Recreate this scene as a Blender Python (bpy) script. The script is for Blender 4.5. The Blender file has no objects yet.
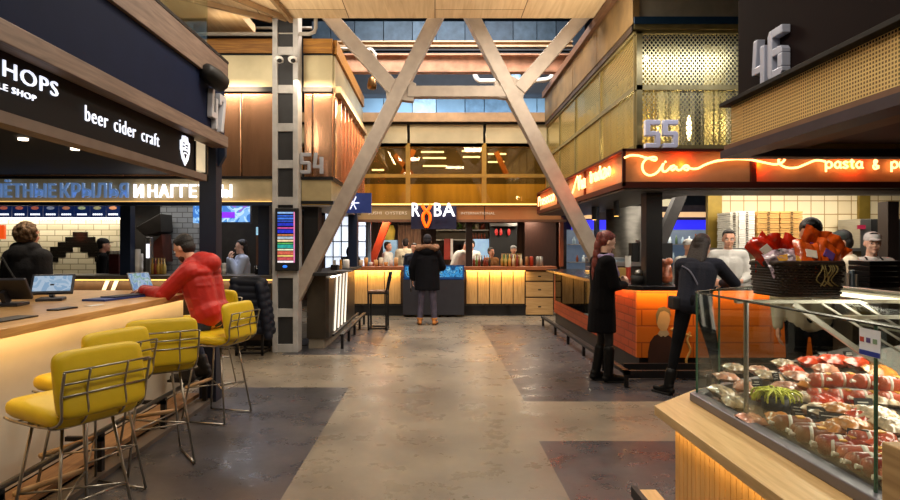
import bpy, bmesh, math, random
from mathutils import Vector, Matrix, Euler
random.seed(7)
SC = bpy.context.scene
COL = SC.collection
PI = math.pi
V = Vector

# ---------------------------------------------------------------- camera frame numbers (900x500, f = 600 px)
CX, CY, F, H = 435.0, 246.0, 600.0, 1.56
def Xp(px, Y): return (px - CX) * Y / F
def Zp(py, Y): return H - (py - CY) * Y / F
def P(px, py, Y): return V((Xp(px, Y), Y, Zp(py, Y)))

# ---------------------------------------------------------------- materials
def lin(c):
    return tuple((x / 12.92 if x <= .04045 else ((x + .055) / 1.055) ** 2.4) for x in c)
def rgb(h):
    return lin(tuple(int(h[i:i + 2], 16) / 255 for i in (0, 2, 4)))
MATS = {}
def mat(name, hexc, rough=.5, metal=0, emit=0, ecol=None, var=.12, scale=6, bump=0, bscale=40, coat=0, aniso=None, spec=.5, sheen=0):
    if name in MATS: return MATS[name]
    m = bpy.data.materials.new(name); m.use_nodes = True
    nt = m.node_tree; b = nt.nodes['Principled BSDF']
    c = rgb(hexc)
    tc = nt.nodes.new('ShaderNodeTexCoord')
    if var:
        n = nt.nodes.new('ShaderNodeTexNoise'); n.inputs['Scale'].default_value = scale; n.inputs['Detail'].default_value = 5
        if aniso:
            mp = nt.nodes.new('ShaderNodeMapping'); mp.inputs['Scale'].default_value = aniso
            nt.links.new(tc.outputs['Object'], mp.inputs['Vector']); nt.links.new(mp.outputs['Vector'], n.inputs['Vector'])
        else:
            nt.links.new(tc.outputs['Object'], n.inputs['Vector'])
        r = nt.nodes.new('ShaderNodeValToRGB')
        r.color_ramp.elements[0].position = .3; r.color_ramp.elements[1].position = .7
        r.color_ramp.elements[0].color = (*[x * (1 - var * 1.6) for x in c], 1)
        r.color_ramp.elements[1].color = (*[min(1, x * (1 + var)) for x in c], 1)
        nt.links.new(n.outputs['Fac'], r.inputs['Fac']); nt.links.new(r.outputs['Color'], b.inputs['Base Color'])
    else:
        b.inputs['Base Color'].default_value = (*c, 1)
    b.inputs['Roughness'].default_value = rough; b.inputs['Metallic'].default_value = metal
    b.inputs['Specular IOR Level'].default_value = spec
    if coat: b.inputs['Coat Weight'].default_value = coat; b.inputs['Coat Roughness'].default_value = .12
    if sheen: b.inputs['Sheen Weight'].default_value = sheen
    if emit:
        b.inputs['Emission Color'].default_value = (*(rgb(ecol) if ecol else c), 1); b.inputs['Emission Strength'].default_value = emit
    if bump:
        n2 = nt.nodes.new('ShaderNodeTexNoise'); n2.inputs['Scale'].default_value = bscale; n2.inputs['Detail'].default_value = 4
        if aniso:
            nt.links.new(mp.outputs['Vector'], n2.inputs['Vector'])
        else:
            nt.links.new(tc.outputs['Object'], n2.inputs['Vector'])
        bp = nt.nodes.new('ShaderNodeBump'); bp.inputs['Strength'].default_value = bump; bp.inputs['Distance'].default_value = .02
        nt.links.new(n2.outputs['Fac'], bp.inputs['Height']); nt.links.new(bp.outputs['Normal'], b.inputs['Normal'])
    MATS[name] = m
    return m
def axes_vec(nt, order):
    """object coordinates re-ordered, e.g. 'xz' puts the wall's x,z into a brick texture's x,y"""
    tc = nt.nodes.new('ShaderNodeTexCoord'); s = nt.nodes.new('ShaderNodeSeparateXYZ'); c = nt.nodes.new('ShaderNodeCombineXYZ')
    nt.links.new(tc.outputs['Object'], s.inputs[0])
    for i, a in enumerate(order): nt.links.new(s.outputs['XYZ'.index(a.upper())], c.inputs[i])
    return c.outputs[0]
def brick_mat(name, c1, c2, cm, bw, bh, order='xz', mortar=.012, rough=.4, offset=.5, bump=.4, coat=0, shift=(0, 0)):
    if name in MATS: return MATS[name]
    m = bpy.data.materials.new(name); m.use_nodes = True
    nt = m.node_tree; b = nt.nodes['Principled BSDF']
    v = axes_vec(nt, order)
    mp = nt.nodes.new('ShaderNodeMapping'); mp.inputs['Location'].default_value = (shift[0], shift[1], 0)
    nt.links.new(v, mp.inputs['Vector'])
    t = nt.nodes.new('ShaderNodeTexBrick'); t.offset = offset
    t.inputs['Scale'].default_value = 1; t.inputs['Brick Width'].default_value = bw; t.inputs['Row Height'].default_value = bh
    t.inputs['Mortar Size'].default_value = mortar; t.inputs['Mortar Smooth'].default_value = .1
    t.inputs['Color1'].default_value = (*rgb(c1), 1); t.inputs['Color2'].default_value = (*rgb(c2), 1); t.inputs['Mortar'].default_value = (*rgb(cm), 1)
    nt.links.new(mp.outputs[0], t.inputs['Vector']); nt.links.new(t.outputs['Color'], b.inputs['Base Color'])
    bp = nt.nodes.new('ShaderNodeBump'); bp.inputs['Strength'].default_value = bump; bp.inputs['Distance'].default_value = .004; bp.invert = True
    nt.links.new(t.outputs['Fac'], bp.inputs['Height']); nt.links.new(bp.outputs['Normal'], b.inputs['Normal'])
    b.inputs['Roughness'].default_value = rough
    if coat: b.inputs['Coat Weight'].default_value = coat
    MATS[name] = m
    return m
def wood_mat(name, c1, c2, rough=.5, along='x', scale=3, plank=0, order='xy', gap='2a1a10'):
    """wood grain stretched along one axis, optionally broken into planks"""
    if name in MATS: return MATS[name]
    m = bpy.data.materials.new(name); m.use_nodes = True
    nt = m.node_tree; b = nt.nodes['Principled BSDF']
    tc = nt.nodes.new('ShaderNodeTexCoord'); mp = nt.nodes.new('ShaderNodeMapping')
    s = [14, 14, 14]; s['xyz'.index(along)] = 1.0
    mp.inputs['Scale'].default_value = s
    nt.links.new(tc.outputs['Object'], mp.inputs['Vector'])
    n = nt.nodes.new('ShaderNodeTexNoise'); n.inputs['Scale'].default_value = scale; n.inputs['Detail'].default_value = 7; n.inputs['Distortion'].default_value = .6
    nt.links.new(mp.outputs[0], n.inputs['Vector'])
    r = nt.nodes.new('ShaderNodeValToRGB'); r.color_ramp.elements[0].position = .32; r.color_ramp.elements[1].position = .68
    r.color_ramp.elements[0].color = (*rgb(c1), 1); r.color_ramp.elements[1].color = (*rgb(c2), 1)
    nt.links.new(n.outputs['Fac'], r.inputs['Fac'])
    out = r.outputs['Color']
    if plank:
        v = axes_vec(nt, order)
        t = nt.nodes.new('ShaderNodeTexBrick'); t.offset = .5; t.inputs['Scale'].default_value = 1
        t.inputs['Brick Width'].default_value = plank[0]; t.inputs['Row Height'].default_value = plank[1]; t.inputs['Mortar Size'].default_value = .006
        t.inputs['Color1'].default_value = (1, 1, 1, 1); t.inputs['Color2'].default_value = (.82, .8, .78, 1); t.inputs['Mortar'].default_value = (*rgb(gap), 1)
        nt.links.new(v, t.inputs['Vector'])
        mx = nt.nodes.new('ShaderNodeMix'); mx.data_type = 'RGBA'; mx.blend_type = 'MULTIPLY'; mx.inputs['Factor'].default_value = 1
        nt.links.new(out, mx.inputs['A']); nt.links.new(t.outputs['Color'], mx.inputs['B']); out = mx.outputs['Result']
    nt.links.new(out, b.inputs['Base Color']); b.inputs['Roughness'].default_value = rough
    MATS[name] = m
    return m
def glass_mat(name, tint='ffffff', refl=.06, rough=.02, grazing=.5):
    if name in MATS: return MATS[name]
    m = bpy.data.materials.new(name); m.use_nodes = True
    nt = m.node_tree; nt.nodes.remove(nt.nodes['Principled BSDF']); out = nt.nodes['Material Output']
    t = nt.nodes.new('ShaderNodeBsdfTransparent'); t.inputs['Color'].default_value = (*rgb(tint), 1)
    g = nt.nodes.new('ShaderNodeBsdfGlossy'); g.inputs['Roughness'].default_value = rough
    lw = nt.nodes.new('ShaderNodeLayerWeight'); lw.inputs['Blend'].default_value = .25
    mr = nt.nodes.new('ShaderNodeMapRange'); mr.inputs['To Min'].default_value = refl; mr.inputs['To Max'].default_value = grazing
    nt.links.new(lw.outputs['Fresnel'], mr.inputs['Value'])
    mx = nt.nodes.new('ShaderNodeMixShader')
    nt.links.new(mr.outputs[0], mx.inputs[0]); nt.links.new(t.outputs[0], mx.inputs[1]); nt.links.new(g.outputs[0], mx.inputs[2]); nt.links.new(mx.outputs[0], out.inputs[0])
    MATS[name] = m
    return m
def mesh_mat(name, hexc, cell, hole=.62, order='xz', diamond=True, rough=.35):
    """perforated / expanded metal: a metal with real see-through holes"""
    if name in MATS: return MATS[name]
    m = bpy.data.materials.new(name); m.use_nodes = True
    nt = m.node_tree; b = nt.nodes['Principled BSDF']; out = nt.nodes['Material Output']
    b.inputs['Base Color'].default_value = (*rgb(hexc), 1); b.inputs['Metallic'].default_value = .8; b.inputs['Roughness'].default_value = rough
    v = axes_vec(nt, order); s = nt.nodes.new('ShaderNodeSeparateXYZ'); nt.links.new(v, s.inputs[0])
    def op(o, a, bb=None):
        n = nt.nodes.new('ShaderNodeMath'); n.operation = o
        for i, q in enumerate((a, bb)):
            if q is None: continue
            if isinstance(q, (int, float)): n.inputs[i].default_value = q
            else: nt.links.new(q, n.inputs[i])
        return n.outputs[0]
    x = op('DIVIDE', s.outputs[0], cell[0]); y = op('DIVIDE', s.outputs[1], cell[1])
    if diamond: x, y = op('ADD', x, y), op('SUBTRACT', x, y)
    fx = op('ABSOLUTE', op('SUBTRACT', op('FRACT', x), .5)); fy = op('ABSOLUTE', op('SUBTRACT', op('FRACT', y), .5))
    hole_ = op('LESS_THAN', op('MAXIMUM', fx, fy), hole / 2)
    tr = nt.nodes.new('ShaderNodeBsdfTransparent'); mx = nt.nodes.new('ShaderNodeMixShader')
    nt.links.new(hole_, mx.inputs[0]); nt.links.new(b.outputs[0], mx.inputs[1]); nt.links.new(tr.outputs[0], mx.inputs[2]); nt.links.new(mx.outputs[0], out.inputs[0])
    MATS[name] = m
    return m

# ---------------------------------------------------------------- mesh building
class MB:
    def __init__(s): s.v = []; s.f = []; s.m = []; s.cur = 0
    def add(s, vs, fs):
        o = len(s.v); s.v += [V(q) for q in vs]; s.f += [[i + o for i in q] for q in fs]; s.m += [s.cur] * len(fs); return s
    def box(s, x0, x1, y0, y1, z0, z1):
        x0, x1 = sorted((x0, x1)); y0, y1 = sorted((y0, y1)); z0, z1 = sorted((z0, z1))
        return s.add([(x0, y0, z0), (x1, y0, z0), (x1, y1, z0), (x0, y1, z0), (x0, y0, z1), (x1, y0, z1), (x1, y1, z1), (x0, y1, z1)],
                     [(0, 3, 2, 1), (4, 5, 6, 7), (0, 1, 5, 4), (1, 2, 6, 5), (2, 3, 7, 6), (3, 0, 4, 7)])
    def obox(s, c, u, v, w, a, b, d):
        """box about c with unit axes u v w and half sizes a b d"""
        c = V(c); u, v, w = V(u) * a, V(v) * b, V(w) * d
        q = [c + i * u + j * v + k * w for k in (-1, 1) for i, j in ((-1, -1), (1, -1), (1, 1), (-1, 1))]
        return s.add(q, [(0, 3, 2, 1), (4, 5, 6, 7), (0, 1, 5, 4), (1, 2, 6, 5), (2, 3, 7, 6), (3, 0, 4, 7)])
    def beam(s, p, q, w, h, up=(0, 1, 0)):
        p, q = V(p), V(q); d = (q - p); L = d.length; d.normalize()
        side = d.cross(V(up)).normalized(); u2 = side.cross(d).normalized()
        return s.obox((p + q) / 2, d, side, u2, L / 2, w / 2, h / 2)
    def cone(s, p, q, r0, r1, n=12, cap=True):
        p, q = V(p), V(q); d = (q - p).normalized()
        a = d.orthogonal().normalized(); b = d.cross(a)
        o = []
        for c, r in ((p, r0), (q, r1)):
            o += [c + (a * math.cos(2 * PI * i / n) + b * math.sin(2 * PI * i / n)) * r for i in range(n)]
        fs = [(i, (i + 1) % n, n + (i + 1) % n, n + i) for i in range(n)]
        if cap: fs += [tuple(range(n))[::-1], tuple(range(n, 2 * n))]
        return s.add(o, fs)
    def cyl(s, p, q, r, n=12): return s.cone(p, q, r, r, n)
    def tube(s, pts, r, n=8, closed=False):
        pts = [V(p) for p in pts]; N = len(pts); rr = r if isinstance(r, (list, tuple)) else [r] * N
        a = None; o = []
        for i in range(N):
            if closed: t = (pts[(i + 1) % N] - pts[i - 1])
            else: t = pts[min(i + 1, N - 1)] - pts[max(i - 1, 0)]
            t = t.normalized() if t.length > 1e-9 else V((0, 0, 1))
            a = t.orthogonal().normalized() if a is None else (a - t * a.dot(t))
            a = a.normalized() if a.length > 1e-6 else t.orthogonal().normalized()
            b = t.cross(a)
            o += [pts[i] + (a * math.cos(2 * PI * k / n) + b * math.sin(2 * PI * k / n)) * rr[i] for k in range(n)]
        fs = []
        for i in range(N if closed else N - 1):
            j = (i + 1) % N
            fs += [(i * n + k, i * n + (k + 1) % n, j * n + (k + 1) % n, j * n + k) for k in range(n)]
        if not closed: fs += [tuple(range(n))[::-1], tuple(range((N - 1) * n, N * n))]
        return s.add(o, fs)
    def lathe(s, prof, c=(0, 0, 0), n=20):
        c = V(c); o = []
        for r, z in prof: o += [c + V((r * math.cos(2 * PI * k / n), r * math.sin(2 * PI * k / n), z)) for k in range(n)]
        fs = []
        for i in range(len(prof) - 1):
            fs += [(i * n + k, i * n + (k + 1) % n, (i + 1) * n + (k + 1) % n, (i + 1) * n + k) for k in range(n)]
        fs += [tuple(range(n))[::-1], tuple(range((len(prof) - 1) * n, len(prof) * n))]
        return s.add(o, fs)
    def frus(s, c0, r0, c1, r1, side, fwd, n=18):
        """closed elliptical frustum, r = (half width, half depth)"""
        o = []
        for c, r in ((V(c0), r0), (V(c1), r1)): o += [c + V(side) * r[0] * math.cos(2 * PI * i / n) + V(fwd) * r[1] * math.sin(2 * PI * i / n) for i in range(n)]
        return s.add(o, [(i, (i + 1) % n, n + (i + 1) % n, n + i) for i in range(n)] + [tuple(range(n))[::-1], tuple(range(n, 2 * n))])
    def ell(s, c, rx, ry, rz, n=14, rot=None):
        c = V(c); o = []; m = n // 2 + 1
        R = rot.to_3x3() if rot is not None else None
        for i in range(1, m):
            t = PI * i / m
            for k in range(n):
                q = V((rx * math.sin(t) * math.cos(2 * PI * k / n), ry * math.sin(t) * math.sin(2 * PI * k / n), rz * math.cos(t)))
                o.append(c + (R @ q if R else q))
        top = V((0, 0, rz)); bot = V((0, 0, -rz))
        o += [c + (R @ top if R else top), c + (R @ bot if R else bot)]
        fs = []
        for i in range(m - 2):
            fs += [(i * n + k, (i + 1) * n + k, (i + 1) * n + (k + 1) % n, i * n + (k + 1) % n) for k in range(n)]
        T = (m - 1) * n
        fs += [(T, k, (k + 1) % n) for k in range(n)] + [(T + 1, (m - 2) * n + (k + 1) % n, (m - 2) * n + k) for k in range(n)]
        return s.add(o, fs)
    def caps(s, p, q, r0, r1=None, n=12):
        """closed tapered capsule"""
        r1 = r0 if r1 is None else r1
        p, q = V(p), V(q); d = (q - p)
        d = d.normalized() if d.length > 1e-6 else V((0, 0, 1))
        pts = []; rr = []
        for t in (-90, -60, -30, 0):
            a = math.radians(t); pts.append(p + d * r0 * math.sin(a)); rr.append(max(1e-4, r0 * math.cos(a)))
        for t in (0, 30, 60, 90):
            a = math.radians(t); pts.append(q + d * r1 * math.sin(a)); rr.append(max(1e-4, r1 * math.cos(a)))
        return s.tube(pts, rr, n)
    def prism(s, poly, o, u, v, n, d):
        """2-D polygon extruded by d along n (concave allowed)"""
        o, u, v, n = V(o), V(u), V(v), V(n)
        a = [o + u * x + v * y for x, y in poly]; b = [q + n * d for q in a]; N = len(poly)
        return s.add(a + b, [tuple(range(N))[::-1], tuple(range(N, 2 * N))] + [(i, (i + 1) % N, N + (i + 1) % N, N + i) for i in range(N)])
    def build(s, name, m, parent=None, bevel=0, smooth=False, seg=2, subsurf=0):
        me = bpy.data.meshes.new(name); me.from_pydata([tuple(q) for q in s.v], [], s.f)
        ms = m if isinstance(m, (list, tuple)) else [m]
        for q in ms: me.materials.append(q)
        for p, i in zip(me.polygons, s.m): p.material_index = min(i, len(ms) - 1)
        bm = bmesh.new(); bm.from_mesh(me); bmesh.ops.recalc_face_normals(bm, faces=bm.faces); bm.to_mesh(me); bm.free()
        if smooth:
            for p in me.polygons: p.use_smooth = True
        me.update()
        o = bpy.data.objects.new(name, me); COL.objects.link(o)
        if bevel:
            b = o.modifiers.new('b', 'BEVEL'); b.width = bevel; b.segments = seg; b.limit_method = 'ANGLE'; b.angle_limit = math.radians(40)
        if subsurf:
            b = o.modifiers.new('s', 'SUBSURF'); b.levels = subsurf; b.render_levels = subsurf
        adopt(o, parent)
        return o
def adopt(o, parent):
    if parent is None: return
    o.parent = parent
    if parent.parent is None and parent.type == 'EMPTY':
        o.matrix_parent_inverse = parent.matrix_basis.inverted()
def box(x0, x1, y0, y1, z0, z1): return MB().box(x0, x1, y0, y1, z0, z1)
def spline(pts, k=6, closed=False):
    pts = [V(p) if len(p) == 3 else V((p[0], p[1], 0)) for p in pts]; N = len(pts); o = []
    R = range(N if closed else N - 1)
    for i in R:
        g = lambda j: pts[j % N] if closed else pts[max(0, min(N - 1, j))]
        a, b, c, d = g(i - 1), g(i), g(i + 1), g(i + 2)
        for t in range(k):
            t /= k
            o.append(.5 * ((2 * b) + (c - a) * t + (2 * a - 5 * b + 4 * c - d) * t * t + (3 * b - a - 3 * c + d) * t ** 3))
    if not closed: o.append(pts[-1])
    return o
def thing(name, label, cat, loc=(0, 0, 0), rz=0, group=None):
    o = bpy.data.objects.new(name, None); COL.objects.link(o)
    o.empty_display_size = .1
    o.matrix_basis = Matrix.Translation(V(loc)) @ Matrix.Rotation(rz, 4, 'Z')
    o['label'] = label; o['category'] = cat
    if group: o['group'] = group
    return o
def tag(o, label, cat, group=None, kind=None):
    o['label'] = label; o['category'] = cat
    if group: o['group'] = group
    if kind: o['kind'] = kind
    return o
def struct(o, label=None, cat=None):
    o['kind'] = 'structure'
    if label: o['label'] = label
    if cat: o['category'] = cat
    return o
def lab(o, label): o['label'] = label; return o
def dup(root, loc, rz, label=None, group=None, tilt=None, scale=None):
    r = root.copy(); COL.objects.link(r)
    r.location = loc; r.rotation_euler = (tilt[0], tilt[1], rz) if tilt else (0, 0, rz)
    if scale: r.scale = scale
    if label: r['label'] = label
    if group: r['group'] = group
    for ch in list(root.children):
        c = ch.copy(); COL.objects.link(c); c.parent = r; c.matrix_parent_inverse = ch.matrix_parent_inverse.copy()
        for g in ch.children:
            d = g.copy(); COL.objects.link(d); d.parent = c; d.matrix_parent_inverse = g.matrix_parent_inverse.copy()
    return r
def place(root, loc, rz, tilt=None, scale=None):
    root.location = loc; root.rotation_euler = (tilt[0], tilt[1], rz) if tilt else (0, 0, rz)
    if scale: root.scale = scale
    return root
def baked(o, mods=True):
    """freeze an object's modifiers into its mesh"""
    dg = bpy.context.evaluated_depsgraph_get(); dg.update()
    me = bpy.data.meshes.new_from_object(o.evaluated_get(dg))
    old = o.data; o.modifiers.clear(); o.data = me
    return o
def blob(mb, name, m, parent=None, voxel=.012, smooth=6, fac=.5):
    """fuse overlapping closed shapes into one continuous skin"""
    o = mb.build(name, m)
    r = o.modifiers.new('r', 'REMESH'); r.mode = 'VOXEL'; r.voxel_size = voxel; r.use_smooth_shade = True
    if smooth:
        s = o.modifiers.new('s', 'SMOOTH'); s.iterations = smooth; s.factor = fac
    baked(o)
    adopt(o, parent)
    return o
def text(body, name, m, parent, o, u, v, w=None, h=None, depth=.01, bold=0, align='L', sx=1, spacing=1.0):
    """extruded lettering: o = lower left (or centre) point, u = reading direction, v = up"""
    cu = bpy.data.curves.new('t', 'FONT'); cu.body = body; cu.size = 1; cu.extrude = .02; cu.offset = bold; cu.space_character = spacing; cu.resolution_u = 3
    t = bpy.data.objects.new('t', cu); COL.objects.link(t)
    dg = bpy.context.evaluated_depsgraph_get(); dg.update()
    me = bpy.data.meshes.new_from_object(t.evaluated_get(dg))
    bpy.data.objects.remove(t)
    xs = [q.co.x for q in me.vertices]; ys = [q.co.y for q in me.vertices]
    x0, x1, y0, y1 = min(xs), max(xs), min(ys), max(ys)
    kx = w / (x1 - x0) if w else None; ky = h / (y1 - y0) if h else None
    if kx is None: kx = ky * sx
    if ky is None: ky = kx / sx
    o, u, v = V(o), V(u).normalized(), V(v).normalized(); n = u.cross(v)
    if align == 'C': ox, oy = (x0 + x1) / 2, (y0 + y1) / 2
    else: ox, oy = x0, y0
    for q in me.vertices:
        c = q.co; q.co = o + u * ((c.x - ox) * kx) + v * ((c.y - oy) * ky) + n * ((c.z / .04 + .5) * depth)
    me.materials.clear(); me.materials.append(m)
    bm = bmesh.new(); bm.from_mesh(me); bmesh.ops.recalc_face_normals(bm, faces=bm.faces); bm.to_mesh(me); bm.free()
    me.name = name
    ob = bpy.data.objects.new(name, me); COL.objects.link(ob); adopt(ob, parent)
    return ob
def area(name, loc, rot, sx, sy, power, col='ffffff', spread=None):
    l = bpy.data.lights.new(name, 'AREA'); l.shape = 'RECTANGLE'; l.size = sx; l.size_y = sy; l.energy = power; l.color = rgb(col)
    if spread: l.spread = spread
    o = bpy.data.objects.new(name, l); COL.objects.link(o); o.location = loc; o.rotation_euler = rot
    return o
def point(name, loc, power, col='ffffff', r=.05):
    l = bpy.data.lights.new(name, 'POINT'); l.energy = power; l.color = rgb(col); l.shadow_soft_size = r
    o = bpy.data.objects.new(name, l); COL.objects.link(o); o.location = loc
    return o
def spot(name, loc, target, power, col='ffffff', ang=70, blend=.6, r=.05):
    l = bpy.data.lights.new(name, 'SPOT'); l.energy = power; l.color = rgb(col); l.spot_size = math.radians(ang); l.spot_blend = blend; l.shadow_soft_size = r
    o = bpy.data.objects.new(name, l); COL.objects.link(o); o.location = loc
    o.rotation_euler = (V(target) - V(loc)).to_track_quat('-Z', 'Y').to_euler()
    return o
# chamfered block digits, 1 wide x 2 high, holes cut as slots
T_ = .27
def digit(mb, ch, o, u, v, n, w, h, d):
    S = {'5': [[(0, 1), (1, 1), (1, 1 - .17), (.32, 1 - .17), (.32, .6), (.88, .6), (1, .52), (1, .08), (.88, 0), (0, 0), (0, .17), (.68, .17), (.68, .44), (0, .44)]],
         '6': [[(0, .1), (.12, 0), (.32, 0), (.32, 1), (.12, 1), (0, .9)], [(.32, .83), (1, .83), (1, 1), (.32, 1)], [(.32, .44), (1, .44), (1, .52), (.88, .6), (.32, .6)],
               [(.32, 0), (.88, 0), (1, .08), (1, .17), (.32, .17)], [(.68, .17), (1, .17), (1, .44), (.68, .44)]],
         '4': [[(0, .36), (.12, 1), (.44, 1), (.3, .42), (.62, .42), (.62, .8), (.94, .8), (.94, .42), (.94, 0), (.62, 0), (.62, .26), (0, .26)]],
         '7': [[(0, 1), (1, 1), (1, .8), (.55, 0), (.2, 0), (.62, .82), (.3, .82), (.3, .7), (0, .7)]]}[ch]
    for poly in S: mb.prism([(x * w, y * h) for x, y in poly], o, u, v, n, d)
    return mb
# ================================================================ materials used everywhere
black = mat('black_steel', '17171a', .42, .3, var=.1)
blackm = mat('matt_black', '141416', .7, var=.1)
navy = mat('navy_steel', '16243c', .45, .2, var=.08)
grey = mat('grey_paint', 'a9a39a', .5, var=.08)
cgrey = mat('column_paint', 'b9b8b6', .5, var=.12, bump=.1)
chrome = mat('chrome_wire', '9a958c', .28, .9, var=.05)
white = mat('white_paint', 'e8e6e0', .5, var=.04)
steel = mat('brushed_steel', 'a9a9a8', .3, .85, var=.08, aniso=(1, 1, 20))
lwood = wood_mat('light_oak', 'b08a58', 'd2ad78', .45, 'z')
ywood = wood_mat('honey_band', '8a5a1c', 'b9822e', .5, 'x')
fasciawood = wood_mat('walnut_strip', '69564b', '8a7568', .55, 'y')
topwood = wood_mat('bar_top_oak', 'b98a50', 'd8ac70', .3, 'y')
ledgewood = wood_mat('ledge_oak', 'c3a06a', 'dcbb86', .4, 'y')
redwood = wood_mat('reddish_wood', '8a4a28', 'a8623a', .4, 'x')
darkw = mat('dark_brown_panel', '3a1f15', .5, var=.2, aniso=(8, 8, 1))
cream = mat('cream_panel', 'cdbb92', .45, .25, var=.12, scale=2)
LED = mat('warm_led', 'ffc873', .5, emit=3, ecol='ffbf62', var=0)
LEDW = mat('white_led', 'ffffff', .5, emit=6, ecol='fff4e0', var=0)
LEDLET = mat('lit_white_letter', 'ffffff', .5, emit=1.5, ecol='f2f4ff', var=0)
SKIN = mat('skin', 'd9a184', .5, var=.05); SKIN.node_tree.nodes['Principled BSDF'].inputs['Subsurface Weight'].default_value = .08
SKIN2 = mat('skin_light', 'e0b59c', .5, var=.05)
BLK = mat('black_cloth', '0d0e12', .9, var=.2, bump=.3, bscale=60, spec=.15)

# ================================================================ floor: ground concrete with darker inset slabs
def floor_material():
    m = bpy.data.materials.new('polished_concrete'); m.use_nodes = True
    nt = m.node_tree; b = nt.nodes['Principled BSDF']; L = nt.links
    tc = nt.nodes.new('ShaderNodeTexCoord')
    def noise(sc, det=6, rough=.6):
        n = nt.nodes.new('ShaderNodeTexNoise'); n.inputs['Scale'].default_value = sc; n.inputs['Detail'].default_value = det; n.inputs['Roughness'].default_value = rough
        L.new(tc.outputs['Object'], n.inputs['Vector']); return n.outputs['Fac']
    def ramp(f, stops):
        r = nt.nodes.new('ShaderNodeValToRGB'); e = r.color_ramp.elements
        e[0].position = stops[0][0]; e[0].color = (*rgb(stops[0][1]), 1); e[1].position = stops[-1][0]; e[1].color = (*rgb(stops[-1][1]), 1)
        for p, c in stops[1:-1]: q = e.new(p); q.color = (*rgb(c), 1)
        L.new(f, r.inputs['Fac']); return r.outputs['Color']
    light = ramp(noise(.9, 6, .55), [(.3, '625a4f'), (.5, '7a7163'), (.7, '928775')])
    dark = ramp(noise(1.1, 6, .55), [(.3, '2e2e30'), (.5, '3e3d42'), (.7, '504e4e')])
    s = nt.nodes.new('ShaderNodeSeparateXYZ'); L.new(tc.outputs['Object'], s.inputs[0])
    def op(o, a, c=None):
        n = nt.nodes.new('ShaderNodeMath'); n.operation = o
        for i, q in enumerate((a, c)):
            if q is None: continue
            if isinstance(q, (int, float)): n.inputs[i].default_value = q
            else: L.new(q, n.inputs[i])
        return n.outputs[0]
    X, Y = s.outputs[0], s.outputs[1]
    def rect(x0, x1, y0, y1):
        return op('MULTIPLY', op('MULTIPLY', op('GREATER_THAN', X, x0), op('LESS_THAN', X, x1)), op('MULTIPLY', op('GREATER_THAN', Y, y0), op('LESS_THAN', Y, y1)))
    f = None
    for r in ((-2.6, -.95, 1.5, 6.62), (-2.2, -.87, 8.6, 11.6), (.9, 3.2, 6.02, 11.9), (.83, 3.2, 1.0, 4.8)):
        q = rect(*r); f = q if f is None else op('MAXIMUM', f, q)
    mx = nt.nodes.new('ShaderNodeMix'); mx.data_type = 'RGBA'; L.new(f, mx.inputs['Factor']); L.new(light, mx.inputs['A']); L.new(dark, mx.inputs['B'])
    sp = ramp(noise(16, 8, .75), [(.25, 'a8a8a8'), (.55, 'ffffff'), (.75, 'e8e4dc')])
    m2 = nt.nodes.new('ShaderNodeMix'); m2.data_type = 'RGBA'; m2.blend_type = 'MULTIPLY'; m2.inputs['Factor'].default_value = .3
    L.new(mx.outputs['Result'], m2.inputs['A']); L.new(sp, m2.inputs['B'])
    L.new(m2.outputs['Result'], b.inputs['Base Color'])
    mr = nt.nodes.new('ShaderNodeMapRange'); mr.inputs['From Min'].default_value = .3; mr.inputs['From Max'].default_value = .7
    mr.inputs['To Min'].default_value = .2; mr.inputs['To Max'].default_value = .42
    L.new(noise(3, 8, .7), mr.inputs['Value']); L.new(mr.outputs[0], b.inputs['Roughness'])
    bp = nt.nodes.new('ShaderNodeBump'); bp.inputs['Strength'].default_value = .05; bp.inputs['Distance'].default_value = .01
    L.new(noise(40, 6, .7), bp.inputs['Height']); L.new(bp.outputs[0], b.inputs['Normal'])
    return m
struct(box(-9, 10, -3, 20, -.2, 0).build('floor', floor_material()))

# ================================================================ hall shell
hall_dark = mat('hall_dark', '1c2026', .8, var=.2)
bluep = mat('blue_grey_cladding', '7d98a8', .5, .1, var=.25, scale=.8)
struct(box(-9, 10, -3, 20, 8.0, 8.2).build('ceiling', hall_dark))
struct(box(-9.2, -9, -3, 20, 0, 8).build('wall_left', hall_dark))
struct(box(10, 10.2, -3, 20, 0, 8).build('wall_right', hall_dark))
struct(box(-9, 10, 19.8, 20, 0, 8).build('wall_back', hall_dark))
struct(box(-9, 10, -3.2, -3, 0, 8).build('wall_front', mat('front_wall_paint', 'a89a84', .8)))
# plywood soffit over the near half, seams as its own board joints
ply = wood_mat('plywood_soffit', 'd4b487', 'ecd0a4', .55, 'y', 1.2, plank=(2.4, 1.25), order='yx', gap='6a4a2a')
struct(MB().box(-6, 2.55, -2.9, 8.72, 4.87, 5.0).box(-6, -2.8, 8.72, 9.35, 4.87, 5.0).build('ceiling_soffit', ply), 'pale plywood soffit over the near half of the hall', 'ceiling')
# upper light panels: blue-grey clerestory wall beyond the beams
m = MB()
xx = -3.2
random.seed(3)
while xx < 3.4:
    w = random.choice((.5, .62, .75)); m.cur = random.choice((0, 0, 1, 2)); m.box(xx, xx + w - .02, 15.6, 15.66, 4.35, 5.42); m.cur += 3; m.box(xx, xx + w - .02, 15.6, 15.66, 5.44, 7.4); xx += w
struct(m.build('wall_clerestory', [bluep, mat('blue_cladding_pale', 'a8c0cc', .5, var=.2), mat('blue_cladding_dark', '5c7484', .5, var=.2), mat('slate_a', '3a444a', .5, var=.25), mat('slate_b', '4c565c', .5, var=.3), mat('slate_c', '30383e', .5, var=.25)]), 'blue grey metal cladding high at the back of the hall', 'wall')

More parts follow.
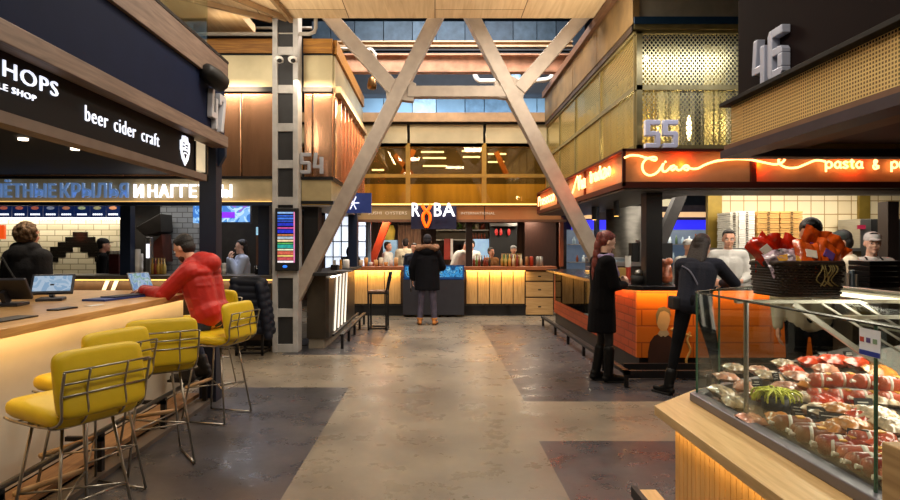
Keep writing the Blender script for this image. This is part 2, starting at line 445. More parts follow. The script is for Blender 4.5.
pinkb = mat('painted_beam', 'b58a72', .6, var=.2, bump=.2)
tanb = mat('tan_beam', 'a8845c', .55, var=.12)
def cross_beam(name, label, y0, y1, z0, z1, x0, x1, m, web=True):
    t = thing(name, label, 'beam', ((x0 + x1) / 2, (y0 + y1) / 2, z0))
    t['kind'] = 'structure'
    f = .03
    MB().box(x0, x1, y0, y1, z0, z0 + f).box(x0, x1, y0, y1, z1 - f, z1).build('flange', m, t)
    MB().box(x0, x1, (y0 + y1) / 2 - .012, (y0 + y1) / 2 + .012, z0 + f, z1 - f).build('web', m, t)
    return t
cross_beam('ceiling_beam', 'pinkish steel roof beam across the middle of the hall', 11.9, 12.1, Zp(73, 12), Zp(55, 12), -2.6, 2.85, pinkb)
cross_beam('ceiling_beam', 'tan steel roof beam high in front of the blue cladding', 13.9, 14.1, Zp(48, 14), Zp(42, 14), -2.9, 3.2, tanb)
cross_beam('ceiling_beam', 'dark roof beam under the blue cladding above the pinkish beam', 13.0, 13.15, Zp(54, 13), Zp(49, 13), -2.9, 3.0, hall_dark)
# pipes and ducts in the dark gap
def pipe(label, pts, r, m, name='ceiling_pipe'):
    o = MB().tube(pts, r, 10).build(name, m, smooth=True); tag(o, label, 'pipe'); return o
pipe('thin white ceiling pipe with a bend above the left kiosks', [(-3.6, 8.85, Zp(34, 8.85)), (-1.86, 8.85, Zp(34, 8.85)), (-1.78, 8.85, Zp(32, 8.85)), (-1.76, 8.85, Zp(28, 8.85)), (-1.76, 8.85, Zp(10, 8.85))], .028, grey)
pipe('long thin grey pipe running above the white ceiling pipe', [(-3.6, 9.5, Zp(28, 9.5)), (-1.95, 9.5, Zp(28, 9.5))], .02, grey)
pipe('white pipe looping below the pinkish roof beam', spline([P(478, 62, 13), P(474, 70, 13), P(478, 80, 13), P(490, 81, 13), P(545, 80, 13), P(552, 72, 13)], 5), .05, white)
pipe('pale pipe run along the top of the pinkish beam', [P(338, 62, 12.4), P(572, 62, 12.4)], .04, grey)
pipe('short blue grey duct beside the right mezzanine', [P(515, 73, 14.2), P(522, 94, 14.2)], .12, bluep)
pipe('white pipe just under the left roof brace', [P(339, 49, 11), P(372, 50, 11), P(375, 54, 11), P(375, 60, 11)], .035, white)
box_o = box(-2.9, 3.2, 14.7, 15.2, Zp(96, 14.9), Zp(74, 14.9)).build('air_duct', hall_dark, bevel=.05); tag(box_o, 'long dark rectangular air duct in the ceiling gap', 'duct')  # dark box put in for the shade between the beams
for a, b, l in (((-3.5, 7.7), (-2.36, 8.66), 'first'), ((-2.75, 7.7), (-2.14, 8.62), 'second'), ((-2.16, 7.7), (-2.08, 8.68), 'third')):
    o = MB().beam((*a, 4.82), (*b, 4.82), .07, .05).build('cable_tray', mat('tray_tan', '8a6c48', .6)); tag(o, 'slanted tan cable tray under the plywood soffit, %s from the left' % l, 'cable tray')
t = thing('hanging_lamp', 'small bronze hanging lamp below the left roof brace', 'lamp', P(372, 92, 10.5))
MB().lathe([(.02, .2), (.06, .17), (.085, .05), (.085, 0), (.06, -.02)], P(372, 88, 10.5), 16).build('shade', mat('bronze', '7a5a34', .35, .8), t, smooth=True)
MB().cyl(P(372, 80, 10.5), P(372, 60, 10.5), .012).build('rod', grey, t)

# ================================================================ slanted steel trusses
truss = mat('truss_paint', 'a99d92', .5, .1, var=.1)
t = thing('steel_truss', 'tall V shaped grey brown steel truss joining ceiling and floor', 'truss', (-2.5, 8.95, 0)); t['kind'] = 'structure'
YT = 8.95
def leg(a, b, nm='brace', w=.20, d=.2): MB().beam(a, b, d, w).build(nm, truss, t, bevel=.008)
A0, A1 = P(308, 272, YT), P(438, 14, YT)
dA = (A1 - A0); A_floor = A0 - dA * (A0.z / dA.z)
leg(A0 + dA * ((.78 - A0.z) / dA.z), A0 + dA * 1.06)
nA = P(396, 92, YT)
leg(P(322, 8, YT), nA, w=.17)
C0, C1 = P(595, 255, YT), P(470, 14, YT)
dC = C1 - C0
leg(C0 + dC * ((1.09 - C0.z) / dC.z), C0 + dC * 1.06)
nC = P(519, 90, YT)
leg(P(590, 8, YT), nC, w=.17)
MB().beam(P(408, 92.5, YT), P(512, 92.5, YT), .16, .17).build('tie_beam', truss, t, bevel=.006)
for c in (P(400, 91, YT), P(509, 90, YT)):
    MB().prism([(-.2, -.12), (.2, -.17), (.24, .1), (.02, .2), (-.22, .12)], c + V((0, -.06, 0)), (1, 0, 0), (0, 0, 1), (0, 1, 0), .14).build('gusset_plate', truss, t, bevel=.005)

# ================================================================ ladder column at the left kiosks
t = thing('column', 'grey steel ladder column between the two left kiosks', 'column', (-2.23, 8.87, 0)); t['kind'] = 'structure'
cx0, cx1, cy0, cy1 = Xp(273.5, 8.85), Xp(299, 8.85), 8.78, 9.05
m = MB().box(cx0, cx0 + .075, cy0, cy1, 0, 5.6).box(cx1 - .075, cx1, cy0, cy1, 0, 5.6)
m.build('flange', cgrey, t, bevel=.006)
for k, zc in enumerate((.06, .58, 1.15, 1.9, 2.22, 2.76, 3.3, 3.86, 4.42, 5.0)):
    MB().box(cx0 + .06, cx1 - .06, cy0 + .01, cy1, zc - .06, zc + .06).build('batten', cgrey, t, bevel=.004)
box(cx0 + .07, cx1 - .07, cy0 + .045, cy1 - .02, 0.01, 5.58).build('core', mat('column_core', '2a2a2c', .6), t)

# ================================================================ gold upper storey facade at the back (over the fish bar)
gold = mat('gold_frame', 'b58a3e', .4, .5, var=.1)
YB = 13.7
t = thing('window_gallery', 'gold framed window gallery above the fish bar', 'facade', (.4, YB, 2.5)); t['kind'] = 'structure'
xs = [Xp(p, YB) for p in (300, 353, 408, 484, 548, 575)]
for x in xs: box(x - .05, x + .05, YB - .06, YB + .06, 2.5, 3.86).build('mullion', gold, t)
for z in (2.5, Zp(176, YB), 3.86): box(xs[0], xs[-1], YB - .05, YB + .05, z - .04, z + .04).build('transom', gold, t)
for i in range(len(xs) - 1):
    for z0, z1 in ((2.54, Zp(176, YB) - .04), (Zp(176, YB) + .04, 3.82)):
        box(xs[i] + .05, xs[i + 1] - .05, YB - .008, YB + .008, z0, z1).build('pane', glass_mat('amber_glass', 'fbe4ae', .05, grazing=.3), t)
creamb = mat('cream_back_panel', 'c9b68c', .5, .2, var=.14, scale=1.5)
for a, b in ((300, 407), (410, 483), (486, 560)): box(Xp(a, YB), Xp(b, YB), YB - .05, YB + .1, Zp(147, YB), Zp(124.5, YB)).build('cream_panel', creamb, t)
box(xs[0], xs[-1], YB - .16, YB + .1, Zp(123, YB), Zp(114, YB)).build('top_beam', tanb, t)
box(xs[0], xs[-1], YB - .1, YB + .1, Zp(125, YB), Zp(123, YB)).build('shadow_gap', blackm, t)
# room behind the gallery glass
ochre = mat('ochre_wall', 'b89c56', .7, var=.35, scale=1.2, aniso=(2, 2, .3))
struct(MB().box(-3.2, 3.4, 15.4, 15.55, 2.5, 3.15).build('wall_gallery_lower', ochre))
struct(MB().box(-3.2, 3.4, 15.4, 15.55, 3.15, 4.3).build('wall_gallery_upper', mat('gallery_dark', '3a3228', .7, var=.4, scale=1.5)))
struct(box(-3.2, 3.4, YB + .1, 15.4, 4.3, 4.36).build('ceiling_gallery', hall_dark)); struct(box(-3.2, 3.4, YB + .1, 15.4, 2.4, 2.5).build('floor_gallery', hall_dark))
tubelight = mat('fluorescent', 'ffffff', .5, emit=2.5, ecol='dfe8ff', var=0)
for i, (a, b, z) in enumerate(((421, 444, 152), (423, 446, 158), (423, 447, 166), (462, 478, 151), (463, 480, 157), (488, 506, 154), (488, 504, 162), (372, 384, 170))):
    o = box(Xp(a, 15.1), Xp(b, 15.1), 15.08, 15.12, Zp(z, 15.1) - .018, Zp(z, 15.1) + .018).build('tube_light', tubelight)
    tag(o, ('white tube light behind the gold framed gallery windows'), 'light', 'tube lights behind the gallery windows')
redb = mat('red_brace_paint', 'd8481c', .45, var=.08)
for i, (a, b, l) in enumerate((((395, 155), (412, 175), 'left'), ((414, 150), (402, 176), 'middle'), ((496, 152), (508, 178), 'right'))):
    o = MB().beam(P(*a, 14.9), P(*b, 14.9), .12, .12).build('gallery_brace', mat('orange_brown_brace', '7a4420', .5)); tag(o, 'orange brown steel brace behind the gallery glass, %s one' % l, 'brace')
o = MB().beam(P(389, 217, 14.6), P(371, 264, 14.6), .17, .2).build('steel_brace', redb, bevel=.01); tag(o, 'red slanted steel brace inside the fish bar', 'brace')
# ================================================================ left kiosk fronts at the ladder column
def copper_mat():
    m = mat('copper_sheet', 'eab48e', .2, .92, var=.2, scale=1.4, bump=.3, bscale=1.8, aniso=(2.4, 2.4, .4))  # upright colour streaks stand in for reflections in the sheet
    return m
copper = copper_mat()
dull = mat('brass_sheet', 'c4b893', .38, .5, var=.15, scale=1.5)
YK = 9.1
def kiosk_front(label, x0, x1, side_to=None, divs=(), loc=None):
    t = thing('kiosk_facade', label, 'facade', ((x0 + x1) / 2, YK, 2.62)); t['kind'] = 'structure'
    zc0, zc1 = 2.60, Zp(93, YK)
    edges = [x0] + list(divs) + [x1]
    for a, b in zip(edges, edges[1:]): box(a + .008, b - .008, YK - .03, YK + .03, zc0, zc1).build('copper_panel', copper, t, bevel=.01)
    box(x0, x1, YK - .09, YK + .03, zc1, zc1 + .07).build('cornice', black, t)
    box(x0, x1, YK - .03, YK + .03, zc1 + .07, Zp(56, YK)).build('brass_panel', dull, t)
    box(x0, x1, YK - .02, YK + .03, Zp(56, YK), Zp(54, YK)).build('shadow_gap', blackm, t)
    box(x0, x1, YK - .06, YK + .03, Zp(54, YK), Zp(40, YK)).build('wood_band', ywood, t)
    if side_to:
        n = 9; L = (side_to - YK) / n
        for i in range(n):
            box(x1 - .03, x1 + .03, YK + .03 + i * L, YK + .02 + (i + 1) * L - .03, zc0, zc1).build('copper_panel', copper, t, bevel=.01)
            box(x1 + .0, x1 + .07, YK + (i + 1) * L - .025, YK + (i + 1) * L + .015, zc0, zc1).build('copper_fin', copper, t)
        box(x1 - .03, x1 + .12, YK, side_to, zc1, zc1 + .1).build('ledge', mat('ledge_cream', 'c9a87c', .5), t)
        box(x1 - .03, x1 + .03, YK, side_to, zc1 + .1, Zp(56, YK)).build('brass_panel', dull, t)
        box(x1 - .03, x1 + .06, YK, side_to, Zp(54, YK), Zp(40, YK)).build('wood_band', ywood, t)
    return t
kiosk_front('copper clad upper front of the wings kiosk left of the ladder column', -7.4, cx0 - .02, None, (-5.6, -4.7, -3.95, -3.55, Xp(242, YK)))
kiosk_front('copper clad upper block of kiosk 54 with fins down its side', cx1 + .02, Xp(333, YK), 12.6, (Xp(313, YK), ))
# number 54
num = mat('number_grey', 'a9abb4', .4, .2, var=.05)
numd = mat('number_white', 'c8cad4', .4, .2, var=.03)
def number(label, chars, o, u, n, w, h, d, gap, m, cat='number sign'):
    t = thing('number_sign', label, cat, o); v = V((0, 0, 1)); u = V(u)
    for i, c in enumerate(chars):
        digit(MB(), c, V(o) + u * (i * (w + gap)), u, v, V(n), w, h, d).build('digit', m, t, bevel=.006)
    return t
number('grey block number 54 standing on the left kiosk sign', '54', (Xp(299.5, 8.85), 8.93, 2.63), (1, 0, 0), (0, -1, 0), .16, .31, .06, .03, num)

# ---- wings kiosk sign
YS = 8.98
t = thing('kiosk_sign', 'long illuminated cream sign with Cyrillic letters over the wings counter', 'sign', (-4.4, YS, 2.2))
zs0, zs1 = Zp(202, YS), Zp(179, YS)
box(-7.4, cx0 - .02, YS, YS + .12, zs0, zs1).build('light_box', mat('sign_box_cream', 'b8a884', .5, emit=.04, ecol='ffdf9a', var=.1), t)
box(-7.4, cx0 - .02, YS - .03, YS + .14, zs1, zs1 + .04).build('top_frame', black, t)
box(-7.4, cx0 - .02, YS - .03, YS + .14, zs0 - .05, zs0).build('bottom_frame', navy, t)
box(-7.4, cx0 - .06, YS - .018, YS, zs0 + .0, zs0 + .012).build('led_strip', mat('dim_led', 'ffc873', .5, emit=1.1, ecol='ffc873', var=0), t)
bl = mat('blue_grey_letter', '8aa8d0', .4, emit=.45, ecol='6f95cc', var=.04)  # glow added to these letters to lift them out of the dark
text('ПОЛЁТНЫЕ', 'lettering', bl, t, (Xp(58, YS) - 1.28, YS - .03, zs0 + .06), (1, 0, 0), (0, 0, 1), w=1.28, h=.27, depth=.05, bold=.008, spacing=1.08)
text('КРЫЛЬЯ', 'lettering', bl, t, (Xp(63, YS), YS - .03, zs0 + .06), (1, 0, 0), (0, 0, 1), w=Xp(130, YS) - Xp(63, YS), h=.22, depth=.05, bold=.008, spacing=1.08)
text('И', 'lettering', LEDLET, t, (Xp(136, YS), YS - .03, zs0 + .06), (1, 0, 0), (0, 0, 1), w=Xp(145, YS) - Xp(136, YS), h=.2, depth=.05, bold=.02)
text('НАГГЕТСЫ', 'lettering', LEDLET, t, (Xp(150, YS), YS - .03, zs0 + .06), (1, 0, 0), (0, 0, 1), w=Xp(233, YS) - Xp(150, YS), h=.2, depth=.05, bold=.008, spacing=1.1)

# ---- wings kiosk interior
tile = brick_mat('stepped_tile', 'd8cfb4', 'cabf9f', '8f866c', .3, .11, 'xz', .008, .25, coat=.3)
YI = 11.6
struct(box(-8.95, Xp(128, YI), YI, YI + .1, 0, 2.7).build('wall_kitchen', tile))
struct(box(-8.95, cx0 + .4, YK + .2, YI + .1, 2.6, 2.7).build('ceiling_kiosk', blackm))
struct(box(Xp(128, YI), Xp(285, YI), YI + .1, YI + .2, 0, 2.7).build('wall_kitchen_right', mat('kitchen_dark', '2a2520', .6, var=.3)))
struct(box(Xp(165, YI), Xp(206, YI), YI - .2, YI + .05, 0, 2.7).build('wall_pier', brick_mat('grey_tile', 'a3a8ae', '8f959c', '5c5f63', .2, .1, 'xz', .008, .3)))
# black tiles forming a stepped arch
btile = mat('black_tile', '16130f', .2, var=.1, coat=.4)
m = MB()
def steps(y, a, b): m.box(Xp(a, YI) , Xp(b, YI), YI - .012, YI, Zp(y + 4.9, YI), Zp(y, YI))
for y, a, b in ((232, 73, 88), (237, 65.5, 95.5), (242, 58, 103), (247, 50.5, 73), (247, 80.5, 110), (252, 50.5, 66), (252, 88, 110), (257, 46, 58.5), (257, 95, 118)): steps(y, a, b)
tag(m.build('tile_pattern', btile), 'black stepped arch of tiles on the pale kitchen wall', 'wall tiles')
o = box(-8.9, Xp(124, YI), YI - .1, YI - .04, 2.07, 2.12).build('strip_light', LEDW); tag(o, 'long warm white strip light above the kitchen tiles', 'light')
area('L_kitchen', (-7.4, YI - .35, 2.02), (math.radians(25), 0, 0), 2.8, .1, 13, 'fff0d8')
area('L_kitchen2', (-5.0, 10.6, 2.5), (0, 0, 0), 1.6, .6, 16, 'fff4e4')
area('L_kitchen3', (-3.3, 10.0, 2.5), (0, 0, 0), .8, .4, 14, 'f4f4ff')  # unseen light added over the woman in pale blue
# menu boards
mb_ = mat('menu_navy', '0f1c38', .3, emit=.25, ecol='1c3a80', var=.05)
food = [mat('menu_food_%s' % n, c, .5, emit=.5, ecol=c, var=.3, scale=30) for n, c in (('a', 'c86a50'), ('b', '9aa0b0'), ('c', 'd08860'), ('d', 'b8c090'), ('e', 'b0a878'), ('f', 'e09868'))]
for i in range(-2, 6):
    a = 28 + 15.6 * i; Y = 10.6
    t = thing('menu_board', 'hanging blue menu board, %s of the row over the kitchen' % ['first', 'second', 'third', 'fourth', 'fifth', 'sixth', 'seventh', 'eighth'][i + 2], 'menu board', (Xp(a + 7, Y), Y, 2.05), group='menu boards over the kitchen')
    box(Xp(a, Y), Xp(a + 14.6, Y), Y, Y + .03, Zp(217.5, Y), Zp(205, Y)).build('board', mb_, t)
    MB().ell((Xp(a + 7, Y), Y - .004, Zp(208, Y)), .07, .004, .03).build('dish_picture', food[max(0, i)], t)
    text(('WINGS', 'NUGGETS', 'STRIPS', 'SOUP', 'SALAD', 'FRIES', 'DRINKS', 'SAUCE')[i + 2] if False else '-----', 'menu_lines', LEDLET, t, (Xp(a + 2.5, Y), Y - .003, Zp(215.2, Y)), (1, 0, 0), (0, 0, 1), w=Xp(a + 12, Y) - Xp(a + 2.5, Y), h=.03, depth=.002)
# posts
for a, b, l in ((121.5, 132, 'navy square post between wings kiosk and red jacket man'), (-24, -12, 'navy square post at the far left of the wings counter'), (259, 270, 'navy square post just left of the menu screen')):
    o = box(Xp(a, 9.35), Xp(b, 9.35), 9.3, 9.45, 1.1, 2.62).build('post', navy, bevel=.004); tag(o, l, 'post')
# counter of the wings kiosk
XL = -7.4
t = thing('bar_counter', 'long dark counter of the wings kiosk with slanted white light stripes', 'counter', (-4.5, 9.4, 0))
xr = cx0 - .02
box(XL, xr, 9.15, 9.8, 1.05, 1.11).build('countertop', mat('grey_stone', '5e564c', .35, var=.15), t, bevel=.006)
brown = mat('counter_brown', '4e3a2a', .45, .1, var=.2)
box(XL, xr, 9.3, 9.75, .1, 1.05).build('front_panel', brown, t)
box(XL, xr, 9.36, 9.7, 0, .1).build('plinth', black, t)
box(XL, xr, 9.24, 9.27, 1.03, 1.05).build('led_strip', LED, t)
stripe = mat('white_stripe', 'efe6d2', .4, emit=.5, ecol='fff0cc', var=0)
for k in range(-5, 1):
    for j in (0, 1):
        x = Xp(222, 9.3) + k * 1.02 + j * .14 - .05
        MB().prism([(0, 0), (.06, 0), (.36, .72), (.30, .72)], (x, 9.297, .32), (1, 0, 0), (0, 0, 1), (0, -1, 0), .012).build('light_stripe', stripe, t)
area('L_wings', (-4.3, 9.2, 1.0), (math.radians(35), 0, 0), 3.6, .05, 8, 'ffd8a0')
# TVs
scr = bpy.data.materials.new('tv_picture'); scr.use_nodes = True
def screen_mat(name, stops, scale=3, strength=1.2):
    m = bpy.data.materials.new(name); m.use_nodes = True; nt = m.node_tree; b = nt.nodes['Principled BSDF']
    tc = nt.nodes.new('ShaderNodeTexCoord'); n = nt.nodes.new('ShaderNodeTexNoise'); n.inputs['Scale'].default_value = scale; n.inputs['Distortion'].default_value = 1.2
    nt.links.new(tc.outputs['Object'], n.inputs['Vector']); r = nt.nodes.new('ShaderNodeValToRGB'); r.color_ramp.interpolation = 'CONSTANT'; e = r.color_ramp.elements
    e[0].position = stops[0][0]; e[0].color = (*rgb(stops[0][1]), 1); e[1].position = stops[-1][0]; e[1].color = (*rgb(stops[-1][1]), 1)
    for p, c in stops[1:-1]: q = e.new(p); q.color = (*rgb(c), 1)
    nt.links.new(n.outputs['Fac'], r.inputs['Fac']); nt.links.new(r.outputs[0], b.inputs['Emission Color']); b.inputs['Emission Strength'].default_value = strength
    b.inputs['Base Color'].default_value = (.01, .01, .01, 1); b.inputs['Roughness'].default_value = .2
    return m
tvp = screen_mat('tv_map_picture', [(0, '3c78c8'), (.42, '7fb4e8'), (.5, 'b8d8f0'), (.56, '4f8ed0'), (.62, '9a5ad0')], 4)
Yt = 10.3
t = thing('television', 'wall television showing a light blue picture above the kiosk counter', 'television', P(233, 222, Yt))
box(Xp(216, Yt), Xp(251, Yt), Yt, Yt + .06, Zp(223.5, Yt), Zp(204.5, Yt)).build('case', blackm, t)
box(Xp(217, Yt), Xp(250, Yt), Yt - .006, Yt, Zp(222, Yt), Zp(206, Yt)).build('screen', tvp, t)
box(Xp(222, Yt), Xp(235, Yt), Yt - .009, Yt - .006, Zp(218, Yt), Zp(212, Yt)).build('picture_inset', mat('purple_inset', '6a20b8', .4, emit=.8, ecol='7a28d0', var=.2), t)
t = thing('television', 'television seen edge on behind the navy post', 'television', P(196, 222, Yt))
MB().prism([(0, 0), (.28, .35), (.28, .39), (0, .04)], (Xp(193, Yt), Yt, Zp(223, Yt)), (1, 0, 0), (0, 1, 0), (0, 0, 1), .34).build('case', tvp, t)
# grill hood, taps, bottles, cups on the wings counter
hood = mat('hood_dark', '2b2622', .4, .3, var=.2)
t = thing('grill_hood', 'dark slanted kitchen hood above the grill', 'hood', P(150, 230, 11))
MB().prism([(Xp(140, 11), Zp(228, 11)), (Xp(165, 11), Zp(214, 11)), (Xp(166, 11), Zp(232, 11)), (Xp(150, 11), Zp(236, 11))], (0, 10.8, 0), (1, 0, 0), (0, 0, 1), (0, 1, 0), .5).build('canopy', hood, t, bevel=.01)
MB().prism([(Xp(152, 11), Zp(246, 11)), (Xp(164, 11), Zp(234, 11)), (Xp(166, 11), Zp(262, 11)), (Xp(158, 11), Zp(262, 11))], (0, 10.9, 0), (1, 0, 0), (0, 0, 1), (0, 1, 0), .4).build('grill_body', mat('grill_red_brown', '5a2a20', .5, var=.3), t, bevel=.01)
t = thing('beer_tap_tower', 'steel tap tower with lit front on the wings counter', 'tap tower', P(148, 274, 9.5))
MB().box(Xp(145.5, 9.5), Xp(150.5, 9.5), 9.5, 9.6, 1.11, Zp(237, 9.5)).build('tower', steel, t, bevel=.01)
box(Xp(146.6, 9.5), Xp(149.4, 9.5), 9.485, 9.5, Zp(258, 9.5), Zp(244, 9.5)).build('lit_badge', LEDLET, t)
bott = MB().lathe([(.001, 0), (.033, 0), (.034, .15), (.014, .2), (.013, .27), (.001, .27)], (0, 0, 0), 12)
bcols = ['6a8a3a', 'b08a3a', 'c8b060', '8a3a2a', '3a5a30', 'd0a850', 'd8c8a0', '30302a']
def bottle(m, label, loc, group, h=1):
    b = MB(); b.v = [V(q) for q in bott.v]; b.f = [list(q) for q in bott.f]; b.m = list(bott.m)
    t = thing('bottle', label, 'bottle', (0, 0, 0), group=group)
    b.build('glass_body', m, t, smooth=True); MB().cyl((0, 0, .27), (0, 0, .29), .015).build('cap', mat('bottle_cap', 'b8a060', .4, .4), t)
    return place(t, loc, 0, scale=(h, h, h))
bm_ = [mat('bottle_glass_%s' % n, c, .15, var=.05, coat=.6) for n, c in zip('abcdefgh', bcols)]
random.seed(5)
for i, px in enumerate((152.5, 155.5, 158.5, 161.5, 164.5)):
    bottle(bm_[(1, 3, 5, 1, 2)[i]], 'sauce bottle left of the red jacket hood, %s of five' % ('first', 'second', 'third', 'fourth', 'fifth')[i], (Xp(px, 9.55), 9.55, 1.11), 'sauce bottles on the wings counter', .9)
cupm = mat('paper_white', 'e4e2dc', .6, var=.03)
def cup_stack(label, loc, h, m=cupm, r=.035, n=12):
    t = MB().lathe([(.001, 0), (r * .8, 0), (r, h * .3), (r * 1.08, h * .32), (r * .98, h * .34), (r, h * .64), (r * 1.08, h * .66), (r * 1.05, h * .98), (r * .9, h), (.001, h)], (0, 0, 0), n).build('cup_stack', m, smooth=True)
    t.location = loc; tag(t, label, 'cups'); return t
cup_stack('tall stack of white cups left of the tap tower', (Xp(137, 9.5), 9.5, 1.11), .4, r=.05)
cup_stack('second stack of white cups beside the tall one', (Xp(140.5, 9.6), 9.6, 1.11), .33, r=.04)
cup_stack('white bottle shaped cup stack left of the woman in pale blue', (Xp(219, 9.5), 9.5, 1.11), .3)
cup_stack('short white cup right of the cup stack by the pale blue woman', (Xp(225, 9.5), 9.45, 1.11), .18)
t = thing('pepper_grinder_rack', 'dark red rack of jars beside the black capped cook', 'rack', P(115, 274, 9.7))
box(Xp(110, 9.7), Xp(121, 9.7), 9.65, 9.85, 1.11, Zp(254, 9.7)).build('rack', mat('dark_red', '4a1618', .4, var=.3), t, bevel=.02)
for i in range(4): MB().cyl((Xp(111.6 + i * 2.6, 9.7), 9.7, Zp(254, 9.7)), (Xp(111.6 + i * 2.6, 9.7), 9.7, Zp(251, 9.7)), .02).build('jar', cupm, t)
t = thing('drink_glass', 'dark drinking glass with a straw right of the woman in pale blue', 'glass', (Xp(258, 9.5), 9.5, 1.11))
MB().lathe([(.001, 0), (.035, 0), (.045, .14), (.001, .14)], (Xp(257, 9.5), 9.5, 1.11), 12).build('tumbler', glass_mat('smoke_glass', '7a7a80', .1), t, smooth=True)
MB().cyl((Xp(257, 9.5), 9.5, 1.12), (Xp(259, 9.5), 9.5, 1.33), .006).build('straw', blackm, t)
o = box(Xp(256, 10.8), Xp(268, 10.8), 10.8, 10.85, 0, Zp(234, 10.8)).build('cupboard_door', mat('brown_board', '7a4f32', .6)); tag(o, 'plain brown cupboard panel behind the navy post by the menu screen', 'panel')
o = box(Xp(256, 10.7), Xp(261.5, 10.7), 10.7, 10.74, Zp(235, 10.7), Zp(227, 10.7)).build('notice', mat('pale_blue_notice', 'a8d0e8', .5, emit=.6, ecol='a8d8f0', var=.1)); tag(o, 'small pale blue lit notice above the brown cupboard panel', 'notice')
o = box(Xp(-3, 10.4), Xp(4, 10.4), 10.4, 10.45, Zp(239, 10.4), Zp(225, 10.4)).build('orange_sign', mat('orange_sign', 'd8501c', .5, emit=.8, ecol='ff5a1c', var=.2)); tag(o, 'orange lit sign at the far left edge of the kitchen', 'sign')
for px in (8, 14, 20): cup_stack('white jar on the back shelf left of the curly haired woman', (Xp(px - 10, 9.6), 9.6, 1.11), .22)['group'] = 'white jars left of the curly haired woman'

# ---- menu screen on the column
t = thing('menu_screen', 'tall lit menu screen with coloured rows fixed to the ladder column', 'screen', P(286, 272, 8.7))
box(Xp(275, 8.7), Xp(298, 8.7), 8.7, 8.78, Zp(271, 8.7), Zp(208, 8.7)).build('case', blackm, t, bevel=.01)
rows = [('7fa8e0', 212, 213.6), ('2858c0', 215, 216.6), ('3a70d8', 217.6, 219.4), ('2448b0', 220.4, 222), ('1c2cb0', 223, 226), ('d050a0', 227.4, 228.6), ('1a28b8', 229.6, 233), ('c87848', 234.4, 235.6), ('98a8b8', 236.6, 239), ('e8c8a0', 239.8, 241.6), ('50a050', 242.8, 244), ('20908a', 244.6, 248.2), ('d8e8c0', 249, 250.4), ('b85848', 251.2, 254.6), ('e0c870', 255.2, 256.6), ('b04850', 257.2, 260.2), ('f0e8f0', 260.8, 262.6)]
for i, (c, a, b) in enumerate(rows): box(Xp(277.6, 8.7), Xp(293.3, 8.7), 8.694, 8.7, Zp(b, 8.7), Zp(a, 8.7)).build('menu_row', mat('row_' + c, c, .4, emit=.9, ecol=c, var=.5, scale=25), t)
box(Xp(293.6, 8.7), Xp(294.8, 8.7), 8.694, 8.7, Zp(262.6, 8.7), Zp(212, 8.7)).build('side_stripe', mat('pink_stripe', 'e060a0', .4, emit=.9, ecol='d080b0', var=.5, scale=12), t)
MB().ell((Xp(285, 8.7), 8.695, Zp(266.5, 8.7)), .035, .006, .02).build('blue_button', mat('blue_glow', '2a70d8', .4, emit=1, ecol='2a80ff', var=0), t)
# security cameras
for a, l in ((279, 'left white dome security camera on the ladder column'), (292.5, 'right white dome security camera on the ladder column')):
    p = P(a, 59.5, 8.6); t = thing('security_camera', l, 'camera', p)
    MB().ell(p, .065, .09, .05).build('housing', white, t, smooth=True)
    MB().ell(p + V((.02, -.05, -.03)), .035, .04, .03).build('lens_dome', blackm, t, smooth=True)
    MB().cyl(p + V((0, .02, .03)), p + V((0, .2, .03)), .018).build('bracket', white, t)

# ================================================================ kiosk 54 lower part
X5 = -1.55
t = thing('kiosk_sign', 'brass coloured lit fascia box of kiosk 54 wrapping the corner', 'sign', (X5 - .3, 9, 2.2))
zb0, zb1 = Zp(201, YS), Zp(180, YS)
box(cx1 + .01, X5, YS, YS + .06, zb0, zb1).build('front_box', mat('sign_box_dim', '9a8a66', .45, .2, emit=.06, ecol='ffd890', var=.1), t)
box(X5 - .06, X5, YS + .06, 12.3, zb0, zb1).build('side_box', MATS['sign_box_dim'], t)
for z0, z1 in ((zb1, zb1 + .045), (zb0 - .045, zb0)): MB().box(cx1 + .01, X5 + .03, YS - .03, YS + .05, z0, z1).box(X5 - .05, X5 + .03, YS + .05, 12.3, z0, z1).build('frame', black, t)
t = thing('blade_sign', 'small blue white lit projecting sign right of kiosk 54', 'sign', P(355, 200, 9.6))
box(X5 + .03, X5 + .5, 9.9, 9.95, Zp(213, 9.9), Zp(193, 9.9)).build('panel', mat('blade_blue', '2a3a6a', .4, emit=.15, ecol='3a5ac0'), t)
m = MB()
c = V((X5 + .2, 9.895, Zp(203, 9.9)))
for k in range(6):
    a = k * PI / 3; m.beam(c, c + V((math.cos(a) * .1, 0, math.sin(a) * .12)), .012, .03)
m.build('star_symbol', LEDLET, t)
struct(MB().box(cx1, X5 + .02, YS, 12.3, Zp(206, YS) - .0, Zp(205, YS)).build('ceiling_kiosk', grey))
for x, y, l in ((X5 - .08, 9.2, 'black square post at the corner of kiosk 54'), (X5 - .08, 11.6, 'navy square post at the back of kiosk 54')):
    pass
o = box(Xp(304, 9.2), Xp(318, 9.2), 9.2, 9.5, 1.16, zb0 - .05).build('post', blackm); tag(o, 'black broad post inside kiosk 54 beside the menu screen', 'post')
o = box(Xp(348, 11.5), Xp(357, 11.5), 11.5, 11.65, 1.16, 2.3).build('post', navy); tag(o, 'navy square post at the far end of kiosk 54', 'post')
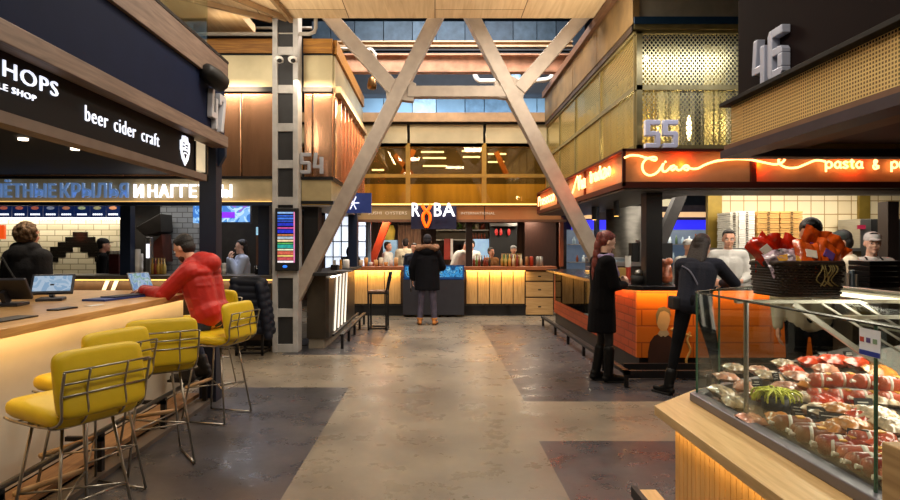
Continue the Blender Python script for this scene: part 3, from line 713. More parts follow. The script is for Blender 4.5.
# bright lattice window behind kiosk 54
t = thing('window_1', 'bright white gridded window seen through kiosk 54', 'window', P(330, 265, 13)); t['kind'] = 'structure'
box(-2.75, -1.72, 15.0, 15.04, .9, 2.45).build('pane', mat('daylight_pane', 'dfe8f4', .5, emit=1.1, ecol='dce8fa', var=.1), t)
m = MB()
for i in range(6): m.box(-2.75 + i * .206 - .012, -2.75 + i * .206 + .012, 14.97, 15.0, .9, 2.45)
for i in range(5): m.box(-2.75, -1.72, 14.97, 15.0, .9 + i * .387 - .012, .9 + i * .387 + .012)
m.build('window_frame', navy, t)
# counter 54
t = thing('bar_counter', 'dark metal bar counter of kiosk 54 with white diagonal light lines', 'counter', (-1.9, 10, 0))
dkm = mat('dark_zinc', '4a443c', .35, .5, var=.25, scale=2, bump=.1, bscale=5)
MB().prism([(cx1 + .03, 8.85), (X5 - .02, 8.85), (X5 + .06, 9.0), (X5 + .06, 12.2), (cx1 + .03, 12.2)], (0, 0, 1.115), (1, 0, 0), (0, 1, 0), (0, 0, 1), .05).build('countertop', blackm, t, bevel=.004)
MB().prism([(cx1 + .06, 9.1), (-1.66, 9.1), (-1.62, 9.16), (-1.62, 12.1), (cx1 + .06, 12.1)], (0, 0, .16), (1, 0, 0), (0, 1, 0), (0, 0, 1), .955).build('front_panel', dkm, t, bevel=.004)
MB().prism([(cx1 + .08, 9.14), (-1.7, 9.14), (-1.67, 9.2), (-1.67, 12.05), (cx1 + .08, 12.05)], (0, 0, 0), (1, 0, 0), (0, 1, 0), (0, 0, 1), .16).build('plinth', mat('plinth_grey', '8a8070', .6), t)
for k in range(4):
    y = 9.62 + k * .36
    MB().prism([(y, .2), (y + .09, .2), (y + .34, 1.08), (y + .25, 1.08)], (-1.62, 0, 0), (0, 1, 0), (0, 0, 1), (1, 0, 0), .014).build('light_stripe', mat('bright_stripe', 'f4eee0', .4, emit=1.1, ecol='fff2dc', var=0), t)
for i in range(7): MB().ell((-1.57, 9.15 + i * .12, 1.09), .022, .022, .015).build('light_bulb', LEDW, t)
t2 = thing('foot_rail', 'black steel foot rail along the bar of kiosk 54', 'foot rail', (-1.4, 10.5, 0))
MB().box(-1.44, -1.38, 9.05, 12.0, .2, .23).box(-1.56, -1.52, 9.05, 12.0, .2, .23).build('rail', black, t2)
for y in (9.1, 9.8, 10.5, 11.2, 11.9): box(-1.43, -1.39, y, y + .04, 0, .2).build('leg', black, t2)
# things on counter 54
o = MB().lathe([(.001, 0), (.05, 0), (.06, .02), (.06, .14), (.05, .16), (.001, .16)], n=14).build('napkin_dispenser', cupm, smooth=True); o.location = (Xp(346, 10.5), 10.5, 1.165); tag(o, 'round white napkin dispenser at the far end of counter 54', 'dispenser')
box_ = lambda *a: box(*a)
o = box_(Xp(339.5, 10.2), Xp(341.5, 10.2), 10.2, 10.25, 1.165, 1.33).build('lemonade_carton', mat('yellow_orange', 'e0982a', .5)); tag(o, 'orange yellow carton on counter 54', 'carton')
t = thing('till_printer', 'black receipt printer on the bar of kiosk 54', 'printer', (Xp(335, 9.9), 9.9, 1.165))
box(Xp(331, 9.9), Xp(338, 9.9), 9.85, 10.0, 1.165, 1.25).build('body', blackm, t, bevel=.01); box(Xp(333, 9.9), Xp(336, 9.9), 9.88, 9.9, 1.25, 1.33).build('paper_slip', cupm, t)
o = box_(Xp(335, 9.3), Xp(352, 9.3), 9.2, 9.4, 1.165, 1.18).build('tray', steel); tag(o, 'flat steel tray on the near corner of counter 54', 'tray')

# black padded jacket over a black stool
# ================================================================ bar 47: fascia, sign, counter
XF = -2.05
bluefas = mat('navy_fascia', '101b38', .8, var=.06, spec=.15)
t = thing('bar_fascia', 'navy fascia of bar 47 between two walnut strips', 'fascia', (XF, 3, 2.5)); t['kind'] = 'structure'
box(XF - .12, XF - .03, -1, 5.93, 2.63, 3.13).build('navy_panel', bluefas, t)
box(XF - .16, XF, -1, 5.95, 2.53, 2.64).build('walnut_strip', fasciawood, t, bevel=.004)
box(XF - .16, XF, -1, 5.95, 3.12, 3.36).build('walnut_strip', fasciawood, t, bevel=.004)
box(XF - .17, XF + .005, -1, 5.95, 3.36, 3.385).build('top_edge', black, t)
box(XF - 1.2, XF - .13, 5.85, 5.93, 2.6, 3.36).build('end_panel', bluefas, t)
struct(MB().box(-6, XF - .16, -1, 6.1, 2.62, 2.7).box(-8, -3.5, 6.1, 8.9, 2.62, 2.7).build('ceiling_bar', blackm))
t = thing('glass_balustrade', 'frameless glass balustrade above the navy fascia of bar 47', 'balustrade', (XF - .06, 3, 3.385)); t['kind'] = 'structure'
g = glass_mat('clear_glass', 'eef6f0', .05)
for a, b in ((-1, 1.1), (1.12, 3.3), (3.32, 5.55)): box(XF - .066, XF - .054, a, b, 3.386, 4.5).build('glass_pane', g, t)
# black sign with white lit letters
XS = -2.15
t = thing('bar_sign', 'black bar sign with white lit words and a round crest', 'sign', (XS, 3, 2.2))
box(XS - .08, XS, -1, 5.36, 2.23, 2.53).build('sign_panel', mat('sign_black', '0c0c12', .6, var=.05, spec=.15), t)
box(XS - .1, XS + .01, -1, 5.66, 2.17, 2.23).build('lower_strip', mat('strip_brown_grey', '6a5a50', .55, var=.1), t)
box(XS - .07, XS - .005, 5.38, 5.63, 2.25, 2.51).build('end_light_box', mat('end_box', 'b8ac90', .5, emit=.5, ecol='ffe9c0', var=.15), t)
MB().box(XS - .08, XS + .01, 5.36, 5.38, 2.23, 2.5).box(XS - .08, XS + .01, 5.63, 5.66, 2.17, 2.5).build('end_frame', black, t)
LU = mat('lit_letter', 'ffffff', .5, emit=1.1, ecol='e4ecff', var=0)
def ysign(px): return -XS * F / (CX - px)
def word(s, px0, px1, z, h, bold=0, m=LU): text(s, 'lettering', m, t, (XS + .001, ysign(px0), z), (0, 1, 0), (0, 0, 1), w=ysign(px1) - ysign(px0), h=h, depth=.008, bold=bold, spacing=1.12)
word('HOPS', 2, 57, 2.405, .082, .0)
word('THE BEST', 0.01 - 140, -34, 2.362, .085, .03) if False else None
text('TWO', 'lettering', LU, t, (XS + .001, 2.38, 2.362), (0, 1, 0), (0, 0, 1), w=.3, h=.085, depth=.008, bold=.03) if False else None
word('BOTTLE SHOP', -34, 35, 2.335, .032, -.008)
word('beer', 84.5, 107, 2.33, .095, -.012); word('cider', 113.5, 135, 2.33, .095, -.012); word('craft', 141, 158.5, 2.33, .095, -.012)
# crest: white shield with dark hop glyph
yc = ysign(184.5)
sh = [(0, -.105), (.055, -.06), (.085, 0), (.085, .06), (.06, .065), (.05, .095), (0, .1), (-.05, .095), (-.06, .065), (-.085, .06), (-.085, 0), (-.055, -.06)]
MB().prism([(a * 1.15, b * 1.25) for a, b in sh], (XS + .001, yc, 2.38), (0, 1, 0), (0, 0, 1), (1, 0, 0), .006).build('crest', LU, t)
m = MB()
for x, z, w, h in ((-.035, .03, .04, .012), (.03, .045, .05, .012), (-.03, .06, .03, .012), (.03, .02, .03, .012), (0, -.01, .09, .012), (-.045, -.02, .02, .012), (.045, -.02, .02, .012)): m.box(XS + .007, XS + .009, yc + x - w / 2, yc + x + w / 2, 2.38 + z - h / 2, 2.38 + z + h / 2)
m.prism([(-.03, -.03), (.03, -.03), (0, -.075)], (XS + .007, yc, 2.38), (0, 1, 0), (0, 0, 1), (1, 0, 0), .002)
m.build('crest_mark', MATS['sign_black'], t)
number('white block number 47 on the end of the navy fascia', '47', (XF - .03, 5.47, 2.645), (0, 1, 0), (1, 0, 0), .165, .36, .05, .04, numd)
# speaker on the fascia
p = V((XF + .06, 5.42, 3.08)); t = thing('wall_speaker', 'black barrel shaped speaker beside the number 47', 'speaker', p)
MB().tube([p + V((-.04, -.14, .035)), p + V((-.035, -.12, .03)), p + V((0, .0, 0)), p + V((.03, .1, -.03)), p + V((.032, .11, -.032))], [.04, .07, .088, .08, .06], 18).build('body', mat('speaker_black', '0a0a0c', .6, var=.1), t, smooth=True)
MB().cyl(p + V((-.12, 0, .02)), p + V((0, 0, .01)), .03).build('bracket', black, t)
# post
o = box(-2.36, -2.19, 6.0, 6.17, 0, 2.62).build('post', mat('post_navy', '141d33', .5, .1, var=.1), bevel=.005); tag(o, 'navy steel post at the end of bar 47 behind the red jacket man', 'post')
o = MB().prism([(0, 0), (.07, .12), (.07, .27), (0, .27)], (-2.19, 6.05, 2.35), (1, 0, 0), (0, 0, 1), (0, 1, 0), .06).build('bracket', navy); tag(o, 'small navy bracket at the top of the bar post', 'bracket')
# ceiling downlights
for x, y, l in ((-4.05, 5.9, 'left recessed downlight under the dark bar ceiling'), (-3.9, 6.5, 'right recessed downlight under the dark bar ceiling')):
    o = MB().cyl((x, y, 2.6), (x, y, 2.625), .045, 20).build('downlight', mat('downlight_glow', 'fff2e0', .5, emit=4, ecol='ffe8cc', var=0)); tag(o, l, 'light')
# bar counter
t = thing('bar_counter', 'long oak topped bar with warm light under its edge', 'counter', (-2.9, 3, 0))
box(-3.75, -2.40, -1, 6.25, 1.045, 1.10).build('countertop', topwood, t, bevel=.006)
plaster = mat('bar_front_plaster', 'c9c2b4', .6, var=.16, scale=1.5, aniso=(1, .6, 1))
box(-3.6, -2.56, -1, 6.1, .1, 1.045).build('front_panel', plaster, t)
box(-3.15, -2.6, -1, 6.05, 0, .1).build('plinth', black, t)
box(-2.52, -2.5, -1, 6.1, 1.03, 1.045).build('led_strip', LED, t)
area('L_bar', (-2.44, 3.0, 1.035), (0, math.radians(32), 0), .04, 7.2, 13, 'ffd08c')
t = thing('foot_rail', 'wooden foot rest with a black rail along the oak bar', 'foot rail', (-2.3, 3, 0))
box(-2.56, -2.36, -1, 6.0, .05, .09).build('foot_board', wood_mat('foot_board', '7a5a3c', '9a7650', .55, 'y'), t)
MB().cyl((-2.27, -1, .30), (-2.27, 5.95, .30), .018).build('rail', mat('rail_dark', '4a4a48', .35, .6), t, smooth=True)
for y in [i * .95 + .25 for i in range(6)] + [5.9]: MB().box(-2.29, -2.25, y, y + .04, 0, .29).box(-2.5, -2.25, y, y + .03, .24, .27).build('rail_bracket', black, t)
box(-2.36, -2.22, -1, 6.0, 0, .035).build('kick_strip', mat('kick_strip', '5a5048', .5), t)

# ---- wire stools with yellow pads
yel = mat('yellow_leather', 'd2b41c', .42, var=.08, scale=4, bump=.06, bscale=30, spec=.4)
def pad(w, d, h):
    """soft cushion: a rounded slab, superellipse in plan, pillowed in section"""
    bm = bmesh.new(); n = 40; rings = []
    for k, (s_, z) in enumerate(((0, -.5), (.8, -.5), (.93, -.42), (.99, -.2), (1, .05), (.985, .28), (.93, .45), (.8, .53), (.45, .56), (0, .57))):
        r = []
        for i in range(n):
            a = 2 * PI * i / n; c, q = math.cos(a), math.sin(a); e = .28
            r.append(bm.verts.new((w / 2 * s_ * math.copysign(abs(c) ** e, c), d / 2 * s_ * math.copysign(abs(q) ** e, q), h * z)))
            if s_ == 0: break
        rings.append(r)
    for a, b in zip(rings, rings[1:]):
        if len(a) == 1: [bm.faces.new((a[0], b[(i + 1) % n], b[i])) for i in range(n)]
        elif len(b) == 1: [bm.faces.new((a[i], a[(i + 1) % n], b[0])) for i in range(n)]
        else: [bm.faces.new((a[i], a[(i + 1) % n], b[(i + 1) % n], b[i])) for i in range(n)]
    bm.verts.index_update(); return bm
def bm_mb(bm, M_):
    mb = MB(); bm.verts.ensure_lookup_table(); mb.add([M_ @ v.co for v in bm.verts], [[v.index for v in f.verts] for f in bm.faces]); return mb
def make_stool():
    t = thing('bar_stool', 'yellow stool', 'stool')
    sm = Matrix.Translation((0, 0, .735)) @ Matrix.Rotation(math.radians(3), 4, 'X')
    bm_mb(pad(.47, .47, .085), sm).build('seat', yel, t, smooth=True)
    bk = Matrix.Translation((0, -.225, .895)) @ Matrix.Rotation(math.radians(80), 4, 'X')
    bm_mb(pad(.47, .33, .06), bk).build('backrest', yel, t, smooth=True)
    r = .0055
    def by(z): return -.225 - (z - .80) * .176 - .035          # wire plane just behind the back pad
    W_ = .225
    outer = spline([(-W_, by(1.0), .97), (-W_, by(.85), .85), (-W_ + .01, -.25, .735), (-W_ + .01, -.14, .69), (-W_, .1, .69), (-W_, .2, .70)], 5)
    m = MB()
    m.tube(outer, r * 1.3); m.tube([V((-q.x, q.y, q.z)) for q in outer], r * 1.3)
    m.tube([(-W_, by(.97), .97), (W_, by(.97), .97)], r)
    for z in (.80, .85, .91): m.tube([(-W_, by(z), z), (W_, by(z), z)], r)
    for x in (-.10, .10): m.tube(spline([(x, by(1.0), .97), (x, by(.85), .86), (x, -.275, .76), (x, -.2, .69), (x, .0, .685), (x, .2, .69)], 5), r)
    m.build('back_frame', chrome, t, smooth=True)
    m = MB()
    for y in (-.16, -.08, 0, .08, .16): m.tube(spline([(-W_, y, .70), (-W_ + .04, y, .675), (0, y, .672), (W_ - .04, y, .675), (W_, y, .70)], 3), r * .9)
    m.build('seat_frame', chrome, t, smooth=True)
    for sx in (-1, 1):
        for sy in (-1, 1):
            MB().tube([(sx * .13, sy * .12, .675), (sx * .215, sy * .215, .012)], .0085).build('leg', chrome, t, smooth=True)
    a = .176
    MB().tube([(-a, -a, .3), (a, a, .3)], .006).tube([(a, -a, .3), (-a, a, .3)], .006).tube([(-a, -a, .3), (a, -a, .3)], .006).build('cross_brace', chrome, t, smooth=True)
    MB().cyl((-.19, a + .01, .305), (.19, a + .01, .305), .016).build('foot_bar', wood_mat('foot_dowel', 'b08c60', 'cda878', .5, 'x'), t, smooth=True)
    for sx in (-1, 1):
        MB().tube([(sx * .213, -.213, .012), (sx * .213, .213, .012)], .0075).build('sled', chrome, t, smooth=True)
    return t
s0 = make_stool()
stools = [((-1.88, 3.12), 63, 'nearest yellow wire bar stool at the lower left corner'),
          ((-2.12, 3.70), 70, 'second yellow stool, seat half hidden behind the nearest stool'),
          ((-2.01, 4.32), 36, 'yellow wire stool in the middle of the row, its back turned to us'),
          ((-1.98, 5.46), 76, 'yellow stool the man in the red jacket sits on'),
          ((-2.56, 6.75), 150, 'yellow stool at the far end of the oak bar behind the red jacket man')]
for i, ((x, y), a, l) in enumerate(stools):
    if i == 0: place(s0, (x, y, 0), math.radians(a)); s0['label'] = l; s0['group'] = 'yellow bar stools'
    else: dup(s0, (x, y, 0), math.radians(a), l, 'yellow bar stools')

# ---- on the oak bar
t = thing('laptop', 'silver laptop open in front of the man in the red jacket', 'laptop', (-2.95, 5.75, 1.1))
lm = mat('laptop_silver', 'a8b0b8', .35, .6, var=.03)
u = V((math.cos(math.radians(78)), math.sin(math.radians(78)), 0)); n = V((u.y, -u.x, 0)); c = V((-2.72, 5.80, 1.106))
MB().obox(c, n, u, (0, 0, 1), .10, .15, .006).build('keyboard_base', lm, t, bevel=.003)
hinge = c - n * .10
up = (V((0, 0, 1)) * .93 - n * .36).normalized()
nn = up.cross(u).normalized()
MB().obox(hinge + up * .105, u, up, nn, .15, .105, .004).build('lid', lm, t, bevel=.002)
sc = hinge + up * .107
fn = n if nn.dot(n) > 0 else n
off = nn * (.0048 if nn.dot(n) > 0 else -.0048)
MB().obox(sc + off, u, up, nn, .14, .095, .0006).build('screen', screen_mat('laptop_picture', [(0, '7a9cc8'), (.45, 'a8c0dc'), (.55, '88b0a0'), (.62, 'c8d4e4')], 12, .8), t)
def monitor(label, c, ang, w, h, tiltdeg, m_scr, name='till_screen'):
    t = thing(name, label, 'monitor', c); c = V(c)
    a = math.radians(ang); u = V((math.cos(a), math.sin(a), 0)); f = V((math.sin(a), -math.cos(a), 0)); tt = math.radians(tiltdeg)
    up = (V((0, 0, 1)) * math.cos(tt) - f * math.sin(tt)).normalized(); nn = u.cross(up).normalized()
    mid = c + V((0, 0, .055)) + up * (h / 2)
    MB().obox(mid, u, up, nn, w / 2, h / 2, .014).build('case', mat('till_dark', '2a2c34', .45, var=.1), t, bevel=.006)
    if m_scr: MB().obox(mid + nn * .0145, u, up, nn, w / 2 - .02, h / 2 - .02, .001).build('screen', m_scr, t)
    MB().obox(c + V((0, 0, .012)), u, f, (0, 0, 1), w * .3, .1, .012).build('base', MATS['till_dark'], t, bevel=.005)
    MB().beam(c + V((0, 0, .02)) - f * .03, mid - nn * .02, .08, .03, up=tuple(u)).build('stand', MATS['till_dark'], t)
    return t
monitor('dark till monitor seen from behind at the left edge of the oak bar', (-3.28, 4.62, 1.1), 190, .34, .2, 38, None)
monitor('till monitor with a pale blue screen standing on the oak bar', (-3.25, 5.08, 1.1), 22, .32, .2, 40, screen_mat('till_picture', [(0, '8fb0d0'), (.45, 'b8cce0'), (.58, '9ab8d4')], 8, .8))
bluep_ = mat('folder_blue', '1c3f8c', .4, var=.1)
o = MB().obox((-2.78, 5.28, 1.108), (.2, .98, 0), (.98, -.2, 0), (0, 0, 1), .3, .11, .008).build('menu_folder', bluep_); tag(o, 'long blue menu folder lying on the oak bar', 'folder')
o = MB().obox((-2.74, 5.38, 1.121), (.28, .96, 0), (.96, -.28, 0), (0, 0, 1), .24, .08, .004).build('menu_folder', mat('folder_black', '1a1e2a', .4)); tag(o, 'thin black folder on top of the blue menu folder', 'folder')
o = MB().obox((-2.7, 4.35, 1.106), (.1, .99, 0), (.99, -.1, 0), (0, 0, 1), .1, .045, .005).build('card_reader', mat('dark_slate', '24242a', .4)); tag(o, 'small dark flat card reader on the oak bar', 'card reader')
o = MB().obox((-2.66, 3.75, 1.105), (.05, 1, 0), (1, -.05, 0), (0, 0, 1), .16, .07, .004).build('tray', mat('dark_tray', '2a2622', .4)); tag(o, 'dark tray on the oak bar at the left edge of view', 'tray')
o = MB().obox((-2.62, 4.62, 1.103), (.2, .98, 0), (.98, -.2, 0), (0, 0, 1), .07, .03, .001).build('receipt', cupm); tag(o, 'small white receipt on the oak bar', 'receipt')

# ---- black stools
def square_stool(label, loc, rz, hs=.70, back=.38, w=.36):
    t = thing('bar_stool', label, 'stool', (0, 0, 0)); b = .016
    for sx in (-1, 1):
        for sy in (-1, 1): box(sx * (w / 2 - b) - b, sx * (w / 2 - b) + b, sy * (w / 2 - b) - b, sy * (w / 2 - b) + b, 0, hs if sy > 0 or not back else hs).build('leg', black, t)
    MB().box(-w / 2, w / 2, -w / 2, -w / 2 + .03, .02, .05).box(-w / 2, w / 2, w / 2 - .03, w / 2, .02, .05).box(-w / 2, -w / 2 + .03, -w / 2, w / 2, .02, .05).box(w / 2 - .03, w / 2, -w / 2, w / 2, .02, .05).build('floor_frame', black, t)
    box(-w / 2, w / 2, -w / 2, w / 2, hs - .03, hs).build('seat_frame', black, t)
    box(-w / 2 + .01, w / 2 - .01, -w / 2 + .01, w / 2 - .01, hs, hs + .03).build('seat', wood_mat('stool_seat', '5a4030', '7a5a44', .5, 'x'), t, bevel=.005)
    if back:
        for sx in (-1, 1): MB().beam((sx * (w / 2 - .02), -w / 2 + .02, hs), (sx * (w / 2 - .02), -w / 2 - .05, hs + back), .03, .03).build('back_post', black, t)
        MB().beam((0, -w / 2 - .02, hs + back * .5), (0, -w / 2 - .05, hs + back), w, .03).build('backrest', black, t)
    return place(t, loc, rz)
square_stool('black square framed bar stool standing before the fish bar', (-1.06, 11.25, 0), math.radians(88))
square_stool('black metal stool under the dark padded jacket', (Xp(254, 8.75), 8.72, 0), math.radians(180), .70, .3, .4)
# padded jacket hanging over the black stool
puff = mat('navy_padded', '0d1424', .6, var=.25, spec=.3)
m = MB(); jx, jy = Xp(250, 8.5), 8.46
for k in range(8):
    z = 1.06 - k * .095; w_ = .20 + .03 * min(1, k / 3)
    m.caps((jx - w_ + .02 * k / 8, jy - .03, z), (jx + w_ + .012 * k, jy - .01, z - .02), .068, .07)
for k in range(7): m.caps((jx + .17 + .018 * k, jy - .07, 1.0 - k * .105), (jx + .19 + .018 * k, jy - .08, .93 - k * .105), .062)
for k in range(5): m.caps((jx - .18 - .016 * k, jy - .06, .98 - k * .1), (jx - .19 - .016 * k, jy - .06, .92 - k * .1), .058)
m.caps((jx - .12, jy - .02, 1.1), (jx + .13, jy - .02, 1.1), .05)
o = blob(m, 'padded_jacket', puff, None, .012, 3, .5); tag(o, 'dark navy quilted jacket hanging over a black stool beside the column', 'jacket')
# ================================================================ fish bar at the back
YR = 13.4
t = thing('bar_counter', 'lit wood panelled counter of the fish bar at the back', 'counter', (.4, YR, 0))
xa, xb = Xp(338, YR), Xp(556, YR)
box(xa, xb, YR - .12, YR + .48, Zp(270, YR), Zp(266.5, YR)).build('countertop', redwood, t, bevel=.006)
pw = wood_mat('lit_panel_wood', 'b88f58', 'd4ae76', .5, 'z')
def panels(a, b, n):
    w = (b - a) / n
    for i in range(n): box(Xp(a + i * w + .5, YR), Xp(a + (i + 1) * w - .5, YR), YR, YR + .03, .27, 1.01).build('wood_panel', pw, t)
panels(338, 350.5, 1); panels(351, 401, 3); panels(466, 525, 5)
box(xa, xb, YR + .03, YR + .5, .27, 1.02).build('carcass', mat('dark_seam', '3c2818', .7), t)
for i, (a, b) in enumerate(((281, 271.5), (297, 282), (315, 298))): 
    d = box(Xp(526, YR), Xp(553, YR), YR - .01, YR + .03, Zp(a - .4, YR), Zp(b, YR)).build('drawer', wood_mat('drawer_oak', 'b08a58', 'c8a470', .45, 'x'), t, bevel=.004)
    box(Xp(538, YR), Xp(541, YR), YR - .016, YR - .01, Zp((a + b) / 2 + .8, YR), Zp((a + b) / 2 - .4, YR)).build('drawer_slot', blackm, d)
box(xa, Xp(526, YR), YR + .05, YR + .45, 0, .27).build('plinth', blackm, t)
box(Xp(526, YR), Xp(553, YR), YR + .02, YR + .45, 0, .02).build('plinth', blackm, t)
MB().box(xa, Xp(525, YR), YR - .2, YR - .17, .22, .26).build('foot_rail', black, t)
for x in range(338, 526, 24): box(Xp(x, YR), Xp(x, YR) + .04, YR - .2, YR + .05, .22, .25).build('rail_bracket', black, t)
for a, b in ((338, 401), (466, 525)): box(Xp(a, YR), Xp(b, YR), YR - .05, YR - .03, 1.0, 1.015).build('led_strip', LED, t)
for a, b, n_ in ((338, 401, 'L_rybaA'), (466, 525, 'L_rybaB')): area(n_, ((Xp(a, YR) + Xp(b, YR)) / 2, YR - .09, .99), (math.radians(32), 0, 0), Xp(b, YR) - Xp(a, YR), .04, 9, 'ffd080')
t = thing('display_fridge', 'dark grey fridge cabinet with a blue lit glass top in the fish bar counter', 'fridge', P(434, 316, 13.2))
box(Xp(403, 13.2), Xp(464, 13.2), 13.12, 13.36, .05, Zp(278.5, 13.2)).build('body', mat('charcoal_cabinet', '33333a', .5, .2, var=.1), t, bevel=.006)
box(Xp(405, 13.2), Xp(463, 13.2), 13.16, 13.36, Zp(278.5, 13.2), Zp(265.5, 13.2)).build('light_box', screen_mat('fridge_glow', [(0, '1a4a78'), (.42, '3a9ad8'), (.52, '2a70a8'), (.58, '8ad0e8'), (.64, '1c3c58')], 9, .9), t)
MB().box(Xp(404, 13.2), Xp(464, 13.2), 13.12, 13.16, Zp(279.5, 13.2), Zp(277, 13.2)).box(Xp(404, 13.2), Xp(464, 13.2), 13.12, 13.16, Zp(266.5, 13.2), Zp(265, 13.2)).box(Xp(404, 13.2), Xp(405.5, 13.2), 13.12, 13.16, Zp(278, 13.2), Zp(265, 13.2)).box(Xp(462.5, 13.2), Xp(464, 13.2), 13.12, 13.16, Zp(278, 13.2), Zp(265, 13.2)).build('frame', mat('blue_metal', '1c4a7c', .4, .3, emit=.15, ecol='1c60b0'), t)
# fascia
t = thing('fascia_sign', 'beige fascia of the fish bar with faint words and light line', 'sign', (.4, 13.3, 2.2))
fbe = mat('fascia_beige', '9c8058', .5, .2, var=.12, scale=2, emit=.1, ecol='ffc880')
fo = mat('fascia_orange', 'b0784a', .5, .2, var=.12, scale=2, emit=.06, ecol='ff9a50')
box(Xp(353, 13.3), Xp(411, 13.3), 13.3, 13.4, Zp(219.5, 13.3), Zp(206.5, 13.3)).build('panel', fbe, t)
box(Xp(456, 13.3), Xp(561, 13.3), 13.3, 13.4, Zp(219.5, 13.3), Zp(206.5, 13.3)).build('panel', fo, t)
box(Xp(353, 13.3), Xp(566, 13.3), 13.26, 13.45, Zp(222, 13.3), Zp(219.5, 13.3)).build('bottom_rail', mat('rail_brown', '7a5238', .5), t)
box(Xp(353, 13.3), Xp(562, 13.3), 13.24, 13.45, Zp(206.5, 13.3), Zp(205.2, 13.3)).build('top_rail', mat('rail_dark_brown', '4a3020', .5), t)
box(Xp(353, 13.3), Xp(540, 13.3), 13.27, 13.3, Zp(205, 13.3), Zp(203.8, 13.3)).build('light_line', LED, t)
fl = mat('faint_letter', 'd8c8b0', .5, emit=.25, ecol='ffe8c8', var=0)
text('SUSHI  OYSTERS', 'lettering', fl, t, (Xp(368, 13.3), 13.29, Zp(214.5, 13.3)), (1, 0, 0), (0, 0, 1), w=Xp(407, 13.3) - Xp(368, 13.3), h=.065, depth=.01)
text('INTERNATIONAL', 'lettering', fl, t, (Xp(461, 13.3), 13.29, Zp(214.5, 13.3)), (1, 0, 0), (0, 0, 1), w=Xp(495, 13.3) - Xp(461, 13.3), h=.055, depth=.01)
box(Xp(484, 13.3), Xp(485, 13.3), 13.28, 13.3, Zp(219.5, 13.3), Zp(206.5, 13.3)).build('panel_joint', MATS['rail_dark_brown'], t)
YG = 13.1
t = thing('name_sign', 'navy box sign reading RYBA with an orange fish shaped Y', 'sign', P(434, 229, YG))
box(Xp(411, YG), Xp(456.5, YG), YG, YG + .15, Zp(229, YG), Zp(206, YG)).build('sign_box', mat('sign_navy', '161a3c', .5, var=.05), t, bevel=.004)
zt, zb = Zp(203.2, YG), Zp(216.5, YG)
W_ = lambda p: Xp(p, YG)
text('R', 'letter', LEDLET, t, (W_(412), YG - .06, zb), (1, 0, 0), (0, 0, 1), w=W_(420) - W_(412), h=zt - zb, depth=.05, bold=.015)
text('B', 'letter', LEDLET, t, (W_(434), YG - .06, zb), (1, 0, 0), (0, 0, 1), w=W_(441.5) - W_(434), h=zt - zb, depth=.05, bold=.015)
text('A', 'letter', LEDLET, t, (W_(442.5), YG - .06, zb), (1, 0, 0), (0, 0, 1), w=W_(455) - W_(442.5), h=zt - zb, depth=.05, bold=.015)
of = mat('lit_orange', 'ff6a10', .5, emit=1.6, ecol='ff5a08', var=0)
q = lambda a, b: V((W_(a), YG - .04, Zp(b, YG)))
fish = MB()
for s in (-1, 1): fish.tube(spline([q(426.5 + s * 4.3, 204.5), q(426.5 + s * 2.2, 209), q(426.5 - s * 2.8, 214), q(426.5 - s * 3.6, 219), q(426.5 - s * 2, 224), q(426.5, 227.5)], 6), .033, 10)
fish.build('fish_letter', of, t, smooth=True)
# posts and interior
for a, b, Y, m_, l in ((466, 472.5, 13.6, mat('post_brown', '2a1812', .5), 'dark brown post right of the RYBA sign'), (560, 563.5, 13.5, mat('post_orange', '9c4a24', .5), 'orange brown post at the right end of the fish bar'), (367.5, 370.5, 13.7, mat('post_blue', '7a98b8', .5), 'pale blue post at the left end of the fish bar'), (353, 358, 13.6, navy, 'navy post at the left end of the fish bar')):
    o = box(Xp(a, Y), Xp(b, Y), Y, Y + .12, 1.1, 2.2).build('post', m_); tag(o, l, 'post')
struct(MB().box(-4, 4.2, 17.4, 17.5, 0, 2.45).build('wall_fish_bar', mat('curtain_brown', '6a4630', .8, var=.4, aniso=(9, 9, .5), scale=2)))
struct(box(-1.9, 2.95, 13.46, 17.4, 2.26, 2.34).build('ceiling_fish_bar', mat('fish_bar_ceiling', '2a2420', .7)))
for x in (-1.4, -.3, .9, 2.2): area('L_ryba_int', (x, 14.4, 2.24), (0, 0, 0), .6, .4, 24, 'ffecd0')
o = box(Xp(525, 14.6), Xp(556, 14.6), 14.6, 14.7, 0, 2.2).build('partition', darkw); tag(o, 'dark brown partition at the right of the fish bar', 'partition')
o = box(Xp(490, 15), Xp(517, 15), 15, 15.1, 1.0, Zp(226, 15)).build('display_board', blackm); tag(o, 'black display panel with hanging red tags', 'panel')
for i, px in enumerate((496.5, 501, 509)):
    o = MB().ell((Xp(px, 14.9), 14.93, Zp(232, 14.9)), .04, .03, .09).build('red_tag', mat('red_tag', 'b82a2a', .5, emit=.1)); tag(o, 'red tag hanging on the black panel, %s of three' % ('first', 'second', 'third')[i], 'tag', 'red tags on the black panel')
o = box(Xp(490, 14.8), Xp(517, 14.8), 14.8, 14.95, Zp(226, 14.8), Zp(223, 14.8)).build('rack_rail', steel); tag(o, 'pale rail on top of the black display panel', 'rail')
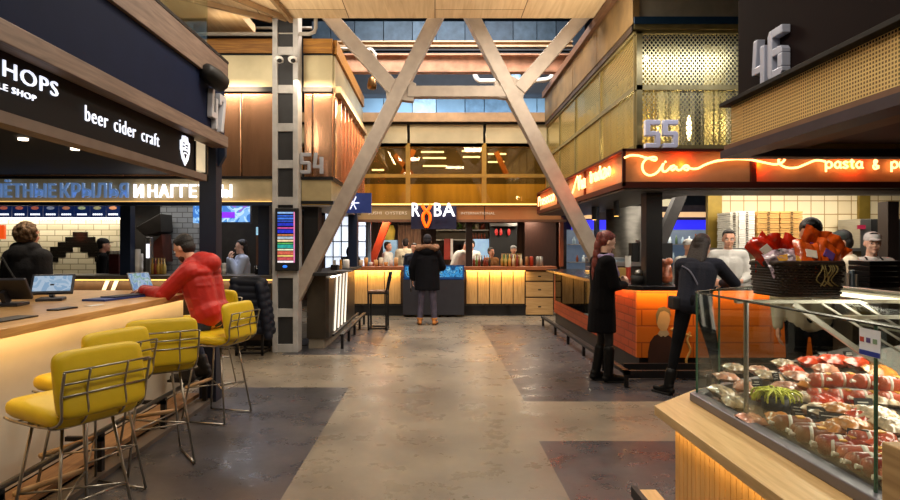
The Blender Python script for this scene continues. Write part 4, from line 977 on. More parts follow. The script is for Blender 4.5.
# shelf of plants and jars
t = thing('wall_shelf', 'dark shelf of small jars and green plants above the fish bar chefs', 'shelf', P(463, 239, 16))
for z in (2.0, 1.74): box(Xp(436, 16), Xp(489, 16), 16, 16.3, z - .03, z).build('board', mat('shelf_white', 'c8bca8', .5), t)
box(Xp(436, 16), Xp(489, 16), 16.3, 16.32, 1.6, 2.25).build('back_board', mat('shelf_back', '5a4a34', .6), t)
random.seed(21)
leafm = mat('leaf_green', '6a8a2a', .6, var=.4, scale=20)
for i in range(8):
    x = Xp(440 + i * 6.2, 16); m = MB()
    if i in (2, 3, 5):
        for _ in range(22): m.ell((x + random.uniform(-.09, .09), 16.12 + random.uniform(-.05, .05), 2.03 + random.uniform(0, .16)), .03, .012, .02, 6, Euler((random.random() * 3, random.random() * 3, 0)).to_matrix())
        o = m.build('potted_herb', leafm); tag(o, 'small green herb plant on the fish bar shelf, %s from the left' % {2: 'first', 3: 'second', 5: 'third'}[i], 'plant', 'herbs on the fish bar shelf')
    else:
        m.lathe([(.001, 0), (.06, 0), (.06, .13), (.04, .16), (.001, .16)], (x, 16.12, 2.0), 10); o = m.build('jar', mat('jar_%d' % i, random.choice(['c8b488', '8a3a20', 'd8d0b8', '6a5a3a']), .3), smooth=True); tag(o, 'small jar on the upper fish bar shelf, %s from the left' % ('first', 'second', '', '', 'third', '', 'fourth', 'fifth')[i], 'jar', 'jars on the upper fish bar shelf')
for i in range(6):
    x = Xp(470 + i * 3, 16); o = MB().lathe([(.001, 0), (.03, 0), (.03, .1), (.012, .15), (.001, .17)], (x, 16.1, 1.74), 8).build('bottle', mat('jar_red', 'a04a28', .3, var=.3), smooth=True); tag(o, 'small red brown bottle on the lower fish bar shelf', 'bottle', 'red brown bottles on the lower shelf')
o = box(Xp(398, 15.6), Xp(421, 15.6), 15.6, 16.1, 0, 2.1).build('wood_cupboard', mat('worn_wood', '7a5236', .6, var=.4, aniso=(6, 6, .6))); tag(o, 'worn brown wooden cupboard behind the fish bar chefs', 'cupboard')
o = box(Xp(383, 15.4), Xp(397, 15.4), 15.4, 15.8, 0, Zp(240, 15.4)).build('fridge', mat('pale_blue_fridge', '9abcd8', .4, emit=.15, ecol='a0c8f0')); tag(o, 'pale blue fridge behind the red slanted brace', 'fridge')
o = box(Xp(474, 15.4), Xp(489, 15.4), 15.4, 15.8, 0, Zp(239, 15.4)).build('fridge', mat('pale_blue_fridge2', '9cc0e0', .4, emit=.35, ecol='a0ccf8')); tag(o, 'pale blue lit fridge left of the black display panel', 'fridge')
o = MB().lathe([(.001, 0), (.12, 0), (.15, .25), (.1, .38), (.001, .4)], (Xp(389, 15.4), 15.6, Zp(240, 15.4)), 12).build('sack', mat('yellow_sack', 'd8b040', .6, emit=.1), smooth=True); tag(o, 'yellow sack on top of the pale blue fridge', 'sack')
for a, b, c, l in ((444, 449, 'a03020', 'narrow red panel behind the parka man'), (450.5, 453, 'e8d8c8', 'narrow white panel behind the parka man'), (446, 452, 'b03a24', 'red panel right of the white panel')):
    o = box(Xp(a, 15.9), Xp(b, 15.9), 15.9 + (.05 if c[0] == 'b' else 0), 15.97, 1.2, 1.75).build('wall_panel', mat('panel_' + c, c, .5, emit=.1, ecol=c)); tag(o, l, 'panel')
# little bottles on the fish bar counter
random.seed(9)
ords = ['first', 'second', 'third', 'fourth', 'fifth', 'sixth', 'seventh', 'eighth', 'ninth', 'tenth', 'eleventh', 'twelfth', 'thirteenth']
for i in range(7): bottle(bm_[(3, 0, 3, 7, 3, 3, 7)[i]], 'sauce bottle on the fish bar counter right of the brown post, %s of seven' % ords[i], (Xp(474 + i * 2.6, 13.6), 13.6, Zp(266.5, YR)), 'bottles by the brown post', .85)
for i in range(11): bottle(bm_[(1, 0, 2, 4, 5, 3, 6, 5, 3, 1, 6)[i]], 'coloured sauce bottle on the fish bar counter before the capped cook, %s of eleven' % ords[i], (Xp(502 + i * 1.9, 13.5 + .08 * (i % 2)), 13.5 + .08 * (i % 2), Zp(266.5, YR)), 'coloured bottles before the capped cook', 1.0)
for i, (px, c) in enumerate(((527, 'a07048'), (531.5, 'b03c24'), (538, 'a8a8a0'), (541, 'b8b8b0'))):
    o = MB().lathe([(.001, 0), (.045, 0), (.045, .2), (.03, .22), (.001, .22)], (Xp(px, 13.6), 13.6, Zp(266.5, YR)), 12).build('canister', mat('can_' + c, c, .35, .3), smooth=True); tag(o, '%s canister at the right of the fish bar counter' % ('brown', 'red', 'pale steel', 'bright steel, rightmost,')[i], 'canister')
for i in range(9):
    c = ('e0b070', 'f0e0c0', 'd89a50', 'e8e0d8')[i % 4]
    o = MB().lathe([(.001, 0), (.04, 0), (.05, .09 + .05 * (i % 3)), (.001, .1 + .05 * (i % 3))], (Xp(356 + i * 5, 13.6), 13.6, Zp(266.5, YR)), 10).build('serving_jar', mat('sj_' + c, c, .4), smooth=True); tag(o, 'small pale serving jar on the left fish bar counter, %s from the left' % ords[i], 'jar', 'serving jars on the left fish bar counter')
# ================================================================ kiosk 55 (Ciao)
XC = 2.42; YC = 7.2
frame = mat('brass_frame', '8e8256', .4, .5, var=.15)
rust = mat('rust_red_frame', '4a1a12', .45, .2, var=.1)
t = thing('kiosk_facade', 'brass mesh clad upper storey of kiosk 55 with brown parapet', 'facade', (4, YC, 2.7)); t['kind'] = 'structure'
ZT = 4.13; ZM = Zp(88, YC)
xr_, yf = 6.9, 12.9
dm = mesh_mat('expanded_mesh_front', 'd4c890', (.05, .062), .70, 'xz')
sm_ = mesh_mat('expanded_mesh_side', 'd0bc74', (.05, .062), .50, 'yz')
for z0, z1 in ((2.76, ZM - .03), (ZM + .03, ZT)):
    MB().add([(XC + .05, YC, z0), (xr_, YC, z0), (xr_, YC, z1), (XC + .05, YC, z1)], [(0, 1, 2, 3)]).build('mesh_panel', dm, t)
ys = [YC + .04, 8.75, 10.3, 11.6, yf]
for a, b in zip(ys, ys[1:]):
    for z0, z1 in ((2.76, ZM - .03), (ZM + .03, ZT)):
        MB().add([(XC, a, z0), (XC, b, z0), (XC, b, z1), (XC, a, z1)], [(0, 1, 2, 3)]).build('mesh_panel', sm_, t)
for y in ys: box(XC - .02, XC + .03, y - .025, y + .025, 2.7, ZT).build('upright', frame, t)
for x in (XC + .02, xr_): box(x - .03, x + .04, YC - .03, YC + .03, 2.7, ZT).build('upright', frame, t)
for z in (2.74, ZM, ZT): MB().box(XC - .02, xr_, YC - .03, YC + .02, z - .03, z + .03).box(XC - .03, XC + .02, YC, yf, z - .03, z + .03).build('rail', frame, t)
# parapet: brown panels on the side, grey sheet with a blue edge in front
par = mat('parapet_brown', '8a7048', .5, .35, var=.3, scale=2.5)
for a, b in zip([YC - .05] + ys[1:-1], ys[1:]): box(XC - .06, XC + .02, a + .01, b - .01, 4.22, 4.74).build('parapet_panel', par, t)
box(XC - .12, XC + .05, YC - .1, yf, 4.74, 4.86).build('parapet_cap', mat('cap_brown', '6a4a34', .5), t)
box(XC - .05, XC + .02, YC - .05, yf, 4.14, 4.22).build('shadow_gap', mat('gap_brown', '3a2a1c', .6), t)
box(XC - .05, xr_, YC - .08, YC + .02, Zp(26, YC), Zp(19, YC)).build('blue_edge', mat('blue_edge', '1c3c5c', .4, .3, var=.05), t)
box(XC, xr_, YC - .02, YC + .05, Zp(19, YC), 5.4).build('sheet_panel', mat('pale_sheet', 'b8b4a4', .35, .5, var=.1), t)
box(XC - .05, xr_, YC - .06, YC + .02, Zp(31, YC), Zp(26, YC)).build('gold_edge', frame, t)
# behind the mesh: gold curtain folds and lamps
cur = mat('gold_curtain', 'b8ac74', .5, .35, var=.35, scale=1.2, aniso=(3, 3, .2))
curd = mat('dark_gold_curtain', '6c6c66', .5, .3, var=.35, scale=1.2, aniso=(3, 3, .2))
m = MB(); n = 130
pts = []
for i in range(n + 1):
    x = XC + .45 + (xr_ - XC - .45) * i / n; pts.append((x, YC + .5 + .05 * math.sin(i * .9) + .03 * math.sin(i * 2.3)))
for i in range(n):
    (x0, y0), (x1, y1) = pts[i], pts[i + 1]; m.cur = (1 if (i // 9) % 2 else 0)
    m.box(x0, x1 + .002, min(y0, y1), max(y0, y1) + .02, 2.72, 4.12)
o = m.build('curtain', [cur, curd], smooth=False); tag(o, 'gold and grey vertical curtain behind the front mesh of kiosk 55', 'curtain')
m = MB()
for i in range(90):
    y = YC + .6 + (yf - YC - .6) * i / 90
    m.box(XC + .5 + .05 * math.sin(i * 1.1), XC + .53 + .05 * math.sin(i * 1.1), y, y + .068, 2.72, 4.12)
o = m.build('curtain', mat('side_gold_curtain', 'd0b860', .5, .4, var=.4, scale=1.2, aniso=(3, 3, .3))); tag(o, 'gold curtain behind the side mesh of kiosk 55', 'curtain')
glow = mat('lamp_glow', 'fff0d0', .5, emit=9, ecol='ffd890', var=0)
for x, y, z, l in ((Xp(689, 7.45), 7.45, Zp(128, 7.45), 'glowing wall lamp behind the front mesh right of number 55'), (XC + .35, 8.1, 3.0, 'glowing wall lamp behind the side mesh near the corner'), (Xp(748, 7.45), 7.45, Zp(128, 7.45), 'glowing wall lamp behind the front mesh beside kiosk 46')):
    o = MB().ell((x, y, z), .03, .03, .16).build('wall_lamp', glow); tag(o, l, 'lamp'); point('L_lamp', (x - .12, y - .1 if x > 2.8 else y, z + .12), 16, 'ffe4a8', .05)
t = thing('round_vent', 'small round speaker and hook fixed behind the top of the front mesh', 'speaker', P(645, 36, 7.4))
MB().cyl(P(645, 36, 7.3), P(645, 36, 7.36), .05, 16).build('disc', mat('grey_disc', '6a6a6a', .4, .4), t); MB().ell(P(646.5, 58, 7.35), .03, .03, .035).build('lens', LEDW, t)
number('pale block number 55 standing on the Ciao sign', '55', (Xp(645, 7.05), 7.1, 2.71), (1, 0, 0), (0, -1, 0), .178, .33, .07, .03, mat('number_pale_lilac', 'd8dcf4', .5, var=.03))
struct(MB().box(XC, xr_, YC, yf, 2.64, 2.7).build('ceiling_kiosk_ciao', mat('ciao_ceiling', '4a4440', .6, var=.1)))
# ---- fascia with neon script
XSN, YSN = 2.19, 7.0
zf0, zf1 = Zp(186, YSN), Zp(148.5, YSN)
redglow = mat('fascia_peach', 'd8a070', .5, var=.08, scale=3)  # beige panel with some of the neon's orange put into its colour
t = thing('neon_sign', 'orange lit fascia with neon script Ciao around the corner of kiosk 55', 'sign', (XSN, YSN, 2.25))
box(XSN + .02, 7.4, YSN + .06, YSN + .1, zf0 + .04, zf1 - .03).build('front_panel', redglow, t)
box(XSN + .06, XSN + .1, YSN + .1, 12.9, zf0 + .04, zf1 - .03).build('side_panel', redglow, t)
for z0, z1 in ((zf0 - .02, zf0 + .05), (zf1 - .03, zf1)): MB().box(XSN, 7.4, YSN, YSN + .12, z0, z1).box(XSN, XSN + .12, YSN + .12, 12.9, z0, z1).build('frame_rail', rust, t)
MB().box(XSN, XSN + .035, YSN, YSN + .035, zf0, zf1).box(XSN, XSN + .1, 12.86, 12.9, zf0, zf1).build('corner_post', rust, t)
for x in (Xp(755, YSN), ): box(x - .03, x + .03, YSN + .02, YSN + .1, zf0 + .04, zf1 - .03).build('divider', mat('dark_orange_divider', '5a2414', .5), t)
for y in (8.95, 10.9): box(XSN + .03, XSN + .08, y - .02, y + .02, zf0 + .04, zf1 - .03).build('divider', mat('dark_orange_divider', '5a2414', .5), t)
NEON = mat('neon_tube', 'ffb080', .4, emit=4.5, ecol='ffb068', var=0)
NY = YSN - .0
def c1(x, y): return V((Xp(620 + x / 8.33, NY), NY, Zp(140 + y / 8.33, NY)))
def c2(x, y): return V((Xp(700 + x / 4.165, NY), NY, Zp(110 + y / 4.165, NY)))
ciao = [(35, 150), (90, 128), (160, 132), (225, 150), (280, 142), (303, 152), (298, 168), (272, 166), (240, 152), (205, 172), (186, 215), (196, 262), (228, 290), (268, 292), (312, 268), (345, 225), (362, 196), (352, 235), (362, 262), (392, 256), (425, 222), (452, 214), (428, 232), (434, 252), (462, 236), (468, 222), (476, 248), (505, 248), (530, 222), (556, 212), (574, 228), (562, 250), (538, 244), (530, 224), (560, 226), (600, 240), (650, 236), (705, 208), (770, 184), (833, 170)]
tail = [(60, 214), (130, 205), (200, 206), (250, 215), (305, 226), (335, 222), (352, 208), (344, 198), (328, 206), (334, 226), (362, 240), (402, 240), (440, 226), (482, 210), (522, 214)]
MB().tube(spline([c1(*p) for p in ciao] + [c2(*p) for p in tail], 6), .013, 8).build('neon_script', NEON, t, smooth=True)
MB().ell(c1(378, 182), .014, .012, .014).build('neon_dot', NEON, t)
ST = {  # single stroke letters, x-height 1
 'p': (.75, [[(0, 1), (0, -.6)], [(0, .2), (.3, 0), (.6, .3), (.55, .8), (.3, 1), (0, .75)]]),
 'a': (.75, [[(.6, .8), (.3, 1), (.02, .5), (.25, 0), (.55, .25)], [(.6, 1), (.58, .2), (.72, 0)]]),
 's': (.6, [[(.5, .85), (.25, 1), (.05, .8), (.25, .5), (.48, .25), (.25, 0), (0, .15)]]),
 't': (.5, [[(.2, 1.45), (.2, .2), (.4, 0)], [(0, 1), (.42, 1)]]),
 '&': (.95, [[(.85, 0), (.2, 1.0), (.35, 1.4), (.6, 1.15), (.1, .5), (.15, .05), (.5, -.05), (.85, .5)]]),
 'r': (.5, [[(0, 1), (0, 0)], [(0, .6), (.2, .95), (.45, .95)]]), 'o': (.75, [[(.3, 1), (.02, .5), (.3, 0), (.58, .5), (.3, 1)]]),
 'e': (.7, [[(.05, .5), (.55, .55), (.35, 1), (.05, .6), (.2, 0), (.6, .15)]]), 'c': (.6, [[(.5, .85), (.25, 1), (0, .5), (.25, 0), (.52, .15)]]),
 'i': (.3, [[(.05, 1), (.05, .15), (.2, 0)]]), 'z': (.6, [[(0, 1), (.5, 1), (0, 0), (.5, 0)]]), 'd': (.75, [[(.55, .8), (.3, 1), (.02, .5), (.25, 0), (.55, .25)], [(.58, 1.6), (.58, 0)]]),
 'n': (.7, [[(0, 1), (0, 0)], [(0, .6), (.25, 1), (.5, .8), (.52, 0)]]), 'V': (.9, [[(0, 1.6), (.3, 0), (.7, 1.6)]]), 'P': (.85, [[(0, 0), (.05, 1.6)], [(0, 1.5), (.5, 1.55), (.65, 1.1), (.05, .8)]]),
 'u': (.7, [[(0, 1), (.05, .2), (.3, 0), (.5, .3)], [(.52, 1), (.55, 0)]]), ' ': (.5, [])}
def neon_word(s, o, u, v, h, r=.012, sx=1.0, name='neon_word', m=NEON):
    x = 0; mb = MB(); o, u, v = V(o), V(u), V(v)
    for ch in s:
        w, st = ST[ch]
        for p in st:
            pp = [o + u * ((x + a * sx) * h) + v * (b * h) for a, b in p]
            mb.tube(spline(pp, 4) if len(pp) > 2 else pp, r, 6)
        x += (w + .12) * sx
    return mb.build(name, m, t, smooth=True)
zn = lambda y: Zp(y, NY)
neon_word('pasta', (Xp(826, NY), NY, zn(168)), (1, 0, 0), (0, 0, 1), .075, .012, 1.52)
neon_word('&', (Xp(873, NY), NY, zn(168.5)), (1, 0, 0), (0, 0, 1), .07, .012, 1.1)
neon_word('pizza', (Xp(891.5, NY), NY, zn(168)), (1, 0, 0), (0, 0, 1), .075, .012, 1.52)
def ys_(px): return XSN * F / (px - CX)
def sidep(px, k): # k: 0 bottom .. 1 top of the fascia
    y = ys_(px); return V((XSN, y, zf0 + .05 + k * (zf1 - zf0 - .08)))
MB().tube(spline([sidep(566, .75), sidep(568.5, .35), sidep(572, .25), sidep(576, .75), sidep(577.5, .9)], 6), .013, 8).build('neon_script', NEON, t, smooth=True)
neon_word('Via', sidep(578, .3), (0, -1, 0), (0, 0, 1), .13, .013, 1.6)
neon_word('tradizio', sidep(590, .38), (0, -1, 0), (0, 0, 1), .11, .013, 1.75)
neon_word('Prosecco', sidep(538.5, .25), (0, -1, 0), (0, 0, 1), .12, .013, 2.3)
for x in (2.9, 3.8, 4.9, 6.0): point('L_neon', (x, YSN - .03 + .05, 2.52), 3.4, 'ff4008', .03)
for y in (7.6, 8.6, 9.7, 11.0, 12.2): point('L_neon_side', (XSN + .03, y, 2.5), 3.6, 'ff4008', .03)
# underside soffit
struct(MB().box(XSN + .02, 7.3, YSN + .02, 7.75, zf0 - .05, zf0 - .03).box(XSN + .02, 3.2, 7.75, 12.8, zf0 - .05, zf0 - .03).build('ceiling_canopy', mat('canopy_grey', '5a5450', .5, .2, var=.1)))
for i, (x, y) in enumerate(((2.6, 8.6), (2.6, 9.8), (2.6, 11.0))):
    t_ = thing('ceiling_spotlight', 'small black spotlight under the canopy of kiosk 55, %s' % ('nearest along the side', 'second along the side', 'third along the side', 'first along the front', 'second along the front')[i], 'spotlight', (x, y, 2.0), group='spotlights under the canopy')
    MB().cyl((x, y, 1.99), (x, y, 2.2), .04, 12).build('barrel', blackm, t_); MB().cyl((x, y, 1.985), (x, y, 1.99), .032, 12).build('bulb', LED, t_)
# ---- counter
brickm = brick_mat('orange_brick', 'd8741c', 'cf6a18', 'a84c10', .62, .2, 'xz', .008, .45, bump=.5)
brickmy = brick_mat('orange_brick_side', 'a8441a', '94380f', '7a2c0c', .3, .1, 'yz', .01, .45, bump=.8)
t = thing('bar_counter', 'black topped corner counter of kiosk 55 clad in orange brick with a portrait', 'counter', (3, YC, 0))
m = MB().prism([(2.24, 7.35), (2.45, 7.08), (6.6, 7.08), (6.6, 7.75), (3.0, 7.75), (3.0, 12.4), (2.3, 12.4), (2.24, 9.0)], (0, 0, 1.03), (1, 0, 0), (0, 1, 0), (0, 0, 1), .055)
m.build('countertop', mat('black_stone', '1e1c1e', .25, var=.2), t, bevel=.006)
box(XC, 6.5, YC, YC + .04, .22, 1.03).build('front_cladding', brickm, t)
box(XC, XC + .04, YC + .04, 8.95, .22, 1.03).build('side_cladding', brickmy, t)
box(XC, XC + .04, 8.95, 12.2, .22, .46).build('side_cladding_low', brickmy, t)
box(XC + .0, XC + .04, 12.08, 12.2, .46, 1.03).build('end_upright', mat('orange_paint', 'a8481c', .5), t)
box(XC + .04, 6.5, YC + .04, YC + .5, .02, 1.02).build('carcass', blackm, t)
box(XC + .06, XC + .5, YC + .5, 12.2, .02, .44).build('carcass_low', blackm, t)
MB().box(XC + .05, 6.5, YC + .03, YC + .05, 0, .22).box(XC + .03, XC + .06, YC, 12.2, 0, .22).build('plinth', black, t)
# portrait on the front
beige = mat('portrait_skin', 'd8b07a', .6); dkb = mat('portrait_brown', '3a1c12', .7); hairg = mat('portrait_hair', '8a7a58', .6); strandy = mat('portrait_strand', 'd0a860', .6)
fy = YC - .003
def poly(pts, d, m_, nm): MB().prism([(Xp(a, YC), Zp(b, YC)) for a, b in pts], (0, fy - d, 0), (1, 0, 0), (0, 0, 1), (0, 1, 0), d + .002).build(nm, m_, t)
poly([(648, 372), (648, 352), (650, 342), (654, 336), (658, 334), (666, 334), (671, 337), (675, 345), (676, 358), (676, 372)], .001, dkb, 'portrait_jacket')
poly([(657.5, 334), (660, 330), (667, 330), (669.5, 334), (665, 337), (663, 335.5), (661, 337)], .002, mat('portrait_collar', 'b8a88a', .6), 'portrait_collar')
poly([(656.5, 322), (657, 313), (660, 309), (665, 308.5), (669, 312), (670, 320), (668, 327), (666, 331), (661, 331), (658, 327)], .003, beige, 'portrait_head')
poly([(656.5, 324), (655.8, 314), (658.5, 308), (664, 306.5), (669.5, 309), (671, 316), (668.5, 313), (664, 310.5), (660, 312), (658.4, 316)], .004, hairg, 'portrait_hair')
for pts in ([(671, 330), (675, 327), (681, 326), (677, 334), (673, 337), (676, 340)], [(690, 332), (687, 340), (690, 350), (686, 360), (688, 370)], [(676, 345), (679, 338), (684, 334), (691, 336)]):
    MB().tube(spline([(Xp(a, YC), fy - .004, Zp(b, YC)) for a, b in pts], 6), .014, 6).build('portrait_strand', strandy, t)
poly([(775, 300), (779, 296), (800, 296), (806, 303), (800, 309), (806, 315), (795, 321), (775, 320), (770, 314), (778, 309)], .003, dkb, 'portrait_hat')
poly([(786, 322), (794, 322), (812, 300), (822, 296), (830, 300), (826, 330), (790, 332)], .001, beige, 'portrait_shape')
area('L_ciao_front', (4.2, 7.12, 1.02), (math.radians(30), 0, 0), 3.8, .04, 15, 'ffb860')
area('L_ciao_side', (2.34, 8.1, 1.02), (0, math.radians(-30), 0), .04, 1.6, 5, 'ffa848')
# foot rail around the corner
t = thing('foot_rail', 'black steel foot rail on short legs around kiosk 55', 'foot rail', (2.1, 6.6, 0))
MB().box(2.08, 2.14, 6.58, 11.8, .15, .19).box(2.08, 5.2, 6.58, 6.64, .15, .19).build('rail', black, t)
MB().box(2.14, 2.42, 6.64, 11.8, .15, .16).build('side_shelf', mat('rail_shadow', '2a2422', .6), t) if False else None
MB().box(2.2, 5.2, 6.98, 7.03, .02, .19).build('inner_band', black, t)
for y in (6.6, 7.5, 8.5, 9.5, 10.5, 11.7): box(2.09, 2.13, y, y + .04, 0, .15).build('leg', black, t)
for x in (3.0, 3.9, 4.9): box(x, x + .04, 6.59, 6.63, 0, .15).build('leg', black, t)
# display cases let into the side
t = thing('display_case', 'black glass display case at the far end of kiosk 55', 'display case', (2.6, 11, .46))
box(XC + .12, XC + .5, 9.75, 12.06, .46, 1.02).build('interior', mat('case_dark', '181414', .35), t)
box(XC, XC + .012, 9.75, 12.06, .47, 1.02).build('glass_front', glass_mat('dark_glass', '5a5a60', .08), t)
t = thing('display_case', 'white lit glass display case beside the woman in the black coat', 'display case', (2.6, 9.3, .46))
box(XC + .3, XC + .5, 8.97, 9.73, .46, 1.36).build('back_panel', mat('case_pale', '8a9aa0', .4, emit=.1), t)
for z in (.62, .86, 1.12): box(XC + .04, XC + .32, 8.99, 9.71, z, z + .012).build('shelf', glass_mat('clear_glass'), t)
box(XC + .01, XC + .02, 8.98, 9.72, .47, 1.38).build('glass_front', glass_mat('clear_glass'), t)
for z in (.47, 1.38): box(XC, XC + .5, 8.96, 9.74, z - .02, z).build('frame', mat('pale_metal', '9aa0a4', .4, .5), t)
box(XC, XC + .02, 8.96, 8.98, .47, 1.38).build('frame', MATS['pale_metal'], t)
area('L_case', (XC + .16, 9.35, 1.35), (0, 0, 0), .2, .6, 2.5, 'e8f4ff')
random.seed(31)
for i in range(9):
    z = (.475, .632, .872)[i // 3]; c = ('e8dcc0', 'd89a50', 'b0c070', 'e0e0d8', 'c8684a')[i % 5]
    o = MB().ell((XC + .16, 9.12 + (i % 3) * .22, z + .045), .07, .08, .045, 10).build('pastry', mat('pastry_' + c, c, .6), smooth=True); tag(o, 'small pastry on the %s shelf of the lit display case, %s' % (('bottom', 'middle', 'upper')[i // 3], ('nearest', 'central', 'farthest')[i % 3]), 'pastry', 'pastries in the lit display case')
# posts and interior of kiosk 55
for x0, x1, y, m_, z0, l in ((Xp(645, 7.35), Xp(661, 7.35), 7.3, mat('post_black', '101114', .4, .2, var=.05), 1.086, 'black square post standing on the Ciao counter near its corner'),
                           (Xp(595, 9.9), Xp(599.5, 9.9), 9.9, navy, 1.09, 'thin dark post behind the woman in the black coat'),
                           (Xp(608, 11.2), Xp(614, 11.2), 11.2, mat('post_purple', '2c2438', .5), 0, 'purplish dark post left of the big round duct')):
    o = box(x0, x1, y, y + (x1 - x0), z0, 2.27).build('post', m_, bevel=.004); tag(o, l, 'post')
o = MB().cyl((Xp(627, 10.6), 10.7, 0), (Xp(627, 10.6), 10.7, 2.25), .33, 32).build('round_duct', mat('duct_metal', '6a6862', .4, .6, var=.15, aniso=(1, 1, 3)), smooth=False); tag(o, 'big round grey metal duct behind the Ciao counter', 'duct')
for p_ in o.data.polygons: p_.use_smooth = len(p_.vertices) == 4
o = MB().beam(P(656, 252, 9.5), P(684, 186, 9.5), .16, .16).build('steel_brace', mat('brace_dark', '3c3a3c', .5, .2)); tag(o, 'dark slanted steel brace behind the black post of kiosk 55', 'brace')
# far blue lit canteen wall
bluel = mat('blue_lit_band', '2a28c8', .5, emit=1.0, ecol='2c2cf0', var=.25, scale=1.5)
Yb = 15
for a, b, l in ((572, 594, 'left piece of the blue lit band far behind kiosk 55'), (634, 722, 'long blue lit band far behind the black post of kiosk 55'), (600, 606, 'narrow blue lit piece beside the thin dark post')):
    o = box(Xp(a, Yb), Xp(b, Yb), Yb, Yb + .1, Zp(233, Yb), Zp(220, Yb)).build('lit_band', bluel); tag(o, l, 'light')
struct(box(3.2, 9.9, 15.3, 15.4, 0, 2.6).build('wall_canteen', mat('canteen_wall', '3c342c', .7, var=.3)))
for i, (a, b, y0, y1, c) in enumerate(((572, 594, 215, 218.5, 'e0b880'), (636, 720, 212, 217, 'd8b080'), (662, 676, 199, 206, 'd8c8a0'), (663, 678, 190.5, 193, 'e8dcc0'))):
    o = box(Xp(a, 14.5), Xp(b, 14.5), 14.5, 14.6, Zp(y1, 14.5), Zp(y0, 14.5)).build('ceiling_light', mat('far_light_' + c, c, .5, emit=.9, ecol=c, var=.1)); tag(o, ('warm light strip over the left blue band', 'warm light strip over the long blue band', 'square warm light behind the black post', 'thin warm light under the canopy behind the black post')[i], 'light')
random.seed(4)
t = thing('bottle_shelf', 'long steel shelf with glassware below the blue lit band', 'shelf', (Xp(660, 14), 14, 0))
for y in (244, 262): box(Xp(570, 14), Xp(722, 14), 14, 14.3, Zp(y, 14) - .02, Zp(y, 14)).build('board', steel, t)
box(Xp(570, 14), Xp(722, 14), 14.32, 14.35, .9, 1.95).build('back_board', mat('glass_back', '6a7888', .4, emit=.12, ecol='a0c0e8'), t)
k = 0
for i in range(46):
    px = 574 + i * 3.2; y = (244, 262)[i % 2]; c = random.choice(['c8d8e0', '90a8b8', 'e8ecf0', '7a3a20', '506a50', 'e0e0d0'])
    h = random.uniform(.14, .24); r = random.uniform(.03, .05)
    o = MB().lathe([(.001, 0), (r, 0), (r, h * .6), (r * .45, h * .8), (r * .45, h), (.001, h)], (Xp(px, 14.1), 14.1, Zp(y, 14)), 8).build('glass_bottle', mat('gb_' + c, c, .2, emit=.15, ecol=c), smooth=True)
    tag(o, 'small bottle among the glassware below the blue lit band', 'bottle', 'bottles below the blue lit band')
# back wall of the pizza kitchen: square cream tiles
sq = brick_mat('square_cream_tile', 'e4d6b4', 'd8c8a4', '9a7c4a', .235, .235, 'xz', .008, .3, offset=0, bump=.3)
YW = 10.5
struct(box(Xp(721, YW), 9.9, YW, YW + .1, 0, 2.64).build('wall_tiles', sq))
o = box(Xp(857, YW), Xp(868, YW), YW - .06, YW, 1.0, 2.6).build('brass_pillar', mat('olive_brass', '8a7430', .4, .5)); tag(o, 'olive brass pillar between the cream tiles and the oven', 'pillar')
o = box(Xp(707, YW), Xp(721, YW), YW - .04, YW + .05, 1.0, 2.6).build('brass_pillar', mat('olive_brass', '8a7430', .4, .5)); tag(o, 'olive brass pillar left of the cream tiles', 'pillar')
t = thing('oven', 'steel oven with red digital display behind the capped chef', 'oven', P(880, 250, 9.9))
box(Xp(869, 9.9), Xp(910, 9.9), 9.9, 10.4, 0, Zp(219, 9.9)).build('body', blackm, t, bevel=.01)
box(Xp(858, 9.9), Xp(869, 9.9), 9.85, 10.4, 0, Zp(219, 9.9)).build('control_panel', steel, t, bevel=.006)
box(Xp(859, 9.8), Xp(867, 9.8), 9.83, 9.85, Zp(229, 9.8), Zp(225, 9.8)).build('display', mat('red_display', '2a0c10', .3, emit=.5, ecol='d03050', var=.8, scale=40), t)
o = box(Xp(888, 8.6), Xp(899, 8.6), 8.6, 8.8, 0, 2.2).build('post', mat('post_brown2', '241a18', .5)); tag(o, 'dark brown post at the right edge behind the capped chef', 'post')
# pizza boxes: stacks on a shelf
shelf_z = Zp(248, 9.9)
o = box(Xp(712, 9.9), Xp(857, 9.9), 9.75, 10.4, shelf_z - .05, shelf_z).build('back_worktop', steel); tag(o, 'steel back worktop carrying the pizza boxes', 'worktop')
o2 = MB().box(Xp(712, 9.9), Xp(857, 9.9), 9.8, 10.4, 0, shelf_z - .05).build('back_cabinet', mat('cabinet_olive', '6a5c44', .5, .2)); tag(o2, 'olive brown cabinet under the pizza boxes', 'cabinet')
def pizza_stack(px0, px1, top, n, m_, col):
    z0 = shelf_z; z1 = Zp(top, 9.85); h = (z1 - z0) / n
    for i in range(n):
        t_ = thing('pizza_box', '%s pizza box, number %d from the bottom of its stack' % (col, i + 1), 'box', ((Xp(px0, 9.85) + Xp(px1, 9.85)) / 2, 10, z0 + i * h), group='%s pizza boxes' % col)
        box(Xp(px0, 9.85) + .004 * (i % 3), Xp(px1, 9.85) - .004, 9.85 + .006 * (i % 2), 10.3, z0 + i * h + .003, z0 + (i + 1) * h - .003).build('carton', m_, t_)
        xm = (Xp(px0, 9.85) + Xp(px1, 9.85)) / 2
        box(xm - .02, xm + .02, 9.842, 9.848, z0 + i * h + .012, z0 + i * h + .026).build('vent_hole', mat('box_hole', '3a2a1a', .7), t_)
pizza_stack(739, 755, 211, 16, cupm, 'white')
pizza_stack(730, 738.5, 212, 16, mat('white_box_grey', 'c8c4b8', .6), 'greyish white')
kraft = mat('kraft', 'c89a58', .7, var=.06)
pizza_stack(757.5, 779.5, 211, 15, kraft, 'left brown'); pizza_stack(780.5, 803, 211, 15, kraft, 'right brown')
